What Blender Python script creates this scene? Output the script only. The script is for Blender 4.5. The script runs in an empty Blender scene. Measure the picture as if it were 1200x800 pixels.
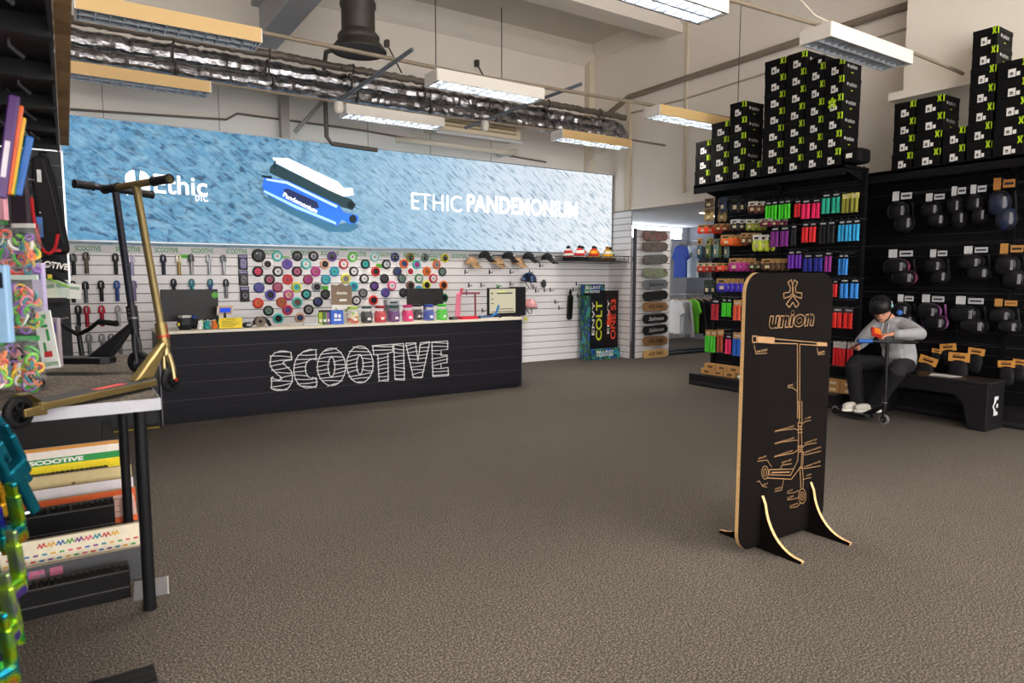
import bpy, math, random
from mathutils import Vector, Matrix, Euler
random.seed(7)
scene = bpy.context.scene
COL = scene.collection
PI = math.pi
# ------------------------------------------------------------------ camera
FPX, PITCH, YAW, EYE = 785.0, math.radians(5.45), math.radians(33.5), 1.5
_fw = Vector((math.sin(YAW)*math.cos(PITCH), math.cos(YAW)*math.cos(PITCH), -math.sin(PITCH)))
_rt = Vector((math.cos(YAW), -math.sin(YAW), 0))
_up = _rt.cross(_fw)
def W(px, py, x=None, y=None, z=None):
    """world point where the sight line through photo pixel (px,py) meets a wall / shelf / floor plane"""
    d = _fw + _rt*((px-600)/FPX) + _up*((400-py)/FPX)
    t = x/d.x if x is not None else y/d.y if y is not None else (z-EYE)/d.z
    return Vector((d.x*t, d.y*t, EYE+d.z*t))
cam = bpy.data.cameras.new('camera'); cam.sensor_width = 36; cam.lens = 36*FPX/1200
cam.sensor_fit = 'HORIZONTAL'; cam.clip_start = 0.05; cam.clip_end = 100
cam.dof.use_dof = True; cam.dof.focus_distance = 7.0; cam.dof.aperture_fstop = 3.2
camo = bpy.data.objects.new('camera', cam); COL.objects.link(camo)
camo.location = (0, 0, EYE); camo.rotation_euler = (PI/2-PITCH, 0, -YAW)
scene.camera = camo

# ------------------------------------------------------------------ materials
def lin(h):
    h = h.lstrip('#'); c = [int(h[i:i+2], 16)/255 for i in (0, 2, 4)]
    return [(v/12.92 if v <= .04045 else ((v+.055)/1.055)**2.4) for v in c]+[1]
_mc = {}
def mat(h, rough=.5, metal=0., var=.12, scale=30., bump=0., emit=None, trans=0., coat=0., alpha=1., ior=1.45, spec=None):
    """plain paint / plastic / metal with a faint procedural mottling"""
    k = (h, rough, metal, var, scale, bump, emit, trans, coat, alpha, spec)
    if k in _mc: return _mc[k]
    m = bpy.data.materials.new('paint_'+h.lstrip('#')); m.use_nodes = True
    nt = m.node_tree; N = nt.nodes; L = nt.links; b = N['Principled BSDF']
    c = lin(h)
    if max(c[:3]) < .03 and not metal: b.inputs['Specular IOR Level'].default_value = .28
    if spec is not None: b.inputs['Specular IOR Level'].default_value = spec
    b.inputs['Roughness'].default_value = rough; b.inputs['Metallic'].default_value = metal
    b.inputs['Transmission Weight'].default_value = trans; b.inputs['Coat Weight'].default_value = coat
    b.inputs['Alpha'].default_value = alpha; b.inputs['IOR'].default_value = ior
    if var > 0 or bump > 0:
        tc = N.new('ShaderNodeTexCoord'); nz = N.new('ShaderNodeTexNoise')
        nz.inputs['Scale'].default_value = scale; nz.inputs['Detail'].default_value = 3
        L.new(tc.outputs['Object'], nz.inputs['Vector'])
        mx = N.new('ShaderNodeMix'); mx.data_type = 'RGBA'
        mx.inputs[6].default_value = [v*(1-var) for v in c[:3]]+[1]
        mx.inputs[7].default_value = [min(1, v*(1+var)+.002*var) for v in c[:3]]+[1]
        L.new(nz.outputs['Fac'], mx.inputs[0]); L.new(mx.outputs[2], b.inputs['Base Color'])
        if bump > 0:
            bp = N.new('ShaderNodeBump'); bp.inputs['Strength'].default_value = bump; bp.inputs['Distance'].default_value = .01
            L.new(nz.outputs['Fac'], bp.inputs['Height']); L.new(bp.outputs['Normal'], b.inputs['Normal'])
    else: b.inputs['Base Color'].default_value = c
    if emit:
        b.inputs['Emission Color'].default_value = c; b.inputs['Emission Strength'].default_value = emit
    _mc[k] = m
    return m
def ramp_mat(name, stops, scale=(1, 1, 1), nscale=5., detail=4., rough=.6, tex='NOISE', metal=0., emit=0., rot=(0, 0, 0), distort=0., bump=0., interp='LINEAR', coat=0.):
    m = bpy.data.materials.new(name); m.use_nodes = True
    nt = m.node_tree; N = nt.nodes; L = nt.links; b = N['Principled BSDF']
    tc = N.new('ShaderNodeTexCoord'); mp = N.new('ShaderNodeMapping')
    mp.inputs['Scale'].default_value = scale; mp.inputs['Rotation'].default_value = rot
    L.new(tc.outputs['Object'], mp.inputs['Vector'])
    if tex == 'NOISE':
        t = N.new('ShaderNodeTexNoise'); t.inputs['Scale'].default_value = nscale; t.inputs['Detail'].default_value = detail
        t.inputs['Distortion'].default_value = distort; out = t.outputs['Fac']
    elif tex == 'VORONOI':
        t = N.new('ShaderNodeTexVoronoi'); t.inputs['Scale'].default_value = nscale; out = t.outputs['Color']
    else:
        t = N.new('ShaderNodeTexWave'); t.inputs['Scale'].default_value = nscale; t.inputs['Distortion'].default_value = distort
        t.inputs['Detail'].default_value = detail; out = t.outputs['Fac']
    L.new(mp.outputs[0], t.inputs['Vector'])
    r = N.new('ShaderNodeValToRGB'); r.color_ramp.interpolation = interp
    el = r.color_ramp.elements
    while len(el) < len(stops): el.new(.5)
    for e, (p, h) in zip(el, stops): e.position = p; e.color = lin(h)
    L.new(out, r.inputs[0]); L.new(r.outputs[0], b.inputs['Base Color'])
    b.inputs['Roughness'].default_value = rough; b.inputs['Metallic'].default_value = metal; b.inputs['Coat Weight'].default_value = coat
    if emit: L.new(r.outputs[0], b.inputs['Emission Color']); b.inputs['Emission Strength'].default_value = emit
    if bump:
        bp = N.new('ShaderNodeBump'); bp.inputs['Strength'].default_value = bump; bp.inputs['Distance'].default_value = .01
        L.new(out, bp.inputs['Height']); L.new(bp.outputs['Normal'], b.inputs['Normal'])
    return m
BLACK = mat('17161a', .55); SATIN = mat('141317', .35); MATTE = mat('121114', .8)
WHITE = mat('e8e6e4', .5); DKGREY = mat('3a3a3e', .55); GREY = mat('87878b', .5); STEEL = mat('b9bcc2', .3, 1.)
CHROME = mat('d8dae0', .15, 1.); CARD = mat('b98a52', .75, var=.1); CREAM = mat('e3d6bd', .6); RUBBER = mat('0f0f11', .7)

# ------------------------------------------------------------------ mesh builder
def frame_to(d):
    d = Vector(d).normalized(); a = Vector((0, 0, 1)) if abs(d.z) < .95 else Vector((1, 0, 0))
    u = a.cross(d).normalized(); return u, d.cross(u)
class MB:
    def __init__(s): s.v = []; s.f = []; s.m = []
    def add(s, vs, fs, mi=0, M=None):
        o = len(s.v)
        s.v += [tuple(M @ Vector(p)) if M is not None else tuple(p) for p in vs]
        s.f += [tuple(i+o for i in f) for f in fs]; s.m += [mi]*len(fs); return s
    def box(s, c, d, mi=0, M=None):
        x, y, z = c; a, b, h = d[0]/2, d[1]/2, d[2]/2
        vs = [(x+i*a, y+j*b, z+k*h) for k in (-1, 1) for j in (-1, 1) for i in (-1, 1)]
        return s.add(vs, [(0, 2, 3, 1), (4, 5, 7, 6), (0, 1, 5, 4), (2, 6, 7, 3), (0, 4, 6, 2), (1, 3, 7, 5)], mi, M)
    def bb(s, x0, x1, y0, y1, z0, z1, mi=0, M=None):
        return s.box(((x0+x1)/2, (y0+y1)/2, (z0+z1)/2), (abs(x1-x0), abs(y1-y0), abs(z1-z0)), mi, M)
    def tube(s, pts, r, n=8, mi=0, M=None, closed=False, caps=True, flat=1.):
        pts = [Vector(p) for p in pts]; k = len(pts); vs = []; fs = []; u = None
        for i, p in enumerate(pts):
            if closed: d = pts[(i+1) % k]-pts[i-1]
            else: d = pts[min(i+1, k-1)]-pts[max(i-1, 0)]
            if d.length < 1e-9: d = Vector((0, 0, 1))
            d.normalize()
            if u is None: u, w = frame_to(d)
            else:
                u = (u-d*u.dot(d)); u = u.normalized() if u.length > 1e-6 else frame_to(d)[0]; w = d.cross(u)
            rr = r[i] if isinstance(r, (list, tuple)) else r
            vs += [p+u*(math.cos(2*PI*j/n)*rr)+w*(math.sin(2*PI*j/n)*rr*flat) for j in range(n)]
        for i in range(k if closed else k-1):
            a = i*n; b = ((i+1) % k)*n
            fs += [(a+j, a+(j+1) % n, b+(j+1) % n, b+j) for j in range(n)]
        if caps and not closed: fs += [tuple(range(n-1, -1, -1)), tuple(range((k-1)*n, k*n))]
        return s.add(vs, fs, mi, M)
    def lathe(s, prof, n=20, mi=0, M=None, caps=True):
        vs = []; fs = []; k = len(prof)
        for r, z in prof: vs += [(r*math.cos(2*PI*j/n), r*math.sin(2*PI*j/n), z) for j in range(n)]
        for i in range(k-1): fs += [(i*n+j, i*n+(j+1) % n, (i+1)*n+(j+1) % n, (i+1)*n+j) for j in range(n)]
        if caps: fs += [tuple(range(n-1, -1, -1)), tuple(range((k-1)*n, k*n))]
        return s.add(vs, fs, mi, M)
    def prism(s, poly, z0, z1, mi=0, M=None):
        n = len(poly)
        if sum(poly[i][0]*poly[(i+1) % n][1]-poly[(i+1) % n][0]*poly[i][1] for i in range(n)) < 0: poly = poly[::-1]
        vs = [(x, y, z0) for x, y in poly]+[(x, y, z1) for x, y in poly]
        return s.add(vs, [tuple(range(n-1, -1, -1)), tuple(range(n, 2*n))]+[(i, (i+1) % n, n+(i+1) % n, n+i) for i in range(n)], mi, M)
    def ell(s, c, r, nu=14, nv=9, mi=0, M=None, v0=0., v1=1., p=1.):
        vs = []; fs = []
        sg = lambda a: math.copysign(abs(a)**p, a)
        for i in range(nv+1):
            t = PI*(v0+(v1-v0)*i/nv)
            for j in range(nu):
                q = 2*PI*j/nu
                vs.append((c[0]+r[0]*sg(math.sin(t))*sg(math.cos(q)), c[1]+r[1]*sg(math.sin(t))*sg(math.sin(q)), c[2]+r[2]*sg(math.cos(t))))
        for i in range(nv): fs += [(i*nu+j, (i+1)*nu+j, (i+1)*nu+(j+1) % nu, i*nu+(j+1) % nu) for j in range(nu)]
        if v1 < 1: fs.append(tuple(nv*nu+j for j in range(nu-1, -1, -1))[::-1])
        return s.add(vs, fs, mi, M)
    def torus(s, c, R, r, n=20, k=8, mi=0, M=None, axis='Z'):
        f = {'Z': lambda a, b: (a, b, 0), 'Y': lambda a, b: (a, 0, b), 'X': lambda a, b: (0, a, b)}[axis]
        return s.tube([Vector(c)+Vector(f(R*math.cos(2*PI*i/n), R*math.sin(2*PI*i/n))) for i in range(n)], r, k, mi, M, closed=True)
    def strip(s, pts, w, h=.001, mi=0, M=None, closed=False):
        """flat ribbon of width w along a 2-D polyline in XY, standing h proud"""
        pts = [Vector((p[0], p[1])) for p in pts]; k = len(pts); 
        for i in range(k if closed else k-1):
            a, b = pts[i], pts[(i+1) % k]; d = b-a
            if d.length < 1e-7: continue
            d.normalize(); nn = Vector((-d.y, d.x))*(w/2); a = a-d*w*.3; b = b+d*w*.3
            s.prism([tuple(a-nn), tuple(b-nn), tuple(b+nn), tuple(a+nn)], 0, h, mi, M)
        return s
    def build(s, name, mats, parent=None, smooth=None, bevel=0., loc=None, seg=2):
        me = bpy.data.meshes.new(name); me.from_pydata(s.v, [], s.f)
        if not isinstance(mats, (list, tuple)): mats = [mats]
        for m in mats: me.materials.append(m)
        me.polygons.foreach_set('material_index', s.m); me.update()
        if smooth:
            me.shade_smooth(); me.set_sharp_from_angle(angle=math.radians(smooth))
        o = bpy.data.objects.new(name, me); COL.objects.link(o)
        if parent is not None: o.parent = parent
        if loc is not None: o.location = loc
        if bevel:
            bv = o.modifiers.new('edge', 'BEVEL'); bv.width = bevel; bv.segments = seg; bv.limit_method = 'ANGLE'; bv.angle_limit = math.radians(40)
        return o
def T(x=0, y=0, z=0, rx=0, ry=0, rz=0, s=1.):
    m = Matrix.Translation((x, y, z)) @ Euler((rx, ry, rz)).to_matrix().to_4x4()
    return m @ (Matrix.Diagonal((s[0], s[1], s[2], 1)) if isinstance(s, (tuple, list)) else Matrix.Scale(s, 4))
def align(a, b):
    """matrix taking local Z segment 0..1 direction onto a->b, origin at a"""
    d = (Vector(b)-Vector(a)); u, w = frame_to(d); d.normalize()
    return Matrix(((u.x, w.x, d.x, a[0]), (u.y, w.y, d.y, a[1]), (u.z, w.z, d.z, a[2]), (0, 0, 0, 1)))
def rr(w, h, r, n=5, cx=0, cy=0):
    """rounded rectangle outline"""
    out = []
    for sx, sy, a0 in ((1, 1, 0), (-1, 1, PI/2), (-1, -1, PI), (1, -1, 1.5*PI)):
        for i in range(n+1):
            a = a0+PI/2*i/n
            out.append((cx+sx*(w/2-r)+r*math.cos(a), cy+sy*(h/2-r)+r*math.sin(a)))
    return out
def smooth_pts(pts, n=5):
    """Catmull-Rom through the points"""
    P = [Vector(p) for p in pts]; P = [P[0]*2-P[1]]+P+[P[-1]*2-P[-2]]; out = []
    for i in range(1, len(P)-2):
        for k in range(n):
            t = k/n; a, b, c, d = P[i-1:i+3]
            out.append(.5*((2*b)+(c-a)*t+(2*a-5*b+4*c-d)*t*t+(3*b-a-3*c+d)*t**3))
    return out+[P[-2]]
def circ(r, n=20, cx=0, cy=0, a0=0, a1=2*PI, end=False):
    return [(cx+r*math.cos(a0+(a1-a0)*i/n), cy+r*math.sin(a0+(a1-a0)*i/n)) for i in range(n+(1 if end else 0))]
_tx = {}
def text(s, size=1., bold=0., sx=1., align_x='CENTER', shear=0., space=1.):
    """flat lettering: (verts, faces) in XY, centred"""
    k = (s, bold, align_x, shear, space)
    if k not in _tx:
        c = bpy.data.curves.new('lettering', 'FONT'); c.body = s; c.size = 1; c.align_x = align_x; c.align_y = 'CENTER'
        c.offset = bold; c.shear = shear; c.space_character = space; c.resolution_u = 7; c.fill_mode = 'FRONT'
        o = bpy.data.objects.new('lettering', c); COL.objects.link(o)
        dg = bpy.context.evaluated_depsgraph_get(); me = bpy.data.meshes.new_from_object(o.evaluated_get(dg))
        _tx[k] = ([tuple(v.co) for v in me.vertices], [tuple(p.vertices) for p in me.polygons])
        bpy.data.objects.remove(o); bpy.data.curves.remove(c); bpy.data.meshes.remove(me)
    vs, fs = _tx[k]
    return [(x*size*sx, y*size, 0) for x, y, z in vs], fs
def text_fit(s, w, h, **kw):
    vs, fs = text(s, 1., **kw)
    x0, x1 = min(v[0] for v in vs), max(v[0] for v in vs); y0, y1 = min(v[1] for v in vs), max(v[1] for v in vs)
    return [((x-(x0+x1)/2)*w/(x1-x0), (y-(y0+y1)/2)*h/(y1-y0), 0) for x, y, _ in vs], fs
def loops(vs, fs):
    """outline loops of a flat lettering mesh"""
    key = {}; idx = []; pts = []
    for v in vs:
        q = (round(v[0], 6), round(v[1], 6))
        if q not in key: key[q] = len(pts); pts.append(q)
        idx.append(key[q])
    cnt = {}
    for f in fs:
        n = len(f)
        for i in range(n):
            a, b = idx[f[i]], idx[f[(i+1) % n]]
            if a == b: continue
            if (b, a) in cnt: del cnt[(b, a)]
            else: cnt[(a, b)] = 1
    nx = {}
    for a, b in cnt: nx.setdefault(a, []).append(b)
    out = []
    while nx:
        a = next(iter(nx)); lp = []; cur = a
        while cur in nx:
            lp.append(pts[cur]); l = nx[cur]; b = l.pop()
            if not l: del nx[cur]
            cur = b
            if cur == a: break
        if len(lp) > 2: out.append(lp)
    return out
YFACE = T(rx=PI/2)                                        # XY artwork onto a wall facing -Y
XFACE = Matrix(((0, 0, -1, 0), (-1, 0, 0, 0), (0, 1, 0, 0), (0, 0, 0, 1)))   # XY artwork onto a wall facing -X
def TM(v): return Matrix.Translation(Vector(v))

# ------------------------------------------------------------------ things
LABELS = {}
def tag(o, label, cat, group=None, kind=None):
    o['label'] = label; o['category'] = cat
    if group: o['group'] = group
    if kind: o['kind'] = kind
    n = len(label.split())
    if n < 4 or n > 16: print('LABEL LEN', n, label)
    if label in LABELS: print('DUP LABEL', label)
    LABELS[label] = 1
    return o
def E(name, loc, label, cat, rz=0., group=None, rot=None, untagged=False):
    o = bpy.data.objects.new(name, None); COL.objects.link(o); o.empty_display_size = .05
    o.location = loc; o.rotation_euler = rot if rot else (0, 0, rz)
    if not untagged: tag(o, label, cat, group)
    return o
def struct(o): o['kind'] = 'structure'; return o
_kids = {}
def kids(o):
    return [c for c in COL.objects if c.parent == o]
def tree_of(root):
    by = {}
    for c in COL.objects:
        if c.parent is not None: by.setdefault(c.parent.name, []).append(c)
    def go(o): return (o, [go(c) for c in by.get(o.name, [])])
    return go(root)
def dup(tree, loc, label, cat, group=None, rot=None, rz=None, recolor=None, scale=None):
    """copy a thing with copies of its parts; recolor = {part name: material}"""
    def cp(t, par):
        c = t[0].copy(); COL.objects.link(c)
        if par is not None: c.parent = par
        base = t[0].name.split('.')[0]
        if recolor and base in recolor and c.type == 'MESH':
            for k, m in enumerate(recolor[base] if isinstance(recolor[base], (list, tuple)) else [recolor[base]]):
                if m is not None: c.material_slots[k].link = 'OBJECT'; c.material_slots[k].material = m
        for ch in t[1]: cp(ch, c)
        return c
    r = cp(tree, None); r.location = loc
    if rz is not None: r.rotation_euler = (0, 0, rz)
    if rot is not None: r.rotation_euler = rot
    if scale is not None: r.scale = scale
    if 'group' in r.keys() and not group: del r['group']
    return tag(r, label, cat, group)
_protos = {}
def recolour(root, rc):
    for c in kids(root):
        b = c.name.split('.')[0]
        if b in rc:
            for k, m in enumerate(rc[b] if isinstance(rc[b], (list, tuple)) else [rc[b]]):
                if m is not None: c.material_slots[k].link = 'OBJECT'; c.material_slots[k].material = m
def make(kind, builder, loc, label, cat, group=None, rot=None, recolor=None, scale=None):
    """first call builds the thing, every later one copies it"""
    if kind not in _protos:
        r = E(kind.split('|')[0], loc, label, cat, group=group, rot=rot); builder(r); _protos[kind] = tree_of(r)
        if recolor: recolour(r, recolor)
        if scale is not None: r.scale = scale
        return r
    t = _protos[kind]
    r = dup(t, loc, label, cat, group, rot=rot if rot else (0, 0, 0), recolor=recolor, scale=scale)
    return r
ORD = ['zeroth', 'first', 'second', 'third', 'fourth', 'fifth', 'sixth', 'seventh', 'eighth', 'ninth', 'tenth', 'eleventh', 'twelfth', 'thirteenth', 'fourteenth', 'fifteenth', 'sixteenth', 'seventeenth', 'eighteenth']
# ================================================================== the room
CEIL = 5.85; XR = 8.65; YBACK = 10.35; YS = 9.70
carpet = bpy.data.materials.new('carpet_loop'); carpet.use_nodes = True
def _carpet(m):
    N = m.node_tree.nodes; L = m.node_tree.links; b = N['Principled BSDF']
    tc = N.new('ShaderNodeTexCoord')
    n1 = N.new('ShaderNodeTexNoise'); n1.inputs['Scale'].default_value = 120; n1.inputs['Detail'].default_value = 5; n1.inputs['Roughness'].default_value = .85
    n2 = N.new('ShaderNodeTexNoise'); n2.inputs['Scale'].default_value = 2.2; n2.inputs['Detail'].default_value = 3
    L.new(tc.outputs['Object'], n1.inputs['Vector']); L.new(tc.outputs['Object'], n2.inputs['Vector'])
    r = N.new('ShaderNodeValToRGB'); el = r.color_ramp.elements
    el[0].position = .41; el[0].color = lin('0b0a09'); el[1].position = .61; el[1].color = lin('978a7d')
    e = el.new(.51); e.color = lin('35302b')
    L.new(n1.outputs['Fac'], r.inputs[0])
    mx = N.new('ShaderNodeMix'); mx.data_type = 'RGBA'; mx.blend_type = 'MULTIPLY'; mx.inputs[0].default_value = 1
    r2 = N.new('ShaderNodeValToRGB'); r2.color_ramp.elements[0].color = (.8, .8, .8, 1); r2.color_ramp.elements[1].color = (1, .99, .97, 1)
    L.new(n2.outputs['Fac'], r2.inputs[0]); L.new(r.outputs[0], mx.inputs[6]); L.new(r2.outputs[0], mx.inputs[7])
    L.new(mx.outputs[2], b.inputs['Base Color']); b.inputs['Roughness'].default_value = .95
    bp = N.new('ShaderNodeBump'); bp.inputs['Strength'].default_value = .35; bp.inputs['Distance'].default_value = .005
    L.new(n1.outputs['Fac'], bp.inputs['Height']); L.new(bp.outputs['Normal'], b.inputs['Normal'])
_carpet(carpet)
plaster = mat('e3dad0', .85, var=.05, scale=1.5, bump=.05)
plaster_r = mat('ede4da', .85, var=.05, scale=1.3, bump=.05)
beamgrey = mat('b0b2b8', .7, var=.06, scale=2)
sidegrey = mat('c9ccd2', .8, var=.04, scale=2)
struct(MB().bb(-3, 15, -4, 14, -.1, 0).build('floor', carpet))
struct(MB().bb(-3, 15, -4, 14, CEIL, CEIL+.1).build('ceiling', mat('cdc4ba', .9, var=.05, scale=1.5)))
struct(MB().bb(-3, XR+.1, YBACK, YBACK+.12, 0, CEIL).build('wall_back', plaster))
struct(MB().bb(-3.1, -3, -4, YBACK, 0, CEIL).build('wall_left', plaster))
w = MB(); w.bb(XR, XR+.12, 7.1, YBACK, 2.73, CEIL); w.bb(XR, XR+.12, -4, 7.1, 0, CEIL); w.bb(XR, XR+.12, YS, YBACK, 0, 2.73)
struct(w.build('wall_right', plaster_r))
# unseen shopfront added behind the camera, glazed tall so daylight reaches the upper walls
w = MB(); w.bb(-3, XR, -4.1, -4, 0, .5); w.bb(-3, XR, -4.1, -4, 5.4, CEIL); w.bb(-3, XR, -4.1, -4, 3.0, 3.15)
for x in (-3, .8, 4.7, XR-.2): w.bb(x, x+.2, -4.1, -4, .5, 5.4)
struct(w.build('wall_front', plaster))
# pier with ledge high on the wall, cornices and beams
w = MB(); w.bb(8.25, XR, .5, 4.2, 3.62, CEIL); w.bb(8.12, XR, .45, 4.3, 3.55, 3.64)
struct(w.build('trim_1', mat('faf2e7', .8, var=.03, scale=2)))  # pier colour lightened to stand for the light close to it
w = MB(); w.prism([(0, 0), (0, .3), (-.3, .3), (-.22, .17), (-.12, .05), (-.03, 0)], -3, XR, M=Matrix(((0, 0, 1, 0), (1, 0, 0, YBACK), (0, 1, 0, 5.55), (0, 0, 0, 1))))
struct(w.build('trim_2', plaster))
w = MB(); w.prism([(0, 0), (0, .22), (-.2, .22), (-.12, .08), (-.03, 0)], 2, YBACK-.3, M=Matrix(((1, 0, 0, XR), (0, 0, 1, 0), (0, 1, 0, 5.63), (0, 0, 0, 1))))
struct(w.build('trim_3', plaster))
w = MB(); w.bb(-3, XR, 7.98, 8.36, 5.5, CEIL); struct(w.build('trim_4', plaster))
w = MB(); w.bb(2.39, 2.72, 4.5, YBACK, 4.80, 4.86); w.bb(2.5, 2.61, 4.5, YBACK, 4.86, CEIL); w.bb(2.39, 2.72, 4.5, YBACK, 5.35, 5.42)
struct(w.build('trim_5', beamgrey))
# vertical pilaster strips on the walls
w = MB(); w.bb(XR-.05, XR, 9.15, 9.27, 2.73, 4.7); w.bb(XR-.03, XR, 7.85, 7.9, 2.9, CEIL); w.bb(XR-.12, XR, 10.2, YBACK, 3.3, 5.6)
struct(w.build('trim_6', mat('d9ccb6', .8, var=.04, scale=3)))
w = MB()
for x in (.5, 1.9, 4.1, 5.2, 6.4): w.bb(x, x+.012, YBACK-.006, YBACK, 1.5, 4.6)
struct(w.build('trim_7', mat('a59d95', .8)))

# slatted panelling
slat_w = mat('efedf0', .45, var=.03, scale=4); slat_gap = mat('4c4c52', .7)
def slats(mb, x0, x1, z0, z1, pitch=.118, M=None):
    mb.bb(x0, x1, .006, .02, z0, z1, 1, M)
    z = z0
    while z < z1-.01:
        mb.bb(x0, x1, 0, .012, z+.005, min(z+pitch-.005, z1), 0, M); z += pitch
    return mb
w = MB(); slats(w, 0, XR-.01, 0, 1.80, M=T(y=YS))
w.bb(0, XR-.01, YS+.02, YBACK-.002, 0, 1.78, 0)
struct(w.build('wall_slatted_back', [slat_w, slat_gap]))
w = MB(); slats(w, 0, .60, 0, 2.7, M=T(XR-.02, YS, 0, rz=-PI/2))
struct(w.build('wall_slatted_return', [slat_w, slat_gap]))
struct(MB().bb(0, XR-.01, YS-.012, YS+.05, 1.80, 1.90).build('trim_8', mat('cfcdd2', .5, var=.03)))

# side room beyond the opening
w = MB(); w.bb(XR+.12, 15, 7.0, 14, 2.73, 2.8); struct(w.build('ceiling_side_room', mat('dfe1e6', .8, var=.03)))
w = MB(); yb = 11.6
w.bb(XR+.12, 15, yb, yb+.1, 0, 2.42)
w.bb(XR+.12, 9.7, yb, yb+.1, 2.42, 2.73); w.bb(12.7, 15, yb, yb+.1, 2.42, 2.73); w.bb(9.7, 12.7, yb, yb+.1, 2.70, 2.73)
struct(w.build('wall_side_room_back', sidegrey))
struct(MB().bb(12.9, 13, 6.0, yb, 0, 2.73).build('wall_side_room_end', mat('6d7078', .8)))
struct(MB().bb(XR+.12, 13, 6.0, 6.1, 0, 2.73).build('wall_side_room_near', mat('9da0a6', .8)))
win = struct(E('window_1', (9.7, yb, 2.42), '', '', untagged=True))
fr = MB(); fr.bb(0, 3, -.02, .1, 0, .02)
for i in range(11): fr.bb(i*.3-.008, i*.3+.008, .0, .05, 0, .28)
fr.bb(0, 3, 0, .05, .13, .145); fr.build('window_frame', WHITE, win)
gl = MB(); gl.bb(0, 3, .03, .035, .02, .28)
gl.build('pane', mat('eef6ff', .1, var=0, emit=12.), win)
def spot(root):
    MB().lathe([(0, 0), (.05, 0), (.06, -.07), (.05, -.075), (.045, -.06), (0, -.06)], 16).build('lamp_can', WHITE, root, smooth=40); MB().lathe([(0, -.062), (.044, -.062)], 14, caps=False).build('lamp_lens', mat('fff4e2', .4, var=0, emit=260.), root)
for i, (x, y, w_) in enumerate(((9.6, 8.3, 'over the skateboard decks'), (10.3, 8.6, 'before the clothes rails'), (11.6, 9.0, 'beyond the clothes rails'))): make('spotlight', spot, (x, y, 2.729), 'small ceiling spotlight in the side room, %s' % w_, 'spotlight', group='side room spotlights')
# freestanding slatted partition for the skateboard decks
w = MB(); slats(w, 8.72, 9.62, 0, 2.38, M=T(y=9.06)); w.bb(8.72, 9.62, 9.08, 9.12, 0, 2.38, 0); w.bb(8.705, 8.725, 9.05, 9.12, 0, 2.4, 1)
struct(w.build('wall_slatted_partition', [slat_w, slat_gap]))

# ================================================================== ceiling services
fix_white = mat('e9e3dc', .5, var=.03, scale=3)
fix_lens = mat('6f767f', .3, .6, var=.02); tube_m = mat('fff6ea', .4, var=0, emit=260.); tube_fill = mat('fff4e6', .4, var=0, emit=480.); tube_off = mat('c9ccd2', .4, var=0)
off_lens = mat('b9c0ca', .4, .2, var=.02); dark_clip = mat('6a5f54', .5)
def fixture(root):
    L_, W_, H_ = 1.4, .30, .125
    h = MB(); h.bb(-L_/2, L_/2, -W_/2, W_/2, H_-.006, H_)
    for s in (-1, 1): h.bb(-L_/2, L_/2, s*W_/2-.004, s*W_/2+.004, 0, H_, 1)
    for s in (-1, 1): h.bb(s*L_/2-.01, s*L_/2+.01, -W_/2, W_/2, 0, H_)
    h.build('housing', [fix_white, fix_white], root)
    lv = MB()
    for k in range(14):
        x = -L_/2+.03+k*(L_-.06)/13; lv.bb(x-.005, x+.005, -W_/2+.005, W_/2-.005, .003, .062)
    for y in (-W_/2+.012, 0, W_/2-.012): lv.bb(-L_/2+.01, L_/2-.01, y-.009, y+.009, .001, .07)
    lv.build('louvre', fix_lens, root)
    for x in (-.45, .45): c = MB(); c.bb(x-.015, x+.015, -.03, .03, H_, H_+.012); c.build('hanging_clip', dark_clip, root)
    for y in (-.075, .075):
        t = MB(); t.tube([(-L_/2+.04, y, .1), (L_/2-.04, y, .1)], .013, 8); t.build('fluorescent_tube', tube_m, root, smooth=50)
ZF = 3.6
fixlist = [
 (.87, 6.60, 'louvred strip light close to the black shelf canopy, at the end of the middle row'),
 (4.12, 6.75, 'louvred strip light on the middle row hanging in front of the vent hood'),
 (7.20, 6.50, 'small looking louvred strip light on the middle row, beside the tall box stacks'),
 (3.82, 3.85, 'brightest louvred strip light cut by the top edge of the photo'),
 (6.38, 3.68, 'louvred strip light hanging in front of the cream pier above the stacked boxes'),
 (.78, 8.62, 'lower louvred strip light beside the canopy, under the foil ducts'),
 (3.82, 8.70, 'louvred strip light below the foil ducts, beside the air conditioner'),
 (7.05, 8.35, 'louvred strip light below the end of the foil duct'),
]
tan = mat('e0bd84', .5, var=.05, scale=3)
for i, (x, y, lb) in enumerate(fixlist):
    rc = {'housing': [fix_white, tan if i in (0, 2, 5, 7) else fix_white], 'fluorescent_tube': tube_off if i in (0, 4, 5) else tube_m, 'louvre': off_lens if i in (0, 4, 5) else fix_lens}
    make('strip_light', fixture, (x, y, ZF), lb, 'ceiling light', group='fluorescent strip lights', recolor=rc)
for i, (x, y) in enumerate(((.9, .6), (3.9, .6), (7.0, .6), (.9, -2.2), (3.9, -2.2), (7.0, -2.2), (.9, 3.8))):  # unseen fixtures with brighter tubes, added to even out the floor light
    make('strip_light', fixture, (x, y, ZF), 'added louvred strip light over the shop floor, number %s of those outside the photo' % ORD[i+1], 'ceiling light', group='fluorescent strip lights', recolor={'housing': [fix_white, fix_white], 'fluorescent_tube': tube_fill, 'louvre': fix_lens})
pipe_m = mat('8d7f6e', .6, var=.15, scale=12); dark_pipe = mat('4a4440', .5)
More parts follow.
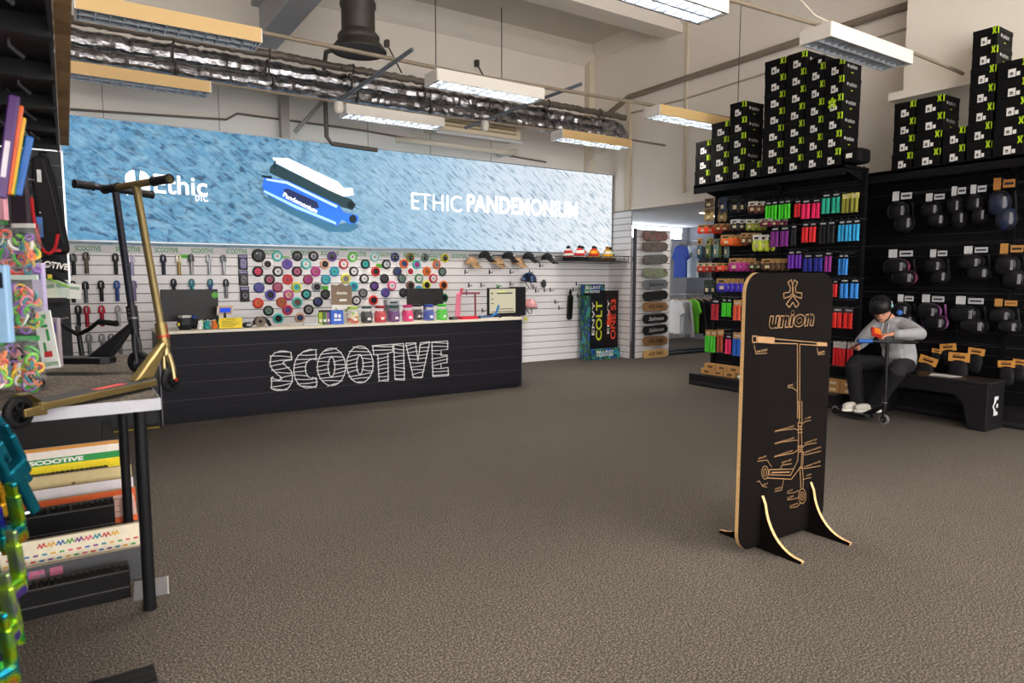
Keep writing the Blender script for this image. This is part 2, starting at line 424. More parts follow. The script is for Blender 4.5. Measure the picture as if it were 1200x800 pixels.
def conduit(name, pts, r, m, label, cat='conduit', drops=(), dm=None):
    root = E(name, pts[0], label, cat); o = Vector(pts[0])
    b = MB(); b.tube([Vector(p)-o for p in pts], r, 8); b.build('hanging_pipe', m, root, smooth=50)
    for (x, y, z0) in drops:
        d = MB(); d.tube([(x-o.x, y-o.y, z0-o.z), (x-o.x, y-o.y, CEIL-o.z)], .006, 6); d.build('hanger_rod', dm or dark_pipe, root)
    return root
conduit('lighting_conduit', [(.1, 6.65, 3.77), (4, 6.75, 3.77), (7.9, 6.5, 3.77), (8.6, 6.48, 3.77)], .022, pipe_m, 'brown conduit carrying the middle row of strip lights', drops=[(8.2, 6.49, 3.78)])
conduit('lighting_conduit', [(.1, 8.62, 3.76), (4, 8.7, 3.76), (7.9, 8.35, 3.76), (8.62, 8.3, 3.74)], .018, pipe_m, 'thin conduit carrying the strip lights under the foil ducts')
conduit('lighting_conduit', [(.9, 3.9, 3.77), (3.82, 3.85, 3.765), (6.4, 3.68, 3.77), (7.2, 3.62, 3.765), (8.05, 3.55, 3.70), (8.1, 3.5, 3.66)], .018, pipe_m, 'cable conduit between the two strip lights over the boxed helmets')
# cable trunking along the long wall
b = MB(); b.tube([(XR-.03, 9.75, 4.55), (XR-.04, 9.2, 4.73), (XR-.04, 4.3, 4.76)], .05, 8)
o = E('cable_trunking', (XR-.03, 9.75, 4.55), 'brown cable trunking running along the top of the long wall', 'trunking')
b.build('trunking_mount', mat('8b7d6f', .6), o, smooth=50, loc=-Vector(o.location))
b = MB(); b.tube([(XR-.02, 9.2, 4.45), (XR-.02, 8, 4.42), (XR-.02, 4.3, 4.5)], .014, 6); b.build('cable', mat('b5a999', .6), o, smooth=50, loc=-Vector(o.location))
# foil ducts
foil = ramp_mat('crumpled_foil', [(.25, '4b4a4e'), (.5, '97969a'), (.75, 'c9c8ca')], (1, 1.6, 1.6), 9, 6, .25, metal=.95, bump=1.0, distort=.6)
def duct(y, z, r, x0, x1, label, end, m=foil):
    root = E('duct', (x0, y, z), label, 'air duct')
    b = MB(); n = int((x1-x0)/.05)
    pts = [((x1-x0)*i/n, random.uniform(-.012, .012), random.uniform(-.012, .012)) for i in range(n+1)]
    pts += [Vector(pts[-1])+Vector(e) for e in end]
    rs = [r*random.uniform(.93, 1.04) for _ in pts]
    b.tube(pts, rs, 14); b.build('foil_wrap', m, root, smooth=25)
    for k in range(int((x1-x0)/1.1)):
        c = MB(); x = .6+k*1.1; c.tube([(x+.012*math.cos(a), math.cos(a*1.0)*(r+.012), math.sin(a)*(r+.012)) for a in [2*PI*i/16 for i in range(16)]], .012, 6, closed=True)
        c.build('hanging_strap', dark_pipe, root)
    return root
duct(9.2, 4.15, .13, -.5, 8.2, 'large foil wrapped air duct under the ceiling', [(.15, .0, -.02), (.25, .0, -.12), (.28, .02, -.25)])
duct(8.95, 3.93, .085, -.5, 7.9, 'thin crumpled foil duct below the large one', [(.1, .06, .02)])
duct(9.05, 4.32, .05, -.5, 8.3, 'narrow brown pipe lying along the top of the large foil duct', [(.1, .0, .0)], mat('6e655d', .5, .3))
# vent stack with its hood
vent_m = mat('47423f', .55, .4, var=.15, scale=6)
o = E('vent_hood', (3.1, 8.05, 4.22), 'dark metal vent stack with a wide cone hood hanging from the ceiling', 'vent')
b = MB(); b.lathe([(.19, .2), (.2, .22), (.2, .5), (.215, .52), (.215, .57), (.2, .59), (.2, 1.0), (.215, 1.02), (.215, 1.06), (.2, 1.08), (.2, CEIL-4.22)], 24); b.build('stack', vent_m, o, smooth=40)
b = MB(); b.lathe([(.33, 0), (.335, .012), (.24, .13), (.25, .15), (.25, .18), (.2, .24), (.19, .24), (.23, .13), (.32, .012)], 28, caps=False); b.build('hood', vent_m, o, smooth=40)
b = MB(); b.lathe([(.0, .03), (.31, .015), (.0, .05)], 24, caps=False); b.build('rain_plate', vent_m, o)
b = MB(); b.tube([(.0, 0, .0), (.02, .1, .14), (.03, 1.3, .36), (.04, 1.43, .2), (.05, 1.43, -.75), (.12, 1.43, -.84), (.8, 1.43, -.86)], .032, 8); b.build('drain_pipe', mat('5a534e', .5), o, smooth=50)
# air conditioner
o = E('air_conditioner', (5.5, 9.42, 3.72), 'cream ceiling air conditioner with louvre slots below the foil ducts', 'air conditioner')
b = MB(); b.bb(-.78, .78, -.2, .2, 0, .23); b.build('casing', mat('d9ccb4', .5), o, bevel=.02)
b = MB()
for z in (.06, .12, .17): b.bb(-.68, .68, -.212, -.195, z, z+.028)
b.build('grille', mat('9a8a66', .5), o)
b = MB(); b.bb(-.78, .78, -.26, -.2, -.015, .02, M=T(rx=.2)); b.build('flap', mat('c8ccd2', .4), o)
for s in (-.6, .6):
    b = MB(); b.tube([(s, .1, .23), (s, .1, CEIL-3.72)], .008, 6); b.build('hanger_rod', dark_pipe, o)
o = E('condensate_pipe', (5.15, 9.45, 3.55), 'pale pipe trunk under the air conditioner, along the top of the lit banner', 'pipe')
b = MB(); b.tube([(-.9, .15, .02), (-.7, 0, 0), (1.0, 0, 0), (1.25, .1, .05), (1.35, .8, .1)], .045, 8); b.build('pipe_hanging', mat('cfc8bb', .5), o, smooth=50)
# cantilever rods carrying sensors
def arm(p0, p1, label, sensors, m):
    o = E('sensor_arm', p0, label, 'pipe arm'); d = Vector(p1)-Vector(p0)
    b = MB(); b.tube([(0, 0, 0), d*.5+Vector((0, 0, .0)), d], .022, 8); b.build('hanging_rod', m, o, smooth=50)
    for t in sensors:
        q = d*t; b = MB(); b.lathe([(.02, .04), (.05, .03), (.055, -.05), (.035, -.09), (.0, -.1)], 14, M=TM(q+Vector((0, 0, -.04)))); b.build('sensor', mat('cfcac2', .4), o, smooth=40)
    return o
rod_m = mat('77808c', .4, .6)
arm(W(392, 122, y=7.6), W(483, 58, y=6.3), 'grey rod with a white sensor pointing down at the banner, near the vent hood', [.06], rod_m)
arm(W(545, 150, y=7.9), W(682, 98, y=6.6), 'grey rod with a white sensor crossing in front of the air conditioner', [.18], rod_m)
# wall struts on the back wall
st = mat('a59c93', .6)
o = E('steel_strut', W(334, 163, y=10.2), 'grey steel strut standing behind the top of the banner', 'strut')
b = MB(); b.bb(-.06, .06, -.06, .06, -.4, .82); b.build('strut_mount', st, o)
b = MB(); b.tube([(.12, -.1, .1), (.5, -.7, .62)], .03, 6); b.build('brace', st, o)
for k, (x, z, lb) in enumerate(((W(557, 75, y=YBACK).x, W(557, 75, y=YBACK).z, 'small bracket on the back wall above the air conditioner'), (W(452, 52, y=YBACK).x, W(452, 52, y=YBACK).z, 'small bracket on the back wall beside the vent stack'))):
    o = E('rod_bracket', (x, YBACK-.03, z), lb, 'bracket')
    b = MB(); b.bb(-.03, .03, -.06, .03, -.05, .05); b.build('mount_plate', dark_pipe, o)
    b = MB(); b.tube([(0, -.05, -.04), (.12, -.3, -.5)], .012, 6); b.build('stay_rod', dark_pipe, o)
conduit('sagging_cable', [tuple(W(82, 128, y=YBACK-.03)), tuple(W(265, 140, y=YBACK-.03)), tuple(W(278, 133, y=YBACK-.03)), tuple(W(420, 152, y=YBACK-.03)), tuple(W(640, 190, y=YBACK-.03))], .016, mat('6b5d52', .6), 'dark cable sagging along the back wall above the banner', 'cable')
o = E('bent_pipe', tuple(W(690, 215, y=9.75)), 'thin white pipe bending up from behind the end of the banner', 'pipe'); q = Vector(o.location)
b = MB(); b.tube([Vector((0, 0, 0)), W(688, 192, y=9.75)-q, W(700, 180, y=9.75)-q, W(718, 172, y=9.75)-q], .02, 8); b.build('hanging_bend', mat('d8d4ce', .4), o, smooth=50)
o = E('hanging_cable', tuple(W(938, 0, y=4.2)), 'thin cream cable swooping from the ceiling to the strip light by the pier', 'cable'); q = Vector(o.location)
b = MB(); b.tube([W(a, c, y=4.2+t)-q for a, c, t in ((938, 0, 0), (955, 18, -.1), (985, 32, -.2), (1010, 44, -.3), (1022, 54, -.35))], .007, 6); b.build('cable_run', mat('e6dccb', .5), o, smooth=50)
# ================================================================== lit banner
YF = 9.60
def banner_mat():
    m = bpy.data.materials.new('backlit_print'); m.use_nodes = True
    N = m.node_tree.nodes; L = m.node_tree.links; b = N['Principled BSDF']
    b.inputs['Base Color'].default_value = (.02, .02, .02, 1); b.inputs['Roughness'].default_value = .6
    tc = N.new('ShaderNodeTexCoord'); sep = N.new('ShaderNodeSeparateXYZ'); L.new(tc.outputs['Object'], sep.inputs[0])
    nb = N.new('ShaderNodeTexNoise'); nb.inputs['Scale'].default_value = .55; nb.inputs['Detail'].default_value = 2; L.new(tc.outputs['Object'], nb.inputs['Vector'])
    a = N.new('ShaderNodeMath'); a.operation = 'MULTIPLY_ADD'; a.inputs[1].default_value = .117; L.new(sep.outputs['X'], a.inputs[0])
    a2 = N.new('ShaderNodeMath'); a2.operation = 'MULTIPLY_ADD'; a2.inputs[1].default_value = .22; a2.inputs[2].default_value = -.11; L.new(nb.outputs['Fac'], a2.inputs[0]); L.new(a2.outputs[0], a.inputs[2])
    g = N.new('ShaderNodeValToRGB'); L.new(a.outputs[0], g.inputs[0]); el = g.color_ramp.elements
    st = [(0, '5b9cc4'), (.22, '5f9dc2'), (.42, '7fb2d2'), (.6, 'b2d2ea'), (.78, 'dde9f6'), (1, 'f6fafe')]
    while len(el) < len(st): el.new(.5)
    for e, (p, h) in zip(el, st): e.position = p; e.color = lin(h)
    # drops: large rounded flecks on the left, fine diagonal streaks over to the right
    def fleck(scale, rot, sc, lo, hi, det, dist):
        mp = N.new('ShaderNodeMapping'); mp.vector_type = 'TEXTURE'; mp.inputs['Scale'].default_value = [1/v for v in sc]; mp.inputs['Rotation'].default_value = rot
        n = N.new('ShaderNodeTexNoise'); n.inputs['Scale'].default_value = scale; n.inputs['Detail'].default_value = det; n.inputs['Distortion'].default_value = dist
        L.new(tc.outputs['Object'], mp.inputs['Vector']); L.new(mp.outputs[0], n.inputs['Vector'])
        r = N.new('ShaderNodeMapRange'); r.inputs['From Min'].default_value = lo; r.inputs['From Max'].default_value = hi
        L.new(n.outputs['Fac'], r.inputs['Value']); return r.outputs[0]
    f1 = fleck(7.5, (0, .35, 0), (1, 1, 1.9), .53, .63, 5, .5)
    f2 = fleck(11, (0, .62, 0), (.45, 1, 2.8), .50, .66, 6, .3)
    xr = N.new('ShaderNodeMapRange'); xr.inputs['From Min'].default_value = 2.2; xr.inputs['From Max'].default_value = 4.6; L.new(sep.outputs['X'], xr.inputs['Value'])
    inv = N.new('ShaderNodeMath'); inv.operation = 'SUBTRACT'; inv.inputs[0].default_value = 1; L.new(xr.outputs[0], inv.inputs[1])
    m1 = N.new('ShaderNodeMath'); m1.operation = 'MULTIPLY'; L.new(f1, m1.inputs[0]); L.new(inv.outputs[0], m1.inputs[1])
    m2 = N.new('ShaderNodeMath'); m2.operation = 'MULTIPLY'; m2.inputs[1].default_value = .75; L.new(f2, m2.inputs[0])
    mxx = N.new('ShaderNodeMath'); mxx.operation = 'MAXIMUM'; L.new(m1.outputs[0], mxx.inputs[0]); L.new(m2.outputs[0], mxx.inputs[1])
    dk = N.new('ShaderNodeMix'); dk.data_type = 'RGBA'; dk.blend_type = 'MULTIPLY'
    L.new(mxx.outputs[0], dk.inputs[0]); L.new(g.outputs[0], dk.inputs[6]); dk.inputs[7].default_value = lin('5f8fa4')
    f3 = fleck(5.0, (0, .4, 0), (1, 1, 2), .42, .75, 7, 1.2)
    lt = N.new('ShaderNodeMix'); lt.data_type = 'RGBA'; lt.blend_type = 'SCREEN'; s3 = N.new('ShaderNodeMath'); s3.operation = 'MULTIPLY'; s3.inputs[1].default_value = .45
    L.new(f3, s3.inputs[0]); L.new(s3.outputs[0], lt.inputs[0]); L.new(dk.outputs[2], lt.inputs[6]); lt.inputs[7].default_value = lin('a9d0e6')
    L.new(lt.outputs[2], b.inputs['Emission Color']); b.inputs['Emission Strength'].default_value = .86
    return m
bx0, bx1, bz0, bz1 = 0.03, 8.60, 1.95, 3.395
ban = E('lightbox_sign', (bx0, YF, bz0), 'wide backlit blue banner with printed scooters and white lettering along the back wall', 'lit sign')
bw, bh = bx1-bx0, bz1-bz0
MB().bb(0, bw, 0, .004, 0, bh).build('printed_face', banner_mat(), ban)
f = MB()
for (a, b, c, d) in ((-.012, bw+.012, -.02, 0), (-.012, bw+.012, bh, bh+.012)): f.bb(a, b, -.006, .09, c, d)
f.bb(-.015, 0, -.006, .09, 0, bh); f.bb(bw, bw+.012, -.006, .09, 0, bh)
f.build('frame', mat('8d9298', .35, .8), ban)
glow = mat('ffffff', .5, var=0, emit=1.05)
def onban(px, py): 
    p = W(px, py, y=YF); return (p.x-bx0, p.z-bz0)
def art_text(s, x0, x1, y0, y1, name, bold=0, m=glow, d=-.003):
    """lettering whose box spans photo pixels x0..x1, y0..y1 on the banner"""
    a = onban(x0, (y0+y1)/2); b = onban(x1, (y0+y1)/2); t = onban((x0+x1)/2, y0); u = onban((x0+x1)/2, y1)
    vs, fs = text_fit(s, b[0]-a[0], t[1]-u[1], bold=bold)
    k = MB(); k.add(vs, fs, 0, TM(((a[0]+b[0])/2, d, (t[1]+u[1])/2)) @ YFACE); return k.build(name, m, ban)
art_text('ETHIC', 482, 541, 227.5, 247, 'lettering')
art_text('PANDEMONIUM', 547, 677, 232, 252, 'lettering', bold=.03)
art_text('Ethic', 180, 243, 206, 228, 'lettering', bold=.012)
art_text('DTC.', 229, 244, 228.5, 236, 'lettering', bold=.03)
k = MB(); c = onban(161.5, 214); s = (onban(176, 214)[0]-onban(147, 214)[0])/2; Mx = TM((c[0], -.003, c[1])) @ YFACE
k.prism([(s*x, s*y) for x, y in [(-1, .0)]+[(math.cos(a), .35+.8*math.sin(a)) for a in [PI-PI*.42*i/8 for i in range(9)]]+[(-.2, .55), (-.2, -.1), (-.55, -1.05), (-.95, -1.2)]], 0, .002, 0, Mx)
k.prism([(s*x, s*y) for x, y in [(.95, -1.2), (.5, -1.05), (.15, -.1), (.15, .5)]+[(math.cos(a), .35+.8*math.sin(a)) for a in [PI*.42-PI*.42*i/8 for i in range(9)]]+[(1, 0)]], 0, .002, 0, Mx)
k.build('emblem', glow, ban)
# printed picture of three scooter decks
def art_poly(name, pts, h, d=-.002, e=.9):
    kk = MB(); P2 = [onban(*p) for p in pts]; kk.prism(P2, 0, .001, 0, TM((0, d, 0)) @ YFACE); return kk.build(name, mat(h, .6, var=.1, scale=6, emit=e), ban)
cr = lambda L_: [(280+x/2.857, 170+y/2.857) for x, y in L_]
art_poly('printed_shadow', cr([(95, 165), (200, 200), (330, 265), (385, 255), (400, 275), (370, 292), (300, 290), (180, 235), (100, 190)]), '2d5f7d', -.0012, .8)
art_poly('printed_deck', cr([(112, 42), (165, 44), (330, 122), (352, 145), (380, 143), (384, 168), (350, 172), (300, 150), (120, 58)]), 'f4f8fc', -.002, 1)
art_poly('printed_deck', cr([(118, 60), (300, 150), (350, 172), (375, 180), (392, 200), (380, 218), (335, 205), (180, 130), (102, 92), (104, 74)]), '143038', -.002, 1)
art_poly('printed_deck', cr([(85, 108), (160, 118), (335, 200), (350, 225), (400, 236), (400, 256), (375, 265), (345, 250), (328, 270), (190, 215), (85, 160), (78, 135)]), '1f5fc4', -.0026, 1)
art_poly('printed_highlight', cr([(90, 112), (160, 121), (330, 203), (326, 210), (160, 130), (92, 118)]), 'a9cdf4', -.0034, 1)
art_poly('printed_highlight', cr([(84, 150), (195, 203), (325, 258), (325, 266), (190, 212), (84, 158)]), '8fbdf0', -.0034, 1)
art_poly('printed_badge', cr([(148, 148), (165, 146), (262, 190), (268, 210), (240, 212), (160, 178)]), '10204a', -.0034, 1)
art_poly('printed_wheel', [(413.5+4.5*math.cos(a), 256.5+5*math.sin(a)) for a in [2*PI*i/14 for i in range(14)]], '14202c', -.0036, 1)
art_poly('printed_wheel', [(411+4*math.cos(a), 240+4.5*math.sin(a)) for a in [2*PI*i/14 for i in range(14)]], '0f1c20', -.0036, 1)
art_poly('printed_wheel', [(408.5+4.5*math.cos(a), 224.5+4.5*math.sin(a)) for a in [2*PI*i/14 for i in range(14)]], 'f6f9fc', -.0036, 1)
art_poly('printed_fork', cr([(76, 100), (110, 104), (112, 112), (76, 108)]), '0e2030', -.0036, 1)
art_poly('printed_fork', cr([(118, 52), (124, 52), (122, 80), (116, 80)]), '0e2030', -.0036, 1)
a = onban(338, 229); vs, fs = text('Pandemonium', .09, bold=.02); kk = MB(); kk.add(vs, fs, 0, TM((onban(352, 238)[0], -.0045, onban(352, 238)[1])) @ YFACE @ T(rz=-.42)); kk.build('lettering', glow, ban)
# green shop stickers along the header strip
grn = mat('3f8f5a', .5); lime = mat('5fc33a', .5)
for i, x in enumerate((103, 150, 195, 237, 277, 315, 352, 386.5, 419, 450, 482, 511, 538, 571, 596, 622)):
    p = W(x, 289.5+.0045*(x-100), y=YS-.012); p.z = 1.852
    o = E('shop_sticker', p, '%s green lettered sticker counted along the grey header strip from the black display panel' % ORD[i+1].capitalize(), 'sticker', group='header stickers')
    vs, fs = text_fit('SCOOTIVE', .27, .062, bold=.03); k = MB(); k.add(vs, fs, 0, TM((0, -.001, 0)) @ YFACE); k.add(vs, fs, 0, TM((0, .002, 0)) @ YFACE); k.build('lettering', grn, o)
for i, (x, y, lb) in enumerate(((217, 300.5, 'among the forks'), (334, 299.5, 'beside the first teal wheel'), (380, 337, 'beside the grey wheel of the fifth row'), (403, 294, 'up on the header strip'), (445, 311, 'beside the black and silver second row wheel'), (508, 303, 'beside the yellow wheel of the top row'), (612, 348.5, 'beside the pink helmet'))):
    p = W(x, y, y=YS-.001)
    o = E('price_tag', p, 'small green tag on the slatted wall %s' % lb, 'price tag', group='green wall tags')
    MB().bb(-.06, .06, -.004, 0, -.025, .025).build('card', lime, o); MB().bb(-.045, .045, -.006, -.004, -.006, .006).build('printed_line', mat('2f7a2a', .5), o)

# ================================================================== scooter wheels on the slatted wall
def wheel(root):
    R = T(rx=PI/2)
    MB().lathe([(.040, .000), (.052, -.001), (.060, .003), (.063, .012), (.060, .021), (.052, .025), (.040, .024)], 22, M=R, caps=False).build('tyre', RUBBER, root, smooth=50)
    c = MB(); c.lathe([(.041, .001), (.041, .022), (.034, .023), (.033, .012), (.033, .001)], 22, M=R, caps=False)
    c.lathe([(.0, .021), (.016, .021), (.016, .005)], 12, M=R, caps=False)
    for q in range(5): c.bb(.012, .036, -.0075, .0075, .008, .020, 0, R @ T(rz=2*PI*q/5+.3))
    c.lathe([(.0, .006), (.036, .006)], 18, M=R, caps=False); c.build('core', GREY, root, smooth=40)
    b = MB(); b.lathe([(.004, .024), (.011, .024), (.011, .018)], 12, M=R, caps=False); b.build('bearing', DKGREY, root)
wc = {'black': '17171a', 'charcoal': '333338', 'grey': '8b8d92', 'silver': 'bfc2c8', 'white': 'e9e9ea', 'teal': '2fb8b4', 'blue': '1f7fa8', 'navy': '27407e', 'purple': '6a3f9c', 'violet': '5a49b0',
      'magenta': 'b3268b', 'pink': 'e2447f', 'hot pink': 'e8265f', 'red': 'd42a2a', 'maroon': '7c1f3a', 'orange': 'e06a24', 'brown': '6b4a33', 'yellow': 'd9d22e', 'olive': '8f8a2a', 'green': '4cc52c', 'dark green': '1f7a48',
      'peach': 'd9a98c', 'amber': 'b5612b', 'rust': 'b2452b', 'pale teal': '8fd0d2', 'sage': '6d8f80', 'rose': 'b9567c', 'crimson': 'c21f38'}
def a_(x, y): return (170+x/5, 280+y/5)
def b_(x, y): return (360+x/4.615, 280+y/4.615)
rows = [
 [(a_(665, 97), 'black', 'charcoal', 1.25), (a_(775, 100), 'teal', 'white'), (a_(892, 100), 'black', 'charcoal'), (a_(987, 100), 'black', 'grey'), (a_(1095, 102), 'purple', 'black'), (b_(245, 97), 'green', 'white'), (b_(365, 97), 'pale teal', 'white'), (b_(475, 98), 'navy', 'black'), (b_(557, 99), 'olive', 'black'), (b_(636, 100), 'sage', 'black'), (b_(744, 102), 'yellow', 'black')],
 [(a_(717, 147), 'white', 'black'), (a_(833, 147), 'purple', 'violet'), (a_(943, 147), 'teal', 'white'), (a_(1053, 147), 'peach', 'black'), (a_(1163, 147), 'crimson', 'white'), (b_(314, 135), 'black', 'teal'), (b_(428, 137), 'black', 'silver'), (b_(523, 133), 'orange', 'navy', 1.0), (b_(592, 138), 'teal', 'magenta'), (b_(700, 138), 'orange', 'grey')],
 [(a_(661, 190), 'black', 'hot pink'), (a_(778, 190), 'black', 'white'), (a_(890, 190), 'black', 'rose'), (a_(1000, 190), 'magenta', 'rose'), (a_(1110, 190), 'blue', 'teal'), (b_(252, 175), 'black', 'white'), (b_(370, 175), 'red', 'black'), (b_(488, 175), 'charcoal', 'navy', 1.0), (b_(557, 175), 'white', 'crimson'), (b_(647, 174), 'orange', 'amber', 1.0), (b_(731, 177), 'charcoal', 'sage')],
 [(a_(729, 237), 'black', 'rose'), (a_(836, 237), 'red', 'crimson'), (a_(955, 237), 'maroon', 'magenta'), (a_(1060, 237), 'blue', 'teal'), (b_(208, 214), 'yellow', 'grey'), (b_(308, 214), 'black', 'white'), (b_(418, 214), 'black', 'charcoal'), (b_(512, 213), 'charcoal', 'sage'), (b_(604, 213), 'dark green', 'white'), (b_(682, 213), 'crimson', 'white')],
 [(a_(668, 285), 'navy', 'violet'), (a_(777, 283), 'maroon', 'rose'), (a_(887, 282), 'yellow', 'teal'), (a_(1006, 280), 'grey', 'black'), (b_(251, 255), 'teal', 'blue'), (b_(363, 254), 'black', 'purple'), (b_(458, 252), 'pink', 'white'), (b_(558, 251), 'brown', 'black'), (b_(646, 249), 'yellow', 'black'), (b_(737, 249), 'orange', 'black')],
 [(a_(735, 327), 'violet', 'black'), (a_(841, 327), 'magenta', 'peach'), (a_(945, 323), 'black', 'teal'), (a_(1057, 323), 'black', 'charcoal'), (b_(302, 292), 'charcoal', 'grey'), (b_(423, 289), 'navy', 'purple'), (b_(520, 290), 'black', 'charcoal'), (b_(603, 277), 'blue', 'teal')],
 [(a_(663, 375), 'red', 'orange'), (a_(800, 370), 'rust', 'amber'), (a_(892, 370), 'teal', 'brown'), (a_(1013, 367), 'black', 'navy'), (b_(150, 336), 'white', 'black'), (b_(265, 332), 'black', 'white'), (b_(358, 330), 'red', 'black'), (b_(740, 318), 'dark green', 'black')],
 [(a_(723, 420), 'black', 'sage'), (a_(835, 415), 'red', 'purple'), (a_(958, 413), 'black', 'grey')],
 [(a_(780, 465), 'teal', 'black'), (a_(907, 460), 'peach', 'navy')],
]
for ri, row in enumerate(rows):
    for ci, w_ in enumerate(row):
        (px, py), rim, core = w_[:3]; sc = w_[3] if len(w_) > 3 else 1.
        p = W(px, py, y=YS-.013); p.y = YS+.0005
        wh = '%s scooter wheel with %s core, %s in the %s row of wheels%s' % (rim, core, ORD[ci+1], ORD[ri+1], '' if ri else '')
        make('wheel', wheel, p, wh[0].upper()+wh[1:], 'wheel', group='scooter wheels on the slatted wall', recolor={'tyre': mat(wc[rim], .4), 'core': mat(wc[core], .4)}, scale=(1.18*sc,)*3)
# ================================================================== forks on the slatted wall
def fork(root):
    c = MB(); c.tube([(0, 0, .02), (0, 0, -.16)], .024, 10); c.build('steerer_tube', GREY, root, smooth=50)
    l = MB(); l.tube([(-.004, 0, .005), (-.024, 0, .03), (-.025, 0, .085), (-.018, 0, .11), (0, 0, .118), (.018, 0, .11), (.025, 0, .085), (.024, 0, .03), (.004, 0, .005)], [.018, .019, .014, .012, .010, .012, .014, .019, .018], 8, flat=1.)
    l.build('fork_legs', GREY, root, smooth=50)
    h = MB(); h.tube([(0, .035, .12), (0, -.03, .12), (0, -.035, .135)], .004, 6); h.tube([(-.035, .0, .015), (-.06, 0, .012)], .005, 6); h.build('hanging_hook', STEEL, root)
    MB().tube([(0, 0, -.155), (0, 0, -.175)], .0245, 10).build('tube_end', DKGREY, root, smooth=50)
def f_(x, y): return (x/4, 180+y/4)
def g_(x, y): return (x/5, 360+y/5)
fk = [
 [(f_(345, 510), 'grey and black', '55565a', '17171a'), (f_(405, 503), 'dark bronze', '4f4640', '4f4640'), (f_(542, 508), 'black', '17171c', '17171c'), (f_(617, 515), 'pale purple', 'b6aecd', '88809e'), (f_(766, 512), 'blue black', '1b1d33', '1b1d33'), (f_(838, 512), 'gold', 'e4dcc6', '9a8350'), (f_(897, 510), 'dark grey', '46474c', '8b8d92'), (f_(980, 512), 'silver', 'bfc1c6', 'a2a4aa'), (f_(1048, 512), 'grey', '77797e', 'a2a4aa')],
 [(f_(343, 638), 'black', '17171c', '17171c'), (f_(402, 640), 'black with silver tube', '1a1a1e', '55565a'), (f_(475, 635), 'plain black', '1a1a1e', '131318'), (f_(549, 635), 'blue', '2f4f96', '223a70'), (f_(628, 635), 'dull purple', '6d5f86', '6d5f86'), (f_(815, 625), 'dark', '1c1c24', '1c1c24'), (f_(900, 625), 'teal', '1f6f7a', '1f6f7a'), (f_(987, 625), 'blue purple oil slick', '1f6a7a', '40358c'), (f_(1060, 625), 'black and grey', '2a2a2e', '77797e')],
 [(f_(368, 752), 'black', '1a1a1e', '1a1a1e'), (f_(408, 754), 'red', 'a01f34', 'a01f34'), (f_(478, 752), 'crimson', 'b3203a', '8f1a2f'), (f_(555, 752), 'silver', '9fa1a6', 'b4b6bb')],
 [(g_(523, 205), 'steel grey', '808288', '808288'), (g_(598, 205), 'light grey', '97999f', '85878d'), (g_(653, 205), 'grey with black end', '77797e', '4a4a50'), (g_(706, 205), 'silver', 'a9abb0', '8b8d92')],
]
for ri, row in enumerate(fk):
    for ci, ((px, py), nm, h1, h2) in enumerate(row):
        p = W(px, py, y=YS-.03)
        make('scooter_fork', fork, p, '%s scooter fork hanging %s in the %s row of forks' % (nm.capitalize(), ORD[ci+1], ORD[ri+1]), 'fork', group='forks on the slatted wall',
             recolor={'fork_legs': mat(h1, .3, .6), 'steerer_tube': mat(h2, .3, .6), 'tube_end': mat(h2 if nm != 'grey and black' and 'black end' not in nm else '141416', .4)}, scale=(.92, 1, .86))
# carded brake kits
def kit(root):
    MB().bb(-.062, .062, -.012, .0, -.105, .105).build('backing_card', mat('1b1a22', .5), root, bevel=.004)
    MB().prism(rr(.08, .13, .03), .0, .02, 0, TM((0, -.012, -.02)) @ YFACE).build('blister', mat('5d5a78', .25), root, smooth=40)
    MB().torus((0, -.036, -.02), .026, .008, 14, 6, axis='Y').build('part_inside', mat('a9a6b4', .3, .5), root, smooth=50)
    MB().bb(-.05, .05, -.0135, -.012, .06, .095).build('header_print', mat('8d89b8', .5), root)
    MB().tube([(0, .02, .09), (0, -.03, .092)], .004, 6).build('hanging_hook', BLACK, root)
for i, (x, y, lb, c) in enumerate(((284.4, 307, 'purple carded brake kit, top of the column of three by the wheels', '6f6aa8'), (285, 325.6, 'dark carded brake kit, middle of the column of three by the wheels', '3a3a44'), (286.6, 344.6, 'dark carded brake kit, lowest of the column of three by the wheels', '2a2a30'))):
    make('carded_brake_kit', kit, W(x, y, y=YS-.001), lb, 'packaged part', group='carded kits', recolor={'blister': mat(c, .25)})
# ================================================================== caps, helmets and hooks on the white wall
def cap(root):
    c = MB(); c.ell((0, 0, 0), (.095, .105, .105), 18, 8, v1=.5); c.build('crown', BLACK, root, smooth=60)
    b = MB(); n = 10; vs = []
    for i in range(n+1):
        a = -PI*.40+PI*.80*i/n
        vs += [(.088*math.sin(a), -.098*math.cos(a), .005), (.085*math.sin(a)*1.05, -.1-.085*math.cos(a*.85), -.052-.018*abs(math.sin(a)))]
    fs = [(2*i, 2*i+1, 2*i+3, 2*i+2) for i in range(n)]
    b.add(vs, fs); br = b.build('brim', BLACK, root, smooth=60); so = br.modifiers.new('thick', 'SOLIDIFY'); so.thickness = .004
    MB().ell((0, 0, .105), (.009, .009, .005), 8, 4).build('button', BLACK, root, smooth=60)
    MB().bb(-.03, .03, -.112, -.1, .03, .05).build('cap_badge', WHITE, root)
    MB().tube([(0, .29, .045), (0, .02, .045)], .006, 6).build('hanging_peg', BLACK, root)
def c_(x, y): return (540+x/4.704, 260+y/4.704)
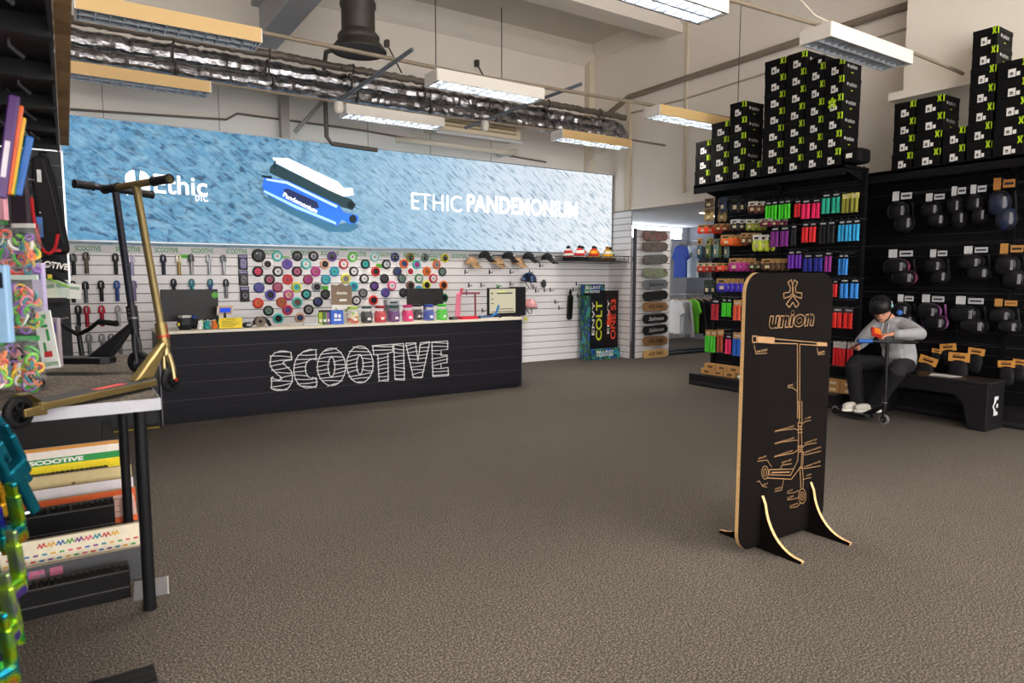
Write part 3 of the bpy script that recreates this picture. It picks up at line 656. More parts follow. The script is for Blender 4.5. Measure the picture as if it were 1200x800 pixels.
for i, (x, y, col, rz, lb) in enumerate(((62, 232, 'tan', .3, 'Tan cap hanging farthest along the wall from the knit hats'), (203, 232, 'tan', .3, 'Tan cap hanging between the first and second black caps'), (316, 230, 'tan', .3, 'Tan cap hanging between the second and third black caps'),
                                   (133, 198, 'black', .5, 'Black cap hanging first of four, above the lit monitor'), (262, 200, 'black', .5, 'Black cap hanging second of four on the white wall'), (374, 203, 'black', .5, 'Black cap hanging third of four, above the blue helmet'), (477, 208, 'black', .5, 'Black cap hanging fourth of four, next to the knit hat shelf'))):
    p = W(*c_(x, y), y=YS-(.13 if col == 'tan' else .31)); m = mat('c9a27a', .8) if col == 'tan' else mat('18181c', .8)
    make('cap', cap, p, lb, 'cap', group='caps on the slatted wall', rot=(0, 0, rz), recolor={'crown': m, 'brim': m, 'button': m, 'cap_badge': mat('d9c5a0' if col == 'tan' else 'c9c9cc', .6)}, scale=(1.08, 1.08, 1.08))
def helmet(root):
    c = MB(); c.ell((0, 0, 0), (.11, .135, .125), 20, 9, v1=.56); c.build('shell', BLACK, root, smooth=60)
    r = MB(); r.torus((0, 0, -.022), .112, .009, 22, 6, M=T(s=(1, 1.2, 1))); r.build('rim', BLACK, root, smooth=60)
    for s in (-1, 1): MB().tube([(s*.1, .03, -.02), (s*.085, -.01, -.09), (s*.03, -.03, -.14)], .007, 6).build('strap', BLACK, root, smooth=60)
    for k in range(5):
        a = -1+.5*k; MB().ell((.075*math.sin(a), -.085*math.cos(a), .085), (.010, .016, .008), 8, 4).build('air_hole', MATTE, root, smooth=60)
    MB().tube([(0, .16, .0), (0, .05, .03)], .006, 6).build('hanging_peg', BLACK, root)
h1 = make('helmet', helmet, W(*c_(377, 318), y=YS-.18), 'Blue black skate helmet with pale print hanging on the white wall', 'helmet', recolor={'shell': ramp_mat('splash_blue', [(.45, '14203a'), (.58, '2a62b0'), (.66, 'b9d6ea')], nscale=9, rough=.35)}, rot=(.1, 0, .5))
h2 = make('helmet', helmet, W(*c_(380, 462), y=YS-.18), 'Pink skate helmet with black straps hanging beside the counter', 'helmet', recolor={'shell': mat('d99a9c', .35)}, rot=(.1, 0, .5))
o = E('swing_tag', W(*c_(357, 535), y=YS-.1), 'yellow and white paper tag hanging below the pink helmet', 'tag')
MB().bb(-.05, .05, -.002, .002, -.06, .06, M=T(ry=.5)).build('card', mat('e2e2d2', .6), o); MB().bb(-.035, .035, -.004, -.002, -.02, .03, M=T(ry=.5)).build('print', mat('d9dc4a', .6), o); MB().tube([(0, .0, .06), (.04, .0, .16)], .002, 5).build('hanging_string', BLACK, o)
o = E('ear_pads_pack', W(*c_(458, 340), y=YS-.04), 'small dark mesh helmet pad hanging beside the blue helmet', 'helmet pad')
MB().ell((0, 0, 0), (.05, .03, .075), 14, 8).build('pad', mat('3d4048', .6), o, smooth=60); MB().torus((0, -.02, -.01), .03, .006, 14, 6, axis='Y').build('pad_ring', BLACK, o, smooth=60); MB().tube([(0, .04, .06), (0, -.03, .06)], .004, 6).build('hanging_hook', BLACK, o)
# black scooter deck hung on the wall
o = E('scooter_deck', W(*c_(602, 470), y=YS-.05), 'black bare scooter deck hanging upright on the white slatted wall', 'scooter deck', rot=(0, .06, 0))
MB().prism(rr(.11, .46, .05), -.02, .02, 0, YFACE).build('deck_board', mat('1b1b1e', .5), o, bevel=.006)
MB().prism(rr(.085, .34, .03), .02, .022, 0, YFACE).build('grip_tape', mat('0b0b0c', .95), o)
MB().tube([(0, 0, .2), (-.02, -.02, .28), (-.05, -.05, .31)], .022, 10).build('head_tube', mat('222225', .4, .5), o, smooth=50)
MB().torus((-.03, -.02, .26), .022, .01, 12, 6, axis='Y').build('clamp', mat('2e2e33', .4, .5), o, smooth=50)
MB().tube([(0, .06, .24), (0, -.03, .24)], .004, 6).build('hanging_hook', BLACK, o)
# spare black hooks
def hook(root):
    MB().bb(-.011, .011, -.006, 0, -.045, .03).build('hook_plate', BLACK, root)
    MB().tube([(0, 0, -.02), (0, -.10, -.02), (0, -.11, -.005)], .006, 6).build('hanging_prong', BLACK, root)
hk = [(43, 345), (112, 345), (23, 272), (157, 272), (272, 272), (435, 237), (30, 388), (343, 375), (412, 375), (492, 372), (618, 370), (636, 338), (642, 403), (519, 437), (540, 470), (118, 485), (378, 272), (398, 355), (460, 372), (272, 337)]
hk.sort()
for i, (x, y) in enumerate(hk):
    make('prong_hook', hook, W(*c_(x, y), y=YS-.0005), 'empty black prong hook on the white wall, %s counted away from the wheels' % (ORD[i+1] if i < 18 else ('nineteenth', 'twentieth')[i-18]), 'hook', group='empty wall hooks')
# wire shelf of knit hats
o = E('hat_shelf', (W(650, 308, y=YS).x, YS-.005, W(650, 305, y=YS).z), 'black wire shelf of knit hats on the white wall', 'shelf'); L_ = W(718, 306, y=YS).x-o.location.x
b = MB(); b.bb(0, L_, -.54, 0, -.012, 0); b.build('shelf_tray', BLACK, o)
b = MB(); 
for z in (.03, .07): b.tube([(0, 0, z), (0, -.54, z), (L_, -.54, z), (L_, 0, z)], .006, 6)
for i in range(14): b.tube([(L_*i/13, -.54, 0), (L_*i/13, -.54, .07)], .004, 5)
b.build('wire_rail', BLACK, o)
def knit(c1, c2, c3): return [mat(c1, .95, bump=.3, scale=80), mat(c2, .95, bump=.3, scale=80), mat(c3, .95, bump=.3, scale=80)]
hats = [(575, 188, 'f0ece6', 'c62a2a', 'red and white patterned', '1b1b1e'), (602, 188, 'c62a2a', 'f0ece6', 'second red and white patterned', '1b1b1e'), (652, 190, '9cc0e0', 'd9662a', 'pale blue and orange striped', '1b1b1e'), (680, 190, 'c6301f', 'e8a72a', 'red and amber striped', '4a4a50'), (722, 192, 'e6d43a', 'c02a30', 'yellow and red striped', '1b1b1e'), (755, 192, 'e9b02a', 'e8e6e0', 'amber and white striped', '6d4a2a'), (803, 194, '5d6a3a', 'd9d6c8', 'olive camouflage', '3a3a2a')]
for (x, y, a, c, nm, pm) in hats:
    p = W(*c_(x, y), y=YS-.13); z0 = W(650, 305, y=YS).z+.001
    o = E('knit_hat', (p.x, YS-.22-.178*(hats.index((x, y, a, c, nm, pm)) % 2), z0), '%s knit hat with dark pompom standing on the wire shelf' % nm, 'hat', group='knit hats on the wire shelf')
    ms = knit(a, c, '1b1b1e')
    b2 = MB(); prof = [(.092, 0), (.098, .03), (.098, .07), (.092, .12), (.072, .17), (.04, .205), (0, .215)]
    for k in range(len(prof)-1): b2.lathe(prof[k:k+2], 16, k % 2, caps=False)
    b2.build('knit_body', ms[:2], o, smooth=60)
    MB().lathe([(.099, -.0), (.104, .02), (.104, .05), (.097, .06)], 16, caps=False).build('cuff', mat(pm, .95), o, smooth=60)
    MB().ell((0, 0, .225), (.038, .038, .034), 10, 7).build('pompom', mat('1b1a1c' if nm != 'amber and white striped' else '8a5a2a', .95, bump=.5, scale=60), o, smooth=60)
# ================================================================== the counter
YC, CX0, CX1, CH, CD = 7.55, .74, 5.155, .958, .66
navy = ramp_mat('dark_plank_laminate', [(.3, '131219'), (.7, '1d1c25')], (.5, 1, 9), 5, 4, .5, bump=.04); navy.node_tree.nodes['Principled BSDF'].inputs['Specular IOR Level'].default_value = .15
ctr = E('shop_counter', (CX0, YC, 0), 'long dark shop counter with pale worktop and white outlined letters', 'counter')
L_ = CX1-CX0
b = MB(); b.bb(0, L_, 0, .03, .06, CH-.03); b.bb(.015, L_-.015, .035, .06, 0, .06); b.bb(0, L_, .03, .05, .06, CH-.03); b.build('front_panel', navy, ctr)
b = MB()
for z in (.24, .42, .60, .78): b.bb(.002, L_-.002, -.0015, .001, z, z+.004)
b.build('panel_groove', mat('34333d', .4), ctr)
for x in (0, L_-.02):
    b = MB(); b.bb(x, x+.02, .05, CD, 0, CH-.03); b.build('side_panel', mat('25242b', .4), ctr)
b = MB(); b.bb(-.006, .004, -.006, .03, 0, CH-.03); b.bb(L_-.004, L_+.006, -.006, .03, 0, CH-.03); b.build('corner_trim', mat('6a6a72', .35, .7), ctr)
b = MB(); b.bb(-.01, L_+.01, -.015, CD, CH-.03, CH); b.build('worktop', mat('ded6c8', .4, var=.05), ctr, bevel=.004)
# hatched wire lettering
_LT = [[(195,125),(198,165),(180,168),(155,172),(150,185),(170,200),(195,225),(203,255),(198,290),(180,318),(150,330),(115,332),(88,322),(90,262),(110,272),(130,275),(143,270),(140,258),(115,240),(92,215),(80,185),(85,150),(105,128),(135,117),(165,117)],
 [(330,110),(332,165),(315,160),(300,163),(283,175),(272,200),(275,235),(290,258),(310,268),(332,262),(335,305),(310,315),(275,318),(240,303),(218,270),(210,225),(215,180),(232,145),(262,120),(295,108)],
 [(x+a*math.cos(2*PI*k/26), y+b*math.sin(2*PI*k/26)) for x, y, a, b in ((415, 203, 77, 102),) for k in range(26)], [(415+19*math.cos(2*PI*k/16), 203+53*math.sin(2*PI*k/16)) for k in range(16)],
 [(570+72*math.cos(2*PI*k/26), 190+101*math.sin(2*PI*k/26)) for k in range(26)], [(570+18*math.cos(2*PI*k/16), 192+52*math.sin(2*PI*k/16)) for k in range(16)],
 [(640,88),(748,80),(750,120),(722,130),(724,280),(675,278),(668,140),(645,135)], [(755,80),(808,76),(808,120),(812,275),(762,272),(758,180)],
 [(820,75),(872,72),(886,170),(900,72),(950,66),(908,262),(862,262),(848,200)], [(962,68),(1048,62),(1048,108),(1012,112),(1012,140),(1045,138),(1045,180),(1012,184),(1012,212),(1050,206),(1052,250),(968,256)]]
def _cl(p): q = W(299+p[0]/4.651, 386+p[1]/4.651, y=YC); return (q.x-CX0, q.z)
lps = [[_cl(p) for p in lp] for lp in _LT]
za, zb = min(p[1] for lp in lps for p in lp), max(p[1] for lp in lps for p in lp)
lps = [[(x, z-(za+zb)/2) for x, z in lp] for lp in lps]
Mx = TM((0, -.004, (za+zb)/2)) @ YFACE
b = MB(); hh = zb-za
for lp in lps: b.strip(lp, .009, .004, 0, Mx, closed=True)
for q in range(10):
    yq = -hh/2+hh*(q+.5)/10
    xs = []
    for lp in lps:
        for i in range(len(lp)):
            (x1, y1), (x2, y2) = lp[i], lp[(i+1) % len(lp)]
            if (y1 <= yq) != (y2 <= yq): xs.append(x1+(yq-y1)*(x2-x1)/(y2-y1))
    xs.sort()
    for i in range(0, len(xs)-1, 2):
        t = random.uniform(-.016, .016); b.strip([(xs[i]-.012, yq-t), ((xs[i]+xs[i+1])/2, yq+random.uniform(-.006, .006)), (xs[i+1]+.012, yq+t)], .008, .004, 0, Mx)
b.build('wire_lettering', mat('e6e6ea', .4), ctr)
# low dark gate closing the gap beside the counter, floor tape
o = E('counter_gate', (.03, 7.62, 0), 'low dark gate panel between the counter and the black display wall', 'gate')
MB().bb(.03, .69, 0, .03, .02, .60).build('gate_panel', mat('2a2b31', .3), o); MB().bb(.03, .69, -.004, .034, .6, .615).build('top_edge', mat('55565c', .4, .5), o)
for x in (.06, .64): MB().bb(x, x+.03, .0, .03, 0, .02).build('foot', BLACK, o)
o = E('floor_tape', (.1, 7.50, 0), 'strip of yellow tape on the carpet beside the counter', 'tape')
MB().bb(0, .6, -.03, .02, .0005, .003).build('tape_strip', mat('d6b92c', .6), o)

# ---- things on the worktop
ZT = CH+.0005
def on_top(px, py=None, dy=.3):
    p = W(px, 380, y=YC+dy); return Vector((p.x, YC+dy, ZT))
def monitor(o, w, h, screen=None, z0=.16, back=False):
    MB().lathe([(.0, 0), (.11, 0), (.11, .008), (.02, .015), (.018, z0+.1), (0, z0+.1)], 20).build('stand', BLACK, o, smooth=40)
    MB().bb(-w/2, w/2, -.03, .0, z0, z0+h).build('bezel', SATIN, o, bevel=.006)
    if screen: MB().bb(-w/2+.015, w/2-.015, -.032, -.03, z0+.02, z0+h-.015).build('screen', screen, o)
    MB().bb(-w*.3, w*.3, 0, .03, z0+.05, z0+h-.05).build('rear_cover', BLACK, o)
# black monitor seen from behind, beside the terminal
def px_w(x0, x1, dy): return W(x1, 380, y=YC+dy).x-W(x0, 380, y=YC+dy).x
o = E('monitor', on_top(223.5, dy=.42), 'black monitor seen from behind with round green sticker, at the fork end of the counter', 'monitor')
monitor(o, px_w(190, 257, .42), .34, z0=.075); 
MB().lathe([(0, 0), (.033, 0), (.033, .002), (0, .002)], 18, M=TM((.25, -.0325, .35)) @ YFACE).build('green_sticker', mat('58b23c', .5), o)
MB().torus((.25, -.0355, .35), .018, .003, 16, 5, axis='Y').build('sticker_print', mat('2f6d24', .5), o)
o = E('monitor', on_top(498, dy=.45), 'black monitor seen from behind, rising above the coloured jars', 'monitor'); monitor(o, px_w(477, 519, .45), .23, z0=.17)
scr = bpy.data.materials.new('till_screen'); scr.use_nodes = True
def _scr(m):
    N = m.node_tree.nodes; L = m.node_tree.links; b = N['Principled BSDF']; b.inputs['Base Color'].default_value = (.01, .01, .01, 1)
    b.inputs['Emission Color'].default_value = lin('d6cdb0'); b.inputs['Emission Strength'].default_value = .8
_scr(scr)
p = on_top(588, dy=.34)
o = E('monitor', p, 'lit monitor with a pale spreadsheet screen at the cap end of the counter', 'monitor', rz=.12)
wd = px_w(567, 600, .34); MB().bb(-wd/2-.02, wd/2+.02, -.02, .02, .0, .40).build('bezel', BLACK, o, bevel=.006)
MB().bb(-wd/2, wd/2, -.023, -.02, .05, .385).build('screen', scr, o)
s = MB()
for i, (x0, x1, z, h) in enumerate(((-.45, .75, .315, .02), (-.9, -.75, .315, .02), (-.9, -.7, .24, .012), (-.9, -.7, .18, .012), (-.45, .8, .1, .01), (-.9, .9, .062, .012))): s.bb(x0*wd/2, x1*wd/2, -.025, -.023, z, z+h)
s.build('screen_lines', mat('4a4436', .5, emit=.15), o); MB().bb(-wd*.2, wd*.1, -.025, -.023, .34, .35).build('screen_line_green', mat('b6d24a', .5, emit=.6), o)
MB().bb(wd/2+.03, wd/2+.2, -.02, .16, 0, .41).build('rear_cabinet', BLACK, o, bevel=.008)
MB().bb(-wd/2-.01, wd/2+.05, -.08, .1, -.0, .02).build('stand', BLACK, o)
o = E('toy_plant', (p.x-.06, p.y, ZT+.401), 'tiny green toy plant on top of the lit monitor', 'toy')
k = MB()
for q in range(7): k.ell((.04*math.cos(q*.9), .02*math.sin(q*.9), .025+.006*(q % 3)), (.02, .012, .008), 8, 4, M=T(rz=q*.9))
k.build('leaves', mat('3c9a38', .5), o, smooth=60); MB().lathe([(0, 0), (.02, 0), (.025, .02), (0, .02)], 10).build('pot', mat('2f6d3a', .5), o)
# payment terminal
o = E('payment_terminal', on_top(264, dy=.24), 'card payment terminal with blue screen on a stand', 'payment terminal')
MB().lathe([(0, 0), (.06, 0), (.06, .01), (.014, .02), (.014, .17), (0, .17)], 16).build('stand', BLACK, o, smooth=40)
Mx = T(0, -.01, .19, rx=.5); MB().box((0, 0, 0), (.16, .03, .10), 0, Mx).build('terminal_body', mat('d8b98f', .4), o, bevel=.008)
MB().box((0, -.0165, .01), (.11, .003, .06), 0, Mx).build('screen', mat('2347c0', .3, emit=.7), o)
for s_ in (-1, 1): MB().box((s_*.075, -.014, 0), (.014, .012, .1), 0, Mx).build('side_grip', WHITE, o)
# tin, laces, yellow sign, tape gun ...
o = E('hexagonal_tin', on_top(217, dy=.15), 'dark hexagonal tin with a pale lid and yellow mark on the counter', 'tin')
MB().lathe([(0, 0), (.055, 0), (.085, .055), (.06, .125), (0, .125)], 6).build('body', mat('25262c', .4), o); MB().lathe([(.058, .125), (.064, .13), (.064, .15), (0, .15)], 6).build('lid', mat('b9b9b4', .4), o)
MB().box((-.055, -.05, .06), (.02, .01, .03), 0, T(rz=-.2)).build('yellow_mark', mat('d9c32c', .5), o)
o = E('water_bottle', on_top(228, dy=.27), 'small black bottle with blue top between the tin and the laces', 'bottle')
MB().lathe([(0, 0), (.035, 0), (.035, .09), (.02, .11), (.0, .11)], 14).build('body', BLACK, o, smooth=40); MB().lathe([(.02, .11), (.022, .13), (0, .14)], 12).build('cap', mat('2447a0', .4), o, smooth=40)
lacec = [('e8e8e6', 'white'), ('2fae5a', 'green'), ('2a9a9a', 'teal'), ('d9d9d2', 'pale grey'), ('e07a2a', 'orange'), ('1c7a48', 'dark green')]
for i, (c, nm) in enumerate(lacec):
    q = on_top(234+(i//2)*8.6+2*(i % 2), dy=.08+.10*(i % 2))
    o = E('lace_bundle', q, '%s bundle of laces heaped on the counter beside the yellow sign' % nm.capitalize(), 'laces', group='lace bundles', rz=i*.6)
    k = MB()
    for t in range(4): k.torus((0, 0, .014+.022*t), .021-.002*t, .0115, 16, 6, M=T(rx=.12*math.sin(i+t)*(t > 0), ry=.12*math.cos(i*2+t)*(t > 0), rz=t))
    k.build('wound_lace', mat(c, .8, bump=.3, scale=50), o, smooth=60); MB().torus((.028, 0, .048), .046, .005, 14, 5, axis='Y', M=T(s=(.35, 1, 1))).build('band', mat('f4f4f0', .6), o, smooth=60)
o = E('yellow_sign', on_top(270.5, dy=.06), 'small yellow notice with dark lettering standing on the counter', 'sign')
w_ = px_w(257, 284, .06); MB().bb(-w_/2, w_/2, 0, .006, 0, .115).build('board', mat('e8cf1c', .5), o); MB().bb(-w_/2, w_/2, 0, .07, 0, .004).build('foot', mat('d9c01c', .5), o)
k = MB(); vs, fs = text_fit('TRICKS', w_*.4, .014, bold=.02); k.add(vs, fs, 0, TM((0, -.0008, .1)) @ YFACE)
for r_ in range(5): k.bb(-w_*.38, w_*(.1+.25*((r_*7) % 3)/2), -.001, 0, .02+r_*.014, .025+r_*.014)
k.build('lettering', mat('6a5a10', .5), o)
o = E('parts_bag', on_top(290, dy=.1), 'small black bag of parts lying between the yellow sign and tape gun', 'bag'); MB().ell((0, 0, .03), (.055, .04, .03), 14, 8, p=.7).build('pouch', mat('2b2b2e', .4), o, smooth=60); MB().box((.01, -.038, .03), (.05, .004, .03)).build('label_patch', mat('9a9a9a', .5), o)
o = E('tape_gun', on_top(305, dy=.16), 'black tape dispenser gun lying on the counter below the wheels', 'tape dispenser')
MB().lathe([(.02, -.025), (.055, -.025), (.055, .025), (.02, .025)], 20, M=T(0, 0, .056, rx=PI/2), caps=False).build('tape_roll', mat('6a5a4a', .4), o, smooth=40)
k = MB(); k.prism([(-.09, .03), (-.03, .11), (.05, .11), (.09, .08), (.13, .0), (.10, .0), (.06, .06), (0, .04), (-.06, .02)], -.012, .012, 0, TM((0, .04, 0)) @ YFACE); k.build('frame', BLACK, o, bevel=.003)
MB().tube([(.09, .03, .07), (.115, .03, .008)], .014, 8).build('handle', BLACK, o, smooth=50); MB().bb(-.1, -.085, -.03, .03, .015, .05).build('blade', STEEL, o)
o = E('pen_tray', on_top(364, dy=.1), 'clear tray of pens lying on the counter before the pack stand', 'tray'); MB().bb(-.09, .09, -.04, .04, 0, .02).build('tray', mat('cfd4d6', .2), o, bevel=.005)
for s_ in (-.02, .0, .02): MB().tube([(-.075, s_, .028), (.07, s_, .026)], .005, 6).build('pen', mat('e6e6ea' if s_ else '3a5a9a', .3), o)
pk = [('9ab63a', 'green'), ('e0d56a', 'pale yellow'), ('3a6a3a', 'dark green'), ('d9cf6a', 'straw coloured'), ('8a5aa0', 'violet')]
for i, (c, nm) in enumerate(pk):
    o = E('small_pack', on_top(375+i*2.6, dy=.14+.02*(i % 2)), '%s small pack standing upright in the cluster beside the blue card box' % nm.capitalize(), 'pack', group='small upright packs', rz=.3-.12*i)
    MB().bb(-.02, .02, -.012, .012, 0, .14).build('sleeve', mat(c, .5), o, bevel=.003); MB().bb(-.014, .014, -.0135, -.012, .03, .06).build('print', mat('f0f0ea', .5), o); MB().bb(-.012, .012, -.004, .004, .14, .165).build('tab', mat('2a2a2a', .5), o)
o = E('blue_card_box', on_top(395.5, dy=.08), 'bright blue card display box with white figures on the counter', 'card box')
MB().bb(-.075, .075, 0, .06, 0, .165).build('box_body', mat('2a5cc8', .45), o, bevel=.002)
k = MB(); k.ell((-.02, -.003, .10), (.02, .003, .028), 10, 6); k.ell((.025, -.003, .095), (.018, .003, .024), 10, 6); k.bb(-.04, .045, -.002, 0, .04, .06); k.build('printed_figures', mat('e6eaf4', .5), o, smooth=40)
o = E('brown_sign', on_top(401, dy=.26), 'brown cardboard sign with torn top behind the blue card box', 'sign')
MB().prism([(-.125, .22), (.125, .215), (.125, .42), (.10, .46), (.05, .44), (0, .47), (-.06, .45), (-.125, .46)], 0, .01, 0, YFACE).build('card_board', mat('7d6a58', .7), o)
MB().bb(-.12, .12, -.008, -.002, 0, .225).build('white_poster', mat('e6e4e0', .5), o)
k = MB(); vs, fs = text_fit('thanks', .13, .035, bold=.03); k.add(vs, fs, 0, TM((0, -.0112, .36)) @ YFACE); k.build('lettering', WHITE, o); MB().bb(-.03, .06, -.0112, -.01, .26, .285).build('white_patch', WHITE, o)
k = MB(); 
for (x, z, w2, h2) in ((-.07, .17, .03, .02), (.05, .15, .04, .03), (-.02, .06, .05, .04), (.08, .07, .02, .03), (-.09, .08, .02, .02)): k.bb(x-w2/2, x+w2/2, -.0095, -.008, z-h2/2, z+h2/2)
k.build('poster_print', mat('8aa06a', .5), o)
MB().bb(-.1, .1, .0, .07, 0, .006).build('foot', CARD, o)
# jars
glass = mat('f2f6f8', .08, var=0, alpha=.10)
def jar(root):
    k = MB(); k.lathe([(0, 0), (.078, 0), (.088, .012), (.09, .1), (.085, .14), (.06, .165), (.058, .17)], 24, caps=False); k.build('glass_jar', glass, root, smooth=50)
    c = MB(); rnd = random.Random(3)
    c.lathe([(0, .004), (.07, .004), (.074, .02), (.074, .125), (.0, .135)], 14, caps=False)
    for q in range(90):
        a = rnd.uniform(0, 2*PI); z = rnd.uniform(.012, .13); r = .07 if z < .115 else .055
        c.ell((r*math.cos(a), r*math.sin(a), z), (.014, .014, .012), 6, 4, M=None)
    c.build('contents', GREY, root, smooth=60)
    MB().lathe([(0, .169), (.066, .169), (.068, .172), (.068, .192), (.06, .198), (0, .198)], 24).build('lid', BLACK, root, smooth=40)
    MB().bb(-.022, .022, -.0935, -.089, .035, .065).build('price_sticker', WHITE, root)
jl = [(414, .12, 'ramp', 'a8c84a', 'jar of mixed sweets at the end of the jar row, beside the white poster', 'green'), (430, .12, '1d1d20', '2b4a4a', 'jar of black bits beside the sweets jar', ''), (445.7, .12, 'd3162e', '9c1626', 'jar of red bits with a red lid', ''), (462, .12, '6a2a86', '2a4a4a', 'jar of purple bits with a dark lid', ''),
      (478, .12, 'ea1a78', 'c21c66', 'jar of hot pink bits with a pink lid', ''), (502.5, .12, '1c3fae', '1c3f9e', 'jar of blue bits with a blue lid', ''), (518, .12, '3fd01e', '2fae1a', 'jar of bright green bits with a green lid', ''), (488.5, .30, '232326', '17171a', 'dark jar half hidden behind the pink and blue jars', '')]
sweets = ramp_mat('mixed_sweets', [(0, 'e9e0c0'), (.25, 'e9e0c0'), (.4, 'd96a3a'), (.5, 'f0eee0'), (.6, '8ab43a'), (.75, 'd94a5a'), (.9, 'f2d860')], nscale=22, rough=.4, tex='VORONOI', interp='CONSTANT')
for i, (x, dy, c, lid, lb, _) in enumerate(jl):
    make('jar', jar, on_top(x, dy=dy), 'Clear '+lb, 'jar', group='jars on the counter', recolor={'contents': sweets if c == 'ramp' else mat(c, .35), 'lid': mat(lid, .35)}, scale=(.88, .88, 1.02))
o = E('label_printer', on_top(459, dy=.34), 'pale grey receipt printer behind the red and purple jars', 'printer'); MB().bb(-.08, .08, -.06, .06, 0, .2).build('printer_base', mat('5a5f66', .4), o); MB().bb(-.085, .085, -.07, .06, .2, .27).build('printer_top', mat('a9aeb4', .4), o, bevel=.01); MB().bb(-.05, .05, -.072, -.07, .22, .24).build('paper_slot', BLACK, o)
# mini scooter parts at the far end
o = E('pink_scooter_deck', on_top(536, dy=.3), 'pink scooter deck standing upright on the counter', 'scooter deck', rot=(.08, 0, .5))
MB().prism(rr(.10, .34, .04), -.012, .012, 0, TM((0, 0, .18)) @ YFACE).build('deck_board', mat('e07f9c', .4), o, bevel=.004); MB().tube([(.03, 0, .30), (.06, -.01, .40)], .02, 8).build('head_tube', mat('b8405a', .4), o, smooth=50)
MB().box((0, 0, .012), (.1, .12, .012), 0, T(rx=-.08)).build('display_foot', BLACK, o)
o = E('bar_stand', on_top(552, dy=.4), 'maroon tube frame standing behind the red tray', 'stand')
k = MB(); k.tube([(-.16, 0, .33), (.14, 0, .33)], .014, 8); k.tube([(.07, 0, .33), (.07, 0, .012)], .014, 8); k.build('tube_frame', mat('7d3a4a', .4), o, smooth=50); MB().bb(-.02, .14, -.06, .06, 0, .012).build('foot', mat('5a2a36', .5), o)
o = E('red_tray', on_top(548, dy=.1), 'red tray lying on the counter beside the green jar', 'tray')
k = MB(); k.bb(-.13, .13, -.06, .06, 0, .008); k.bb(-.13, .13, -.06, -.052, .008, .035); k.bb(-.13, .13, .052, .06, .008, .035); k.bb(-.13, -.122, -.06, .06, .008, .035); k.bb(.122, .13, -.06, .06, .008, .035); k.build('tray', mat('c4172f', .4), o)
o = E('small_black_box', on_top(531, dy=.08), 'small black box between the green jar and the red tray', 'box'); MB().bb(-.045, .045, -.04, .04, 0, .035).build('box_body', BLACK, o, bevel=.004); MB().bb(-.03, .03, -.0415, -.04, .01, .022).build('print', GREY, o)
o = E('mini_scooter', on_top(572, dy=.08), 'small blue scooter model lying in front of the lit monitor', 'mini scooter')
k = MB(); k.bb(-.15, .08, -.03, .03, .012, .035); k.build('deck', mat('1d4f86', .4), o, bevel=.006)
k = MB(); k.tube([(.07, 0, .03), (.13, 0, .07), (.17, 0, .17)], .016, 8); k.build('neck', mat('1f6aa8', .35, .4), o, smooth=50); k = MB(); k.tube([(.12, .0, .055), (.19, 0, .02)], .012, 8); k.build('fork', mat('163d66', .4), o, smooth=50)
for x in (-.13, .19): MB().lathe([(0, -.01), (.02, -.01), (.02, .01), (0, .01)], 14, M=T(x, 0, .02, rx=PI/2)).build('wheel', BLACK, o, smooth=40)

# ================================================================== carton display stand with boxed scooters
splash = ramp_mat('splash_print', [(.30, '0b1420'), (.40, '1d63b8'), (.50, '0f1a2a'), (.58, '3f9a3a'), (.66, '2a8fd0'), (.8, '0d1624')], (1, 1, .7), 5.5, 5, .4, distort=1.6)
x0, x1 = W(688, 420, y=9.35).x, W(716, 420, y=9.35).x
o = E('display_stand', (x0, 9.30, 0), 'blue and green printed cardboard stand in the corner of the white wall', 'display stand'); wd = W(726, 420, y=9.3).x-x0
zt = W(700, 333, y=9.5).z
k = MB(); k.bb(0, wd*.74, .22, .25, 0, zt); k.bb(0, .02, 0, .22, 0, zt*.85); k.build('back_panel', splash, o)
MB().bb(.02, wd*.98, -.02, .22, 0, .20).build('base_box', splash, o, bevel=.004)
for (s, z, h, xx) in (('BLUNT', zt-.06, .06, .36), ('HUNTER', zt-.15, .07, .36)):
    k = MB(); vs, fs = text_fit(s, wd*.5, h, bold=.03); k.add(vs, fs, 0, TM((wd*xx, .2185, z)) @ YFACE); k.build('lettering', WHITE, o)
for (s, z) in (('BLUNT', .14), ('HUNTER', .08)):
    k = MB(); vs, fs = text_fit(s, wd*.55, .05, bold=.03); k.add(vs, fs, 0, TM((wd*.5, -.0225, z)) @ YFACE); k.build('lettering', WHITE, o)
def boxed(nm, xa, xb, z1, m, tx, tm_, lb):
    q = E('boxed_scooter', (x0+xa, 9.32, .2005), lb, 'boxed scooter', group='boxed scooters in the stand')
    MB().bb(0, xb-xa, 0, .17, 0, z1).build('box_body', m, q, bevel=.003)
    k = MB(); vs, fs = text_fit(tx, z1*.7, (xb-xa)*.4, bold=.02); k.add(vs, fs, 0, TM(((xb-xa)*.6, -.0015, z1*.5)) @ YFACE @ T(rz=PI/2)); k.build('lettering', tm_, q)
    k = MB(); vs, fs = text_fit('ENVY', z1*.6, (xb-xa)*.16, bold=.01); k.add(vs, fs, 0, TM(((xb-xa)*.22, -.0015, z1*.55)) @ YFACE @ T(rz=PI/2)); k.build('lettering', WHITE, q)
    return q
boxed('a', .03, wd*.52, 1.02, mat('10131a', .4), 'COLT', mat('c6d02a', .5), 'tall black boxed scooter with yellow lettering in the printed stand')
q = boxed('b', wd*.54, wd*.96, 1.06, mat('1a1014', .4), 'ONE S3', mat('e6482a', .5), 'tall black boxed scooter with red flash in the printed stand')
MB().prism([(.02, .35), (.10, .62), (.13, .5), (.17, .42), (.12, .3)], 0, .001, 0, TM((0, -.0005, .1)) @ YFACE).build('red_flash', mat('e0401f', .5), q)

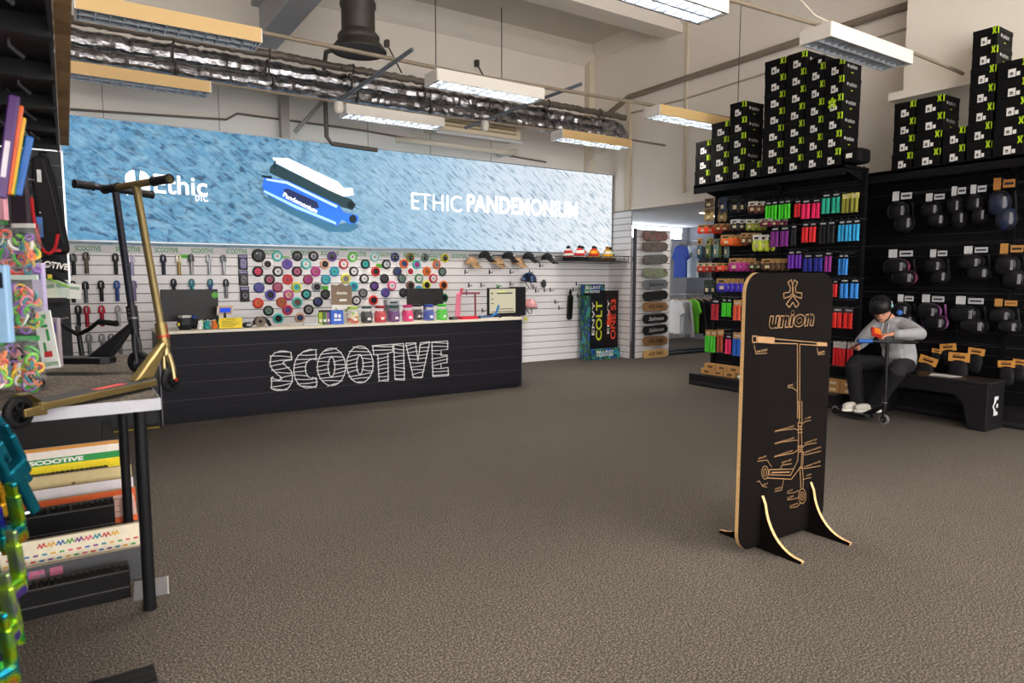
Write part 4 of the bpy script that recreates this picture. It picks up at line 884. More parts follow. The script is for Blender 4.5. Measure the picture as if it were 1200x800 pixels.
# ================================================================== skateboard decks on the partition
def deck(root):
    n = 18; out = []
    for i in range(n+1):
        a = PI/2+PI*i/n; out.append((-.30+.105*math.cos(a)*1.05, .105*math.sin(a)))
    for i in range(n+1):
        a = -PI/2+PI*i/n; out.append((.30+.105*math.cos(a)*1.05, .105*math.sin(a)))
    # slight kick at nose and tail: split along X
    k = MB(); xs = [-.41+.82*i/24 for i in range(25)]
    def half(x): 
        if abs(x) <= .30: return .105
        t = min(1, (abs(x)-.30)/.1103); return .105*math.sqrt(max(.0008, 1-t*t))
    vs = []; 
    for x in xs:
        h = half(x); kk = max(0, abs(x)-.26); yy = .7*kk*kk
        vs += [(x, -.0-yy, -h), (x, -.0-yy, h), (x, .011-yy, h), (x, .011-yy, -h)]
    fs = []
    for i in range(len(xs)-1):
        a = 4*i; b2 = a+4
        for j in range(4): fs.append((a+j, a+(j+1) % 4, b2+(j+1) % 4, b2+j))
    fs += [(3, 2, 1, 0), (len(vs)-4, len(vs)-3, len(vs)-2, len(vs)-1)]
    k.add(vs, fs); k.build('deck_board', GREY, root, smooth=30)
    for x in (-.2, .2): 
        h = MB(); h.tube([(x, .09, -.107), (x, -.03, -.107)], .004, 6); h.build('hanging_peg', BLACK, root)
dk = [(185, ramp_mat('deck_red', [(.4, '241a1a'), (.55, '7d2a24'), (.7, '2f5a4a')], nscale=9, rough=.4), 'red and dark printed', '', ''), (235, ramp_mat('deck_brown', [(.4, '1a1a1a'), (.6, '5a3a24'), (.75, '2a4a40')], nscale=12, rough=.4), 'dark brown mottled', '', ''),
      (295, ramp_mat('deck_camo', [(.35, '1d1c1a'), (.55, '4a443a'), (.7, '23231f')], nscale=9, rough=.4), 'dark camouflage', '', ''), (357, ramp_mat('deck_green', [(.35, '6a6a62'), (.55, '6f7d5a'), (.7, '5a4a48')], nscale=5, rough=.4), 'green and grey', '', ''),
      (412, mat('62656c', .4), 'grey', 'Salmon', '1c1c20'), (465, mat('161618', .4), 'plain black', '', ''), (516, ramp_mat('deck_wood', [(.3, '7d5a34'), (.7, '9a7244')], (2, 1, 20), 4, 4, .45), 'brown wooden', 'AVE PARK', '241a10'),
      (572, mat('131315', .4), 'black white script', 'Salmon', 'c9c9cc'), (625, mat('19191c', .4), 'black pale script', 'Salmon', 'a9a9ac'), (677, ramp_mat('deck_wood2', [(.3, '73522e'), (.7, '8c673c')], (2, 1, 20), 4, 4, .45), 'darker brown wooden', 'AVE PARK', '1f160e'), (737, ramp_mat('deck_pale', [(.3, 'c69c62'), (.7, 'd9b47a')], (2, 1, 20), 4, 4, .45), 'pale wooden', 'AVE PARK', '2a2018')]
for i, (cy, m, nm, tx, tc_) in enumerate(dk):
    p = W(720+188/4, 230+cy/4, y=9.0)
    p.y = 8.985
    r = make('skateboard_deck' + ('|'+tx if tx else ''), deck, p, '%s skateboard deck, %s from the top of the vertical row of decks' % (nm.capitalize(), ORD[i+1] if i < 10 else 'eleventh and lowest'), 'skateboard deck', group='skateboard decks', rot=(-.12, -.03*((i % 3)-.4), 0), recolor={'deck_board': m}, scale=(.80, 1, .80))
    if tx:
        prev = [c for c in kids(r) if c.name.startswith('lettering')]
        if not prev:
            k = MB(); vs, fs = text_fit(tx, .5, .09, bold=.02, shear=.3 if tx == 'Salmon' else 0); k.add(vs, fs, 0, TM((.04, -.0015, 0)) @ YFACE); k.build('lettering', mat(tc_, .5), r); _protos['skateboard_deck|'+tx] = tree_of(r)
        else: prev[0].material_slots[0].link = 'OBJECT'; prev[0].material_slots[0].material = mat(tc_, .5)

# ================================================================== clothes in the side room
rx, ry = W(805, 300, y=8.9).x, 8.9
def rail(z, x0, x1, y, lb):
    o = E('clothes_rail', (x0, y, z), lb, 'clothes rail')
    k = MB(); k.tube([(0, 0, 0), (x1-x0, 0, 0)], .009, 8); k.build('rail_bar', STEEL, o, smooth=50)
    for x in (.02, x1-x0-.02): MB().tube([(x, 0, 0), (x, 0, -z)], .014, 8).build('rail_upright', STEEL, o, smooth=50)
    MB().bb(-.0, x1-x0, -.12, .12, -z, -z+.03).build('rail_base', BLACK, o)
    return o
def shirt(root):
    ou = [(-.07, .0), (-.19, -.04), (-.29, -.25), (-.215, -.31), (-.2, -.22), (-.205, -.66), (.205, -.66), (.2, -.22), (.215, -.31), (.29, -.25), (.19, -.04), (.07, .0), (0, -.05)]
    MB().prism(ou, -.025, .025, 0, TM((0, 0, -.1)) @ YFACE).build('shirt_body', GREY, root, bevel=.012)
    MB().tube([(-.17, 0, -.13), (0, 0, -.07), (.17, 0, -.13)], .008, 6).build('hanger', mat('a98a5a', .5), root); MB().tube([(0, 0, -.07), (.006, 0, -.03), (.021, 0, -.006), (.017, 0, .016), (0, .0, .0225), (-.019, 0, .014)], .003, 6).build('hanging_hook', STEEL, root)
    MB().torus((0, 0, -.115), .065, .009, 16, 5, M=T(s=(1, .4, 1))).build('collar', GREY, root, smooth=60)
def longshirt(root):
    ou = [(-.07, .0), (-.19, -.04), (-.30, -.5), (-.33, -.72), (-.25, -.73), (-.21, -.3), (-.21, -.68), (.21, -.68), (.21, -.3), (.25, -.73), (.33, -.72), (.30, -.5), (.19, -.04), (.07, .0), (0, -.05)]
    MB().prism(ou, -.025, .025, 0, TM((0, 0, -.1)) @ YFACE).build('shirt_body', GREY, root, bevel=.012)
    MB().tube([(-.17, 0, -.13), (0, 0, -.07), (.17, 0, -.13)], .008, 6).build('hanger', mat('a98a5a', .5), root); MB().tube([(0, 0, -.07), (.006, 0, -.03), (.021, 0, -.006), (.017, 0, .016), (0, .0, .0225), (-.019, 0, .014)], .003, 6).build('hanging_hook', STEEL, root)
    MB().torus((0, 0, -.115), .065, .009, 16, 5, M=T(s=(1, .4, 1))).build('collar', GREY, root, smooth=60)
zt = W(800, 281, y=9.5).z; zl = W(800, 345, y=9.2).z
rail(zt, 9.3, 11.6, 9.55, 'upper steel rail of hanging T-shirts in the side room')
rail(zl, 9.2, 11.2, 9.2, 'lower steel rail of hanging tops in the side room')
def hang(kind, px, y, z, c, lb, rz, print_=None):
    x = W(px, 330, y=y).x
    r = make('t_shirt' if kind == 's' else 'long_sleeved_shirt', shirt if kind == 's' else longshirt, (x, y, z), lb, 'shirt', group='shirts in the side room', rot=(0, 0, rz), recolor={'shirt_body': mat(c, .85), 'collar': mat(c, .85)})
    return r
hang('s', 797, 9.55, zt, '24429a', 'royal blue T-shirt on the upper rail of the side room', -1.8)
r = hang('s', 810, 9.55, zt, 'b9c8d6', 'pale blue white T-shirt with a palm print on the upper rail', -1.8)
k = MB(); k.ell((0, -.028, -.28), (.05, .003, .03), 10, 5); k.ell((0, -.028, -.33), (.035, .003, .02), 10, 5); k.build('palm_print', mat('5a6a2a', .7), r)
for i, (px, c, nm) in enumerate(((809, '3a3a44', 'charcoal'), (815, '6d6f78', 'grey'), (821, '26262c', 'black'), (827, '4a2428', 'dark maroon'), (833, '7d1c2a', 'red'))):
    hang('s', px+10, 9.55, zt, c, '%s T-shirt tucked behind the pale printed T-shirt on the upper rail' % nm.capitalize(), -1.8)
hang('s', 792, 9.2, zl, 'd5d8dc', 'white T-shirt on the lower rail beside the skateboard decks', -1.8)
hang('l', 803, 9.2, zl, 'a9acb0', 'light grey long sleeved top on the lower rail', -1.8)
hang('s', 812, 9.2, zl, '66c22a', 'lime green T-shirt on the lower rail', -1.8)
for i, (px, c, nm) in enumerate(((818, '1b1b1f', 'black'), (824, '232328', 'charcoal'), (829, '2e2e33', 'dark grey'))):
    hang('l', px+2*i, 9.2, zl, c, '%s long sleeved top on the lower rail beyond the lime T-shirt' % nm.capitalize(), -1.8)
# ================================================================== black shelving along the long wall
shelf_blk = mat('0d0c0f', .5, spec=.2, var=.1, scale=6); rail_m = mat('5d5c62', .3, .8)
FACE = -PI/2                                              # local -Y turned to face -X
def gondola(name, x0, xb, y0, y1, zl, lb, rails, base=True):
    o = E(name, (x0, y0, 0), lb, 'shelving'); D, L_ = xb-x0, y1-y0
    MB().bb(D, D+.03, 0, L_, .0, zl).build('back_panel', shelf_blk, o)
    k = MB(); z = .3
    while z < zl-.1: k.bb(D-.006, D, .02, L_-.02, z, z+.008); z += .12
    k.build('slat_groove', mat('3d3c42', .3, .7), o)
    for y in [0, L_/2, L_-.05]: 
        u = MB(); u.bb(D-.03, D+.0, y, y+.05, 0, zl); 
        for q in range(int(zl/.06)): u.bb(D-.032, D-.029, y+.018, y+.032, .1+q*.06, .13+q*.06, 1)
        u.build('upright', [shelf_blk, mat('050505', .9)], o)
    if base: MB().bb(0, D, 0, L_, 0, .16).build('base_shelf', mat('19181b', .45), o, bevel=.004); MB().bb(-.004, .0, .02, L_-.02, .03, .06).build('kick_strip', mat('2c2b2f', .4), o)
    k = MB(); k.bb(.0, D, 0, L_, zl-.03, zl); k.bb(0, .02, 0, L_, zl-.11, zl+.006); k.build('top_ledge', shelf_blk, o)
    for y in (.04, L_/2, L_-.06): MB().prism([(0, 0), (D, 0), (D, -.12)], 0, .015, 0, T(0, y+.015, zl-.03, rx=PI/2)).build('bracket', shelf_blk, o)
    for z in rails: MB().tube([(D-.014, .06, z), (D-.014, L_-.06, z)], .007, 6).build('hanging_rail', rail_m, o, smooth=50)
    return o
G1X, G1B, G1Y0, G1Y1, G1Z = 7.25, 7.72, 4.28, 6.43, 2.75
G2X, G2B, G2Y0, G2Y1, G2Z = 7.78, 8.22, 1.3, 4.64, 2.69
g1 = gondola('shelving_unit', G1X, G1B, G1Y0, G1Y1, G1Z, 'black shelving unit hung with coloured handlebar grips, boxed helmets on its top ledge', [W(1000, y, x=7.6).z for y in (211, 257, 294, 327, 352, 380, 404, 432)])
g2 = gondola('shelving_unit', G2X, G2B, G2Y0, G2Y1, G2Z, 'black shelving unit hung with protective pads, behind the bench', [W(1090, y, x=8.1).z for y in (222, 285, 343, 402)])

# ------------------------------------------------------------------ grips
XG = 7.46
def grips(root):
    c = MB(); c.bb(-.04, .04, -.003, .003, 0, .055); c.build('header_card', BLACK, root)
    MB().bb(-.026, .026, -.004, -.003, .018, .032).build('card_print', mat('b9b9bc', .6), root)
    for s in (-1, 1):
        g = MB(); pr = [(.0, -.002), (.0185, -.002), (.0185, -.012)]
        for q in range(9): z = -.014-.014*q; pr += [(.0165, z), (.0180, z-.004), (.0180, z-.010), (.0165, z-.012)]
        pr += [(.021, -.141), (.021, -.149), (.0, -.15)]
        g.lathe(pr, 12, M=T(s*.0205, -.012, 0)); g.build('grip', GREY, root, smooth=35)
    h = MB(); h.tube([(0, .20, .05), (0, -.02, .05), (0, -.028, .062)], .004, 6); h.build('hanging_hook', rail_m, root)
gcol = {'green': '3fd01c', 'red': 'e31c26', 'hot pink': 'f01b62', 'teal': '1fae90', 'olive': '8a8a2c', 'purple': '7d1f86', 'black': '1c1b1f', 'light blue': '24a6e0', 'violet': '6a22b0', 'navy': '1d2590', 'magenta': '93208a', 'blue': '2a86dc', 'crimson': 'b01a2c',
        'salmon': 'e0553c', 'rust': 'a2421f', 'pink': 'ea2768', 'royal blue': '1f5fc0', 'lime': '45c32a', 'dark red': '6e1420', 'scarlet': 'ee2a22'}
def e6(x, y): return (800+x/5, 180+y/5)
def e4(x, y): return (820+x/4.444, 310+y/4.444)
def grow(pt, x0, x1, y0, y1, n, col, where, header=None):
    """a run of hanging grip packs spanning crop pixels x0..x1, y0..y1"""
    (a, ya), (b, yb) = pt(x0, y0), pt(x1, y1)
    pA, pB = W(a, (ya+yb)/2, x=XG), W(b, (ya+yb)/2, x=XG); top = W((a+b)/2, ya, x=XG).z; bot = W((a+b)/2, yb, x=XG).z
    wy = abs(pA.y-pB.y); np_ = max(1, round(n/2)); pitch = wy/np_
    for i in range(np_):
        y = pA.y-(i+.5)*pitch
        num = '' if np_ == 1 else (' %s of %d,' % (ORD[i+1], np_))
        make('grip_pair', grips, (XG+random.uniform(-.01, .01), y, top), '%s grip pair,%s %s' % (col.capitalize(), num, where), 'handlebar grips', group='hanging grips on the black shelving', rot=(0, random.uniform(-.02, .02), FACE+random.uniform(-.06, .06)),
             recolor={'grip': mat(gcol[col], .5), 'header_card': mat(header, .6) if header else None}, scale=(pitch/.091, 1.0, (top-bot)/.15))
top1 = 'top row of the grip shelving, below the box ledge'
grow(e6, 485, 635, 300, 385, 7, 'green', 'top row below the box ledge')
grow(e6, 650, 695, 294, 372, 2, 'red', 'top row beside the hot pink grips')
grow(e6, 697, 810, 292, 380, 5, 'hot pink', 'top row between red and teal grips')
grow(e6, 812, 925, 258, 350, 5, 'teal', 'top row between hot pink and olive grips')
grow(e6, 930, 1036, 262, 345, 4, 'olive', 'top row at the pad shelving end', 'd9cf6a')
grow(e6, 515, 630, 455, 545, 5, 'purple', 'second row, below the green grips')
grow(e6, 635, 672, 445, 540, 2, 'black', 'second row beside the purple grips')
grow(e6, 700, 790, 430, 520, 4, 'red', 'second row below the hot pink grips')
grow(e6, 792, 900, 425, 525, 5, 'black', 'second row beside the light blue grips')
grow(e6, 908, 1042, 415, 512, 6, 'light blue', 'second row below the olive grips')
grow(e6, 618, 700, 592, 672, 4, 'violet', 'third row beside the navy grips')
grow(e6, 705, 830, 612, 690, 5, 'navy', 'third row above the wooden sign')
grow(e6, 832, 880, 600, 692, 2, 'magenta', 'third row beside the navy grips')
grow(e6, 910, 975, 615, 710, 3, 'blue', 'third row below the light blue grips')
grow(e4, 692, 722, 100, 168, 2, 'red', 'fourth row beside the wooden sign edge')
grow(e4, 730, 830, 97, 175, 5, 'blue', 'fourth row beside the wooden sign')
grow(e4, 692, 805, 250, 330, 5, 'scarlet', 'fifth row above the hooked red grips', '3a3a3e')
grow(e4, 690, 802, 435, 528, 6, 'red', 'lowest row behind the seated person', 'c9c9cc')
grow(e4, 60, 105, 205, 288, 2, 'crimson', 'fifth row on the clothes side of the sign')
grow(e4, 115, 166, 198, 270, 3, 'green', 'fifth row on the clothes side of the sign')
grow(e4, 176, 220, 212, 290, 2, 'salmon', 'fifth row half hidden by the wooden sign', 'c9a06a')
grow(e4, 28, 86, 370, 455, 3, 'lime', 'sixth row on the clothes side of the sign', 'b98a52')
grow(e4, 88, 125, 368, 452, 2, 'rust', 'sixth row beside the lime grips', 'b98a52')
grow(e4, 132, 166, 388, 465, 2, 'pink', 'sixth row beside the rust grips')
grow(e4, 172, 222, 385, 475, 2, 'royal blue', 'sixth row half hidden by the wooden sign', 'b98a52')
# carded soft goods stacked one behind another on long prongs
def carded(root):
    MB().bb(-.07, .07, -.002, .002, .0, .045).build('header_card', CARD, root)
    MB().bb(-.045, .02, -.003, -.002, .012, .03).build('card_print', mat('3a2a1c', .6), root)
    k = MB()
    for s in (-1, 1): k.ell((s*.034, -.0, -.035), (.034, .022, .042), 10, 7, p=.7)
    k.build('goods', GREY, root, smooth=60)
    MB().bb(-.02, .03, -.0235, -.021, -.05, -.02).build('goods_label', mat('d9c8a0', .6), root)
    MB().tube([(.05, .02, .035), (.05, -.018, .035)], .004, 6).build('hanging_hook', rail_m, root)
def cstack(pt, x0, x1, y0, y1, n, card, goods, nm, where):
    (a, ya), (b, yb) = pt(x0, y0), pt(x1, y1)
    pA, pB = W(a, (ya+yb)/2, x=XG), W(b, (ya+yb)/2, x=XG); top = W((a+b)/2, ya, x=XG).z; bot = W((a+b)/2, yb, x=XG).z
    wy = abs(pA.y-pB.y); sc = (top-bot)/.125; tot = wy*.62
    for i in range(n):
        num = 'front' if i == 0 else 'middle' if i < n-1 else 'rearmost'
        if n > 3 and 0 < i < n-1: num = ORD[i+1]
        make('carded_pack', carded, (XG-.07+.2*i/max(1, n-1)*.8, (pA.y+pB.y)/2+ (wy*.19)-i*wy*.38/max(1, n-1), bot+.08*sc), '%s carded pack, %s of its prong, %s' % (nm.capitalize(), num, where), 'carded pack', group='carded packs on long prongs', rot=(0, 0, FACE+random.uniform(-.04, .04)),
             recolor={'header_card': mat(card, .7), 'goods': mat(goods, .55)}, scale=(tot/.14, 1, sc))
cstack(e6, 150, 235, 262, 320, 2, '6a5038', '5a4630', 'brown', 'top row at the clothes end')
cstack(e6, 148, 235, 322, 400, 2, '8a7346', 'a08a55', 'tan striped', 'below the brown packs at the clothes end')
cstack(e6, 238, 300, 255, 345, 2, '2a3a5a', '24304a', 'dark blue', 'top row beside the brown packs')
cstack(e6, 300, 395, 250, 350, 3, '17171a', '1f1f22', 'black', 'top row under the shortest box column')
cstack(e6, 405, 490, 280, 352, 3, 'd9d4cc', '5a2f1c', 'brown leather look', 'top row beside the green grips')
cstack(e6, 107, 210, 415, 470, 3, 'a5804e', 'ea3a1a', 'orange red', 'second row at the clothes end')
cstack(e6, 210, 285, 410, 455, 3, 'a5804e', '8a3a1c', 'rust', 'second row beside the orange red packs')
cstack(e6, 300, 392, 385, 452, 3, 'd6d6d6', '26262a', 'black white tagged', 'second row below the black packs')
cstack(e6, 392, 470, 385, 452, 3, 'c9c9c4', '7d8a22', 'lime brown', 'second row beside the white tagged packs')
cstack(e6, 472, 590, 380, 428, 3, 'bfb9b4', '661238', 'dark magenta', 'second row above the purple grips')
cstack(e6, 106, 152, 495, 620, 2, 'b98a52', '31566a', 'long blue brown', 'third row at the clothes end')
cstack(e6, 158, 200, 495, 615, 2, '8a8a4a', '5a6a2a', 'long olive', 'third row beside the long blue brown packs')
cstack(e6, 202, 246, 500, 615, 2, '6a7a74', '5f7a78', 'long grey green', 'third row beside the long olive packs')
cstack(e6, 242, 360, 475, 542, 4, 'b08a56', 'e8641c', 'orange', 'third row below the rust packs')
cstack(e6, 360, 432, 465, 535, 3, 'b08a56', '5a3a1c', 'dark brown', 'third row beside the orange packs')
cstack(e6, 430, 516, 475, 575, 3, 'e6e6e2', 'b9c83a', 'white lime', 'third row beside the purple grips')
cstack(e6, 105, 182, 640, 697, 3, 'd9c8a4', 'b3242a', 'cream red', 'fourth row at the clothes end')
cstack(e6, 220, 292, 640, 690, 3, 'b08a56', 'f0402a', 'bright orange red', 'fourth row beside the cream red packs')
cstack(e6, 290, 402, 612, 692, 4, 'b08a56', 'b02a8a', 'magenta', 'fourth row below the orange packs')
cstack(e6, 408, 482, 630, 682, 3, '9a7446', '2a3a24', 'dark green', 'fourth row beside the magenta packs')
cstack(e6, 482, 605, 615, 690, 4, 'b08a56', '4a3420', 'brown card', 'fourth row beside the wooden sign top')
cstack(e4, 105, 205, 72, 146, 4, 'b08a56', '3a2ab0', 'indigo', 'fifth row above the crimson grips')
cstack(e4, 40, 100, 80, 160, 3, '2a3a34', '22302c', 'deep green', 'fifth row beside the indigo packs')
# little cartons on the base shelf
def carton(root):
    MB().bb(-.09, .09, -.05, .05, 0, .075).build('carton_body', CARD, root, bevel=.002); MB().bb(-.03, .05, -.0512, -.05, .02, .05).build('carton_print', mat('5a4024', .6), root); MB().bb(-.09, .09, -.008, .008, .075, .0755).build('tape', mat('9a7240', .4), root)
zb = .161
for i, (px, lv, wh) in enumerate(((829, 0, 'front end'), (838, 0, 'middle'), (847, 0, 'sign end'), (832, 1, 'front end, upper'), (842, 1, 'sign end, upper'), (851, 1, 'top by the white packets'))):
    p = W(829, 432, x=7.4); make('small_carton', carton, (7.42, p.y-.195*i if lv == 0 else p.y-.06-.195*(i-3), zb+.0765*lv), 'Small brown carton on the base shelf by the clothes, %s' % wh, 'carton', group='small cartons on the base shelf', rot=(0, 0, FACE+random.uniform(-.02, .02)))
for i, (px, lv) in enumerate(((977, 0), (985, 0), (977.5, 1), (985.5, 1))):
    p = W(976, 455, x=7.45); make('small_carton', carton, (7.48, p.y-.19*(i % 2), zb+.0765*lv), 'Small brown carton behind the seated person, %s' % ('lower, sign side', 'lower, bench side', 'upper, sign side', 'upper, bench side')[i], 'carton', group='small cartons on the base shelf', rot=(0, 0, FACE), recolor={'carton_print': mat('d9cdb6', .6)})
for i, px in enumerate((850, 856, 862)):
    p = W(829, 432, x=7.4); o = E('white_packet', (7.35, p.y-.62-.135*i, zb), 'White packet on the base shelf beside the cartons, %s from the carton side' % ORD[i+1], 'packet', group='white packets', rz=.2*i)
    MB().ell((0, 0, .03), (.05, .06, .03), 12, 6, p=.6).build('packet_body', mat('d9dadd', .4), o, smooth=60); MB().box((0, -.02, .058), (.04, .03, .004)).build('packet_print', mat('8a8c94', .5), o)

# ------------------------------------------------------------------ boxed helmets on the ledges
boxm = mat('0d0c0e', .6, spec=.15, var=.2, scale=8); neon = mat('b5dc16', .5); lblm = mat('eceae8', .6)
def hbox(root):
    MB().bb(-.15, .15, -.18, .18, 0, .15).build('box_body', boxm, root, bevel=.002)
    MB().bb(-.153, .153, -.183, .183, .148, .192).build('box_lid', mat('111012', .6, spec=.15, var=.2, scale=8), root, bevel=.002)
    k = MB(); k.prism([(.085, .125), (.098, .15), (.085, .192), (.1, .192), (.108, .165), (.122, .192), (.138, .192), (.122, .155), (.138, .12), (.122, .12), (.11, .14), (.1, .118)], 0, .0015, 0, TM((0, -.183, 0)) @ YFACE)
    k.bb(.086, .137, -.183, -.10, .192, .1932); k.bb(.153, .1545, -.183, -.16, .12, .192); k.build('neon_mark', neon, root)
    MB().bb(-.045, .028, -.1815, -.18, .025, .105).build('label_sticker', lblm, root)
    k = MB(); k.prism(circ(.017, 10, -.012, .055, 0, PI, True), 0, .001, 0, TM((0, -.1815, 0)) @ YFACE); k.bb(-.03, .006, -.1825, -.1815, .043, .05); k.build('label_icon', BLACK, root)
    MB().bb(.036, .07, -.1815, -.18, .03, .07).build('small_sticker', lblm, root)
    k = MB(); vs, fs = text('union', .065, bold=.02); k.add(vs, fs, 0, T(.1515, .02, .115, rx=PI/2, rz=PI/2)); k.prism(circ(.018, 10), 0, .001, 0, T(.151, -.085, .115, rx=PI/2, rz=PI/2)); k.build('side_lettering', mat('b9b9b6', .6), root)
    MB().bb(.15, .1515, -.02, .02, .045, .055).build('side_tick', neon, root)
BOXES = {}
def col_boxes(x0, x1, n, X, zl, where, h, nm):
    ya, yb = W(x0, 190, x=X).y, W(x1, 190, x=X).y; wd = abs(ya-yb)
    for i in range(n):
        pos = 'single box' if n == 1 else 'bottom' if i == 0 else 'top' if i == n-1 else ORD[i+1]+' from bottom'
        j = random.uniform(-.006, .006)
        BOXES[(where, i)] = make('helmet_box', hbox, (X+.185, (ya+yb)/2+j, zl+i*h), ('Black boxed helmet, %s of %s' % (pos, where)).replace('single box of', 'alone in'), 'box', group=nm, rot=(0, 0, FACE+random.uniform(-.02, .02)), scale=((wd-.012)/.306, 1, h/.1935))
XB1, ZB1, XB2, ZB2 = 7.29, G1Z+.001, 7.82, G2Z+.001
gB = 'boxed helmets on the ledges'
for (x0, x1, n, wh) in ((814, 832, 3, 'the lowest column at the clothes end'), (832, 853, 4, 'the second column from the clothes end'), (853, 872, 5, 'the third column from the clothes end'), (873, 891, 1, 'the gap between the short and tall columns'),
                        (892, 916, 7, 'the first tall column, beside the gap'), (917, 940, 7, 'the second tall column on the grip ledge'), (940, 962, 6, 'the third tall column on the grip ledge'), (962, 984, 6, 'the fourth tall column on the grip ledge')):
    col_boxes(x0, x1, n, XB1, ZB1, wh, .197, gB)
for (x0, x1, n, wh) in ((1044, 1069, 4, 'the column beside the pier lip'), (1070, 1102, 4, 'the column below the pier lip end'), (1103, 1129, 2, 'the low column before the tallest column'), (1130, 1160, 7, 'the tallest column, by the photo edge'), (1161, 1199, 5, 'the column cut by the photo edge')):
    col_boxes(x0, x1, n, XB2, ZB2, wh, .185, gB)
# box with the big emblem
k = MB()
for q in range(6):
    if q != 3: k.prism([(-.014, .016), (-.022, .058), (0, .075), (.022, .058), (.014, .016)], 0, .002, 0, TM((-.01, -.1835, .1)) @ YFACE @ T(rz=PI/3*q))
k.build('large_emblem', neon, BOXES[('the fourth tall column on the grip ledge', 3)])
o = E('helmet_bag', (XB1+.16, W(1001, 175, x=XB1+.1).y, ZB1+.012), 'small black drawstring helmet bag at the end of the grip ledge', 'bag'); MB().ell((0, 0, .085), (.13, .105, .085), 18, 10, p=.4).build('bag_body', mat('121113', .7, spec=.15), o, smooth=60); MB().bb(-.1335, -.129, -.02, .05, .06, .11).build('label_sticker', lblm, o)
o = E('loose_box', (XB1+.2, W(968, 70, x=XB1+.2).y, ZB1+6*.197), 'single smaller black box lying on the fourth tall column', 'box'); MB().bb(-.12, .12, -.06, .1, 0, .10).build('box_body', boxm, o, bevel=.003); MB().bb(-.1215, -.12, -.02, .02, .03, .07).build('label_sticker', lblm, o)

# ------------------------------------------------------------------ protective pads
XP = 8.02
def pads(root):
    MB().bb(-.085, -.02, -.004, .0, -.02, .075).build('header_card', mat('d4d4d6', .6), root); MB().bb(.0, .10, -.008, -.004, -.01, .055).build('price_card', mat('c4c6cc', .6), root)
    k = MB(); k.bb(.012, .088, -.009, -.008, .012, .032); k.build('card_print', mat('2a2a2e', .6), root)
    for q, (x, z, s) in enumerate(((-.02, -.13, 1.), (.045, -.26, .95))):
        c = MB(); c.ell((x, -.02, z), (.095*s, .075*s, .10*s), 16, 9, p=.8); c.build('pad_cap', mat('17161a', .3, var=.2), root, smooth=60)
        c = MB(); c.torus((x, .005, z), .085*s, .02, 18, 6, axis='Y'); c.build('pad_padding', mat('1d1c20', .85), root, smooth=60)
        MB().bb(x+.05, x+.07, -.085, -.05, z-.045, z+.045).build('side_tag', mat('8a8a90', .6), root)
    for pp in ([(-.09, .02, -.04), (-.10, .03, -.2), (-.06, .02, -.34)], [(.10, .02, -.04), (.115, .03, -.2), (.09, .02, -.34)]): k = MB(); k.tube(pp, .018, 6, flat=.4); k.build('strap', mat('222126', .9), root, smooth=60)
    MB().tube([(0, .12, .06), (0, -.03, .06)], .004, 6).build('hanging_hook', rail_m, root)
def pset(x0, x1, y0, y1, lb, rc=None):
    a, b = W(x0, (y0+y1)/2, x=XP), W(x1, (y0+y1)/2, x=XP); t = W((x0+x1)/2, y0, x=XP).z; u = W((x0+x1)/2, y1, x=XP).z
    return make('knee_pad_set', pads, (XP, (a.y+b.y)/2, t-.075*(t-u)/.44), lb, 'protective pads', group='pads on the black shelving', rot=(0, 0, FACE+random.uniform(-.1, .1)), recolor=rc, scale=(abs(a.y-b.y)/.265, 1, (t-u)/.44))
pset(1040, 1071, 224, 274, 'black knee pad set, top row, beside the grip shelving')
pset(1079, 1110, 226, 268, 'black knee pad set with white price card, top row, second from the grips')
pset(1110, 1134, 218, 268, 'black angled elbow pad set, top row, beside the tilted white card')
pset(1132, 1158, 216, 264, 'black shin pad set, top row, before the brown header card')
br = {'header_card': mat('b5793a', .7), 'price_card': mat('b5793a', .7), 'pad_cap': ramp_mat('pad_blue', [(.4, '17161a'), (.6, '1f2a4a'), (.7, '6a4a1a')], nscale=12, rough=.3)}
pset(1157, 1192, 208, 272, 'knee pads with brown header card and amber edging, top row', br)
pset(1034, 1074, 292, 336, 'black and pink edged pad set, second row, above the helmet wearer', {'pad_padding': mat('8a3a5a', .85)})
pset(1084, 1113, 292, 334, 'black pad set, second row, second from the grips')
pset(1122, 1162, 288, 330, 'black ribbed pad set with big white card, second row')
pset(1164, 1203, 285, 340, 'pads with brown header card, second row', {'header_card': mat('c08a48', .7), 'price_card': mat('c08a48', .7)})
pset(1047, 1073, 345, 384, 'black pad set, third row, half hidden by the seated person')
pset(1073, 1111, 345, 388, 'black and lilac pad set, third row', {'pad_padding': mat('9a5a96', .8), 'strap': mat('8f4f90', .85)})
pset(1111, 1158, 347, 392, 'black wrist pad set in clear pack, third row')
pset(1158, 1196, 350, 392, 'black pads with brown header card, third row', {'header_card': mat('c08a48', .7), 'price_card': mat('c08a48', .7), 'card_print': mat('8a5a2a', .6)})
def glove(root):
    MB().bb(-.085, .085, -.004, .004, -.03, .05).build('header_card', mat('d99a48', .7), root)
    k = MB(); k.bb(-.05, .05, -.005, -.004, .0, .02); k.bb(-.05, .05, -.005, -.004, .026, .03); k.build('card_print', mat('4a3018', .7), root)
    MB().ell((0, .0, -.13), (.08, .035, .115), 14, 8, p=.7).build('packed_goods', mat('161518', .7, var=.3), root, smooth=60)
    MB().tube([(0, .06, .04), (0, -.02, .04)], .004, 6).build('hanging_hook', rail_m, root)
bx = lambda x, y: (960+x/4.446, 330+y/4.446)
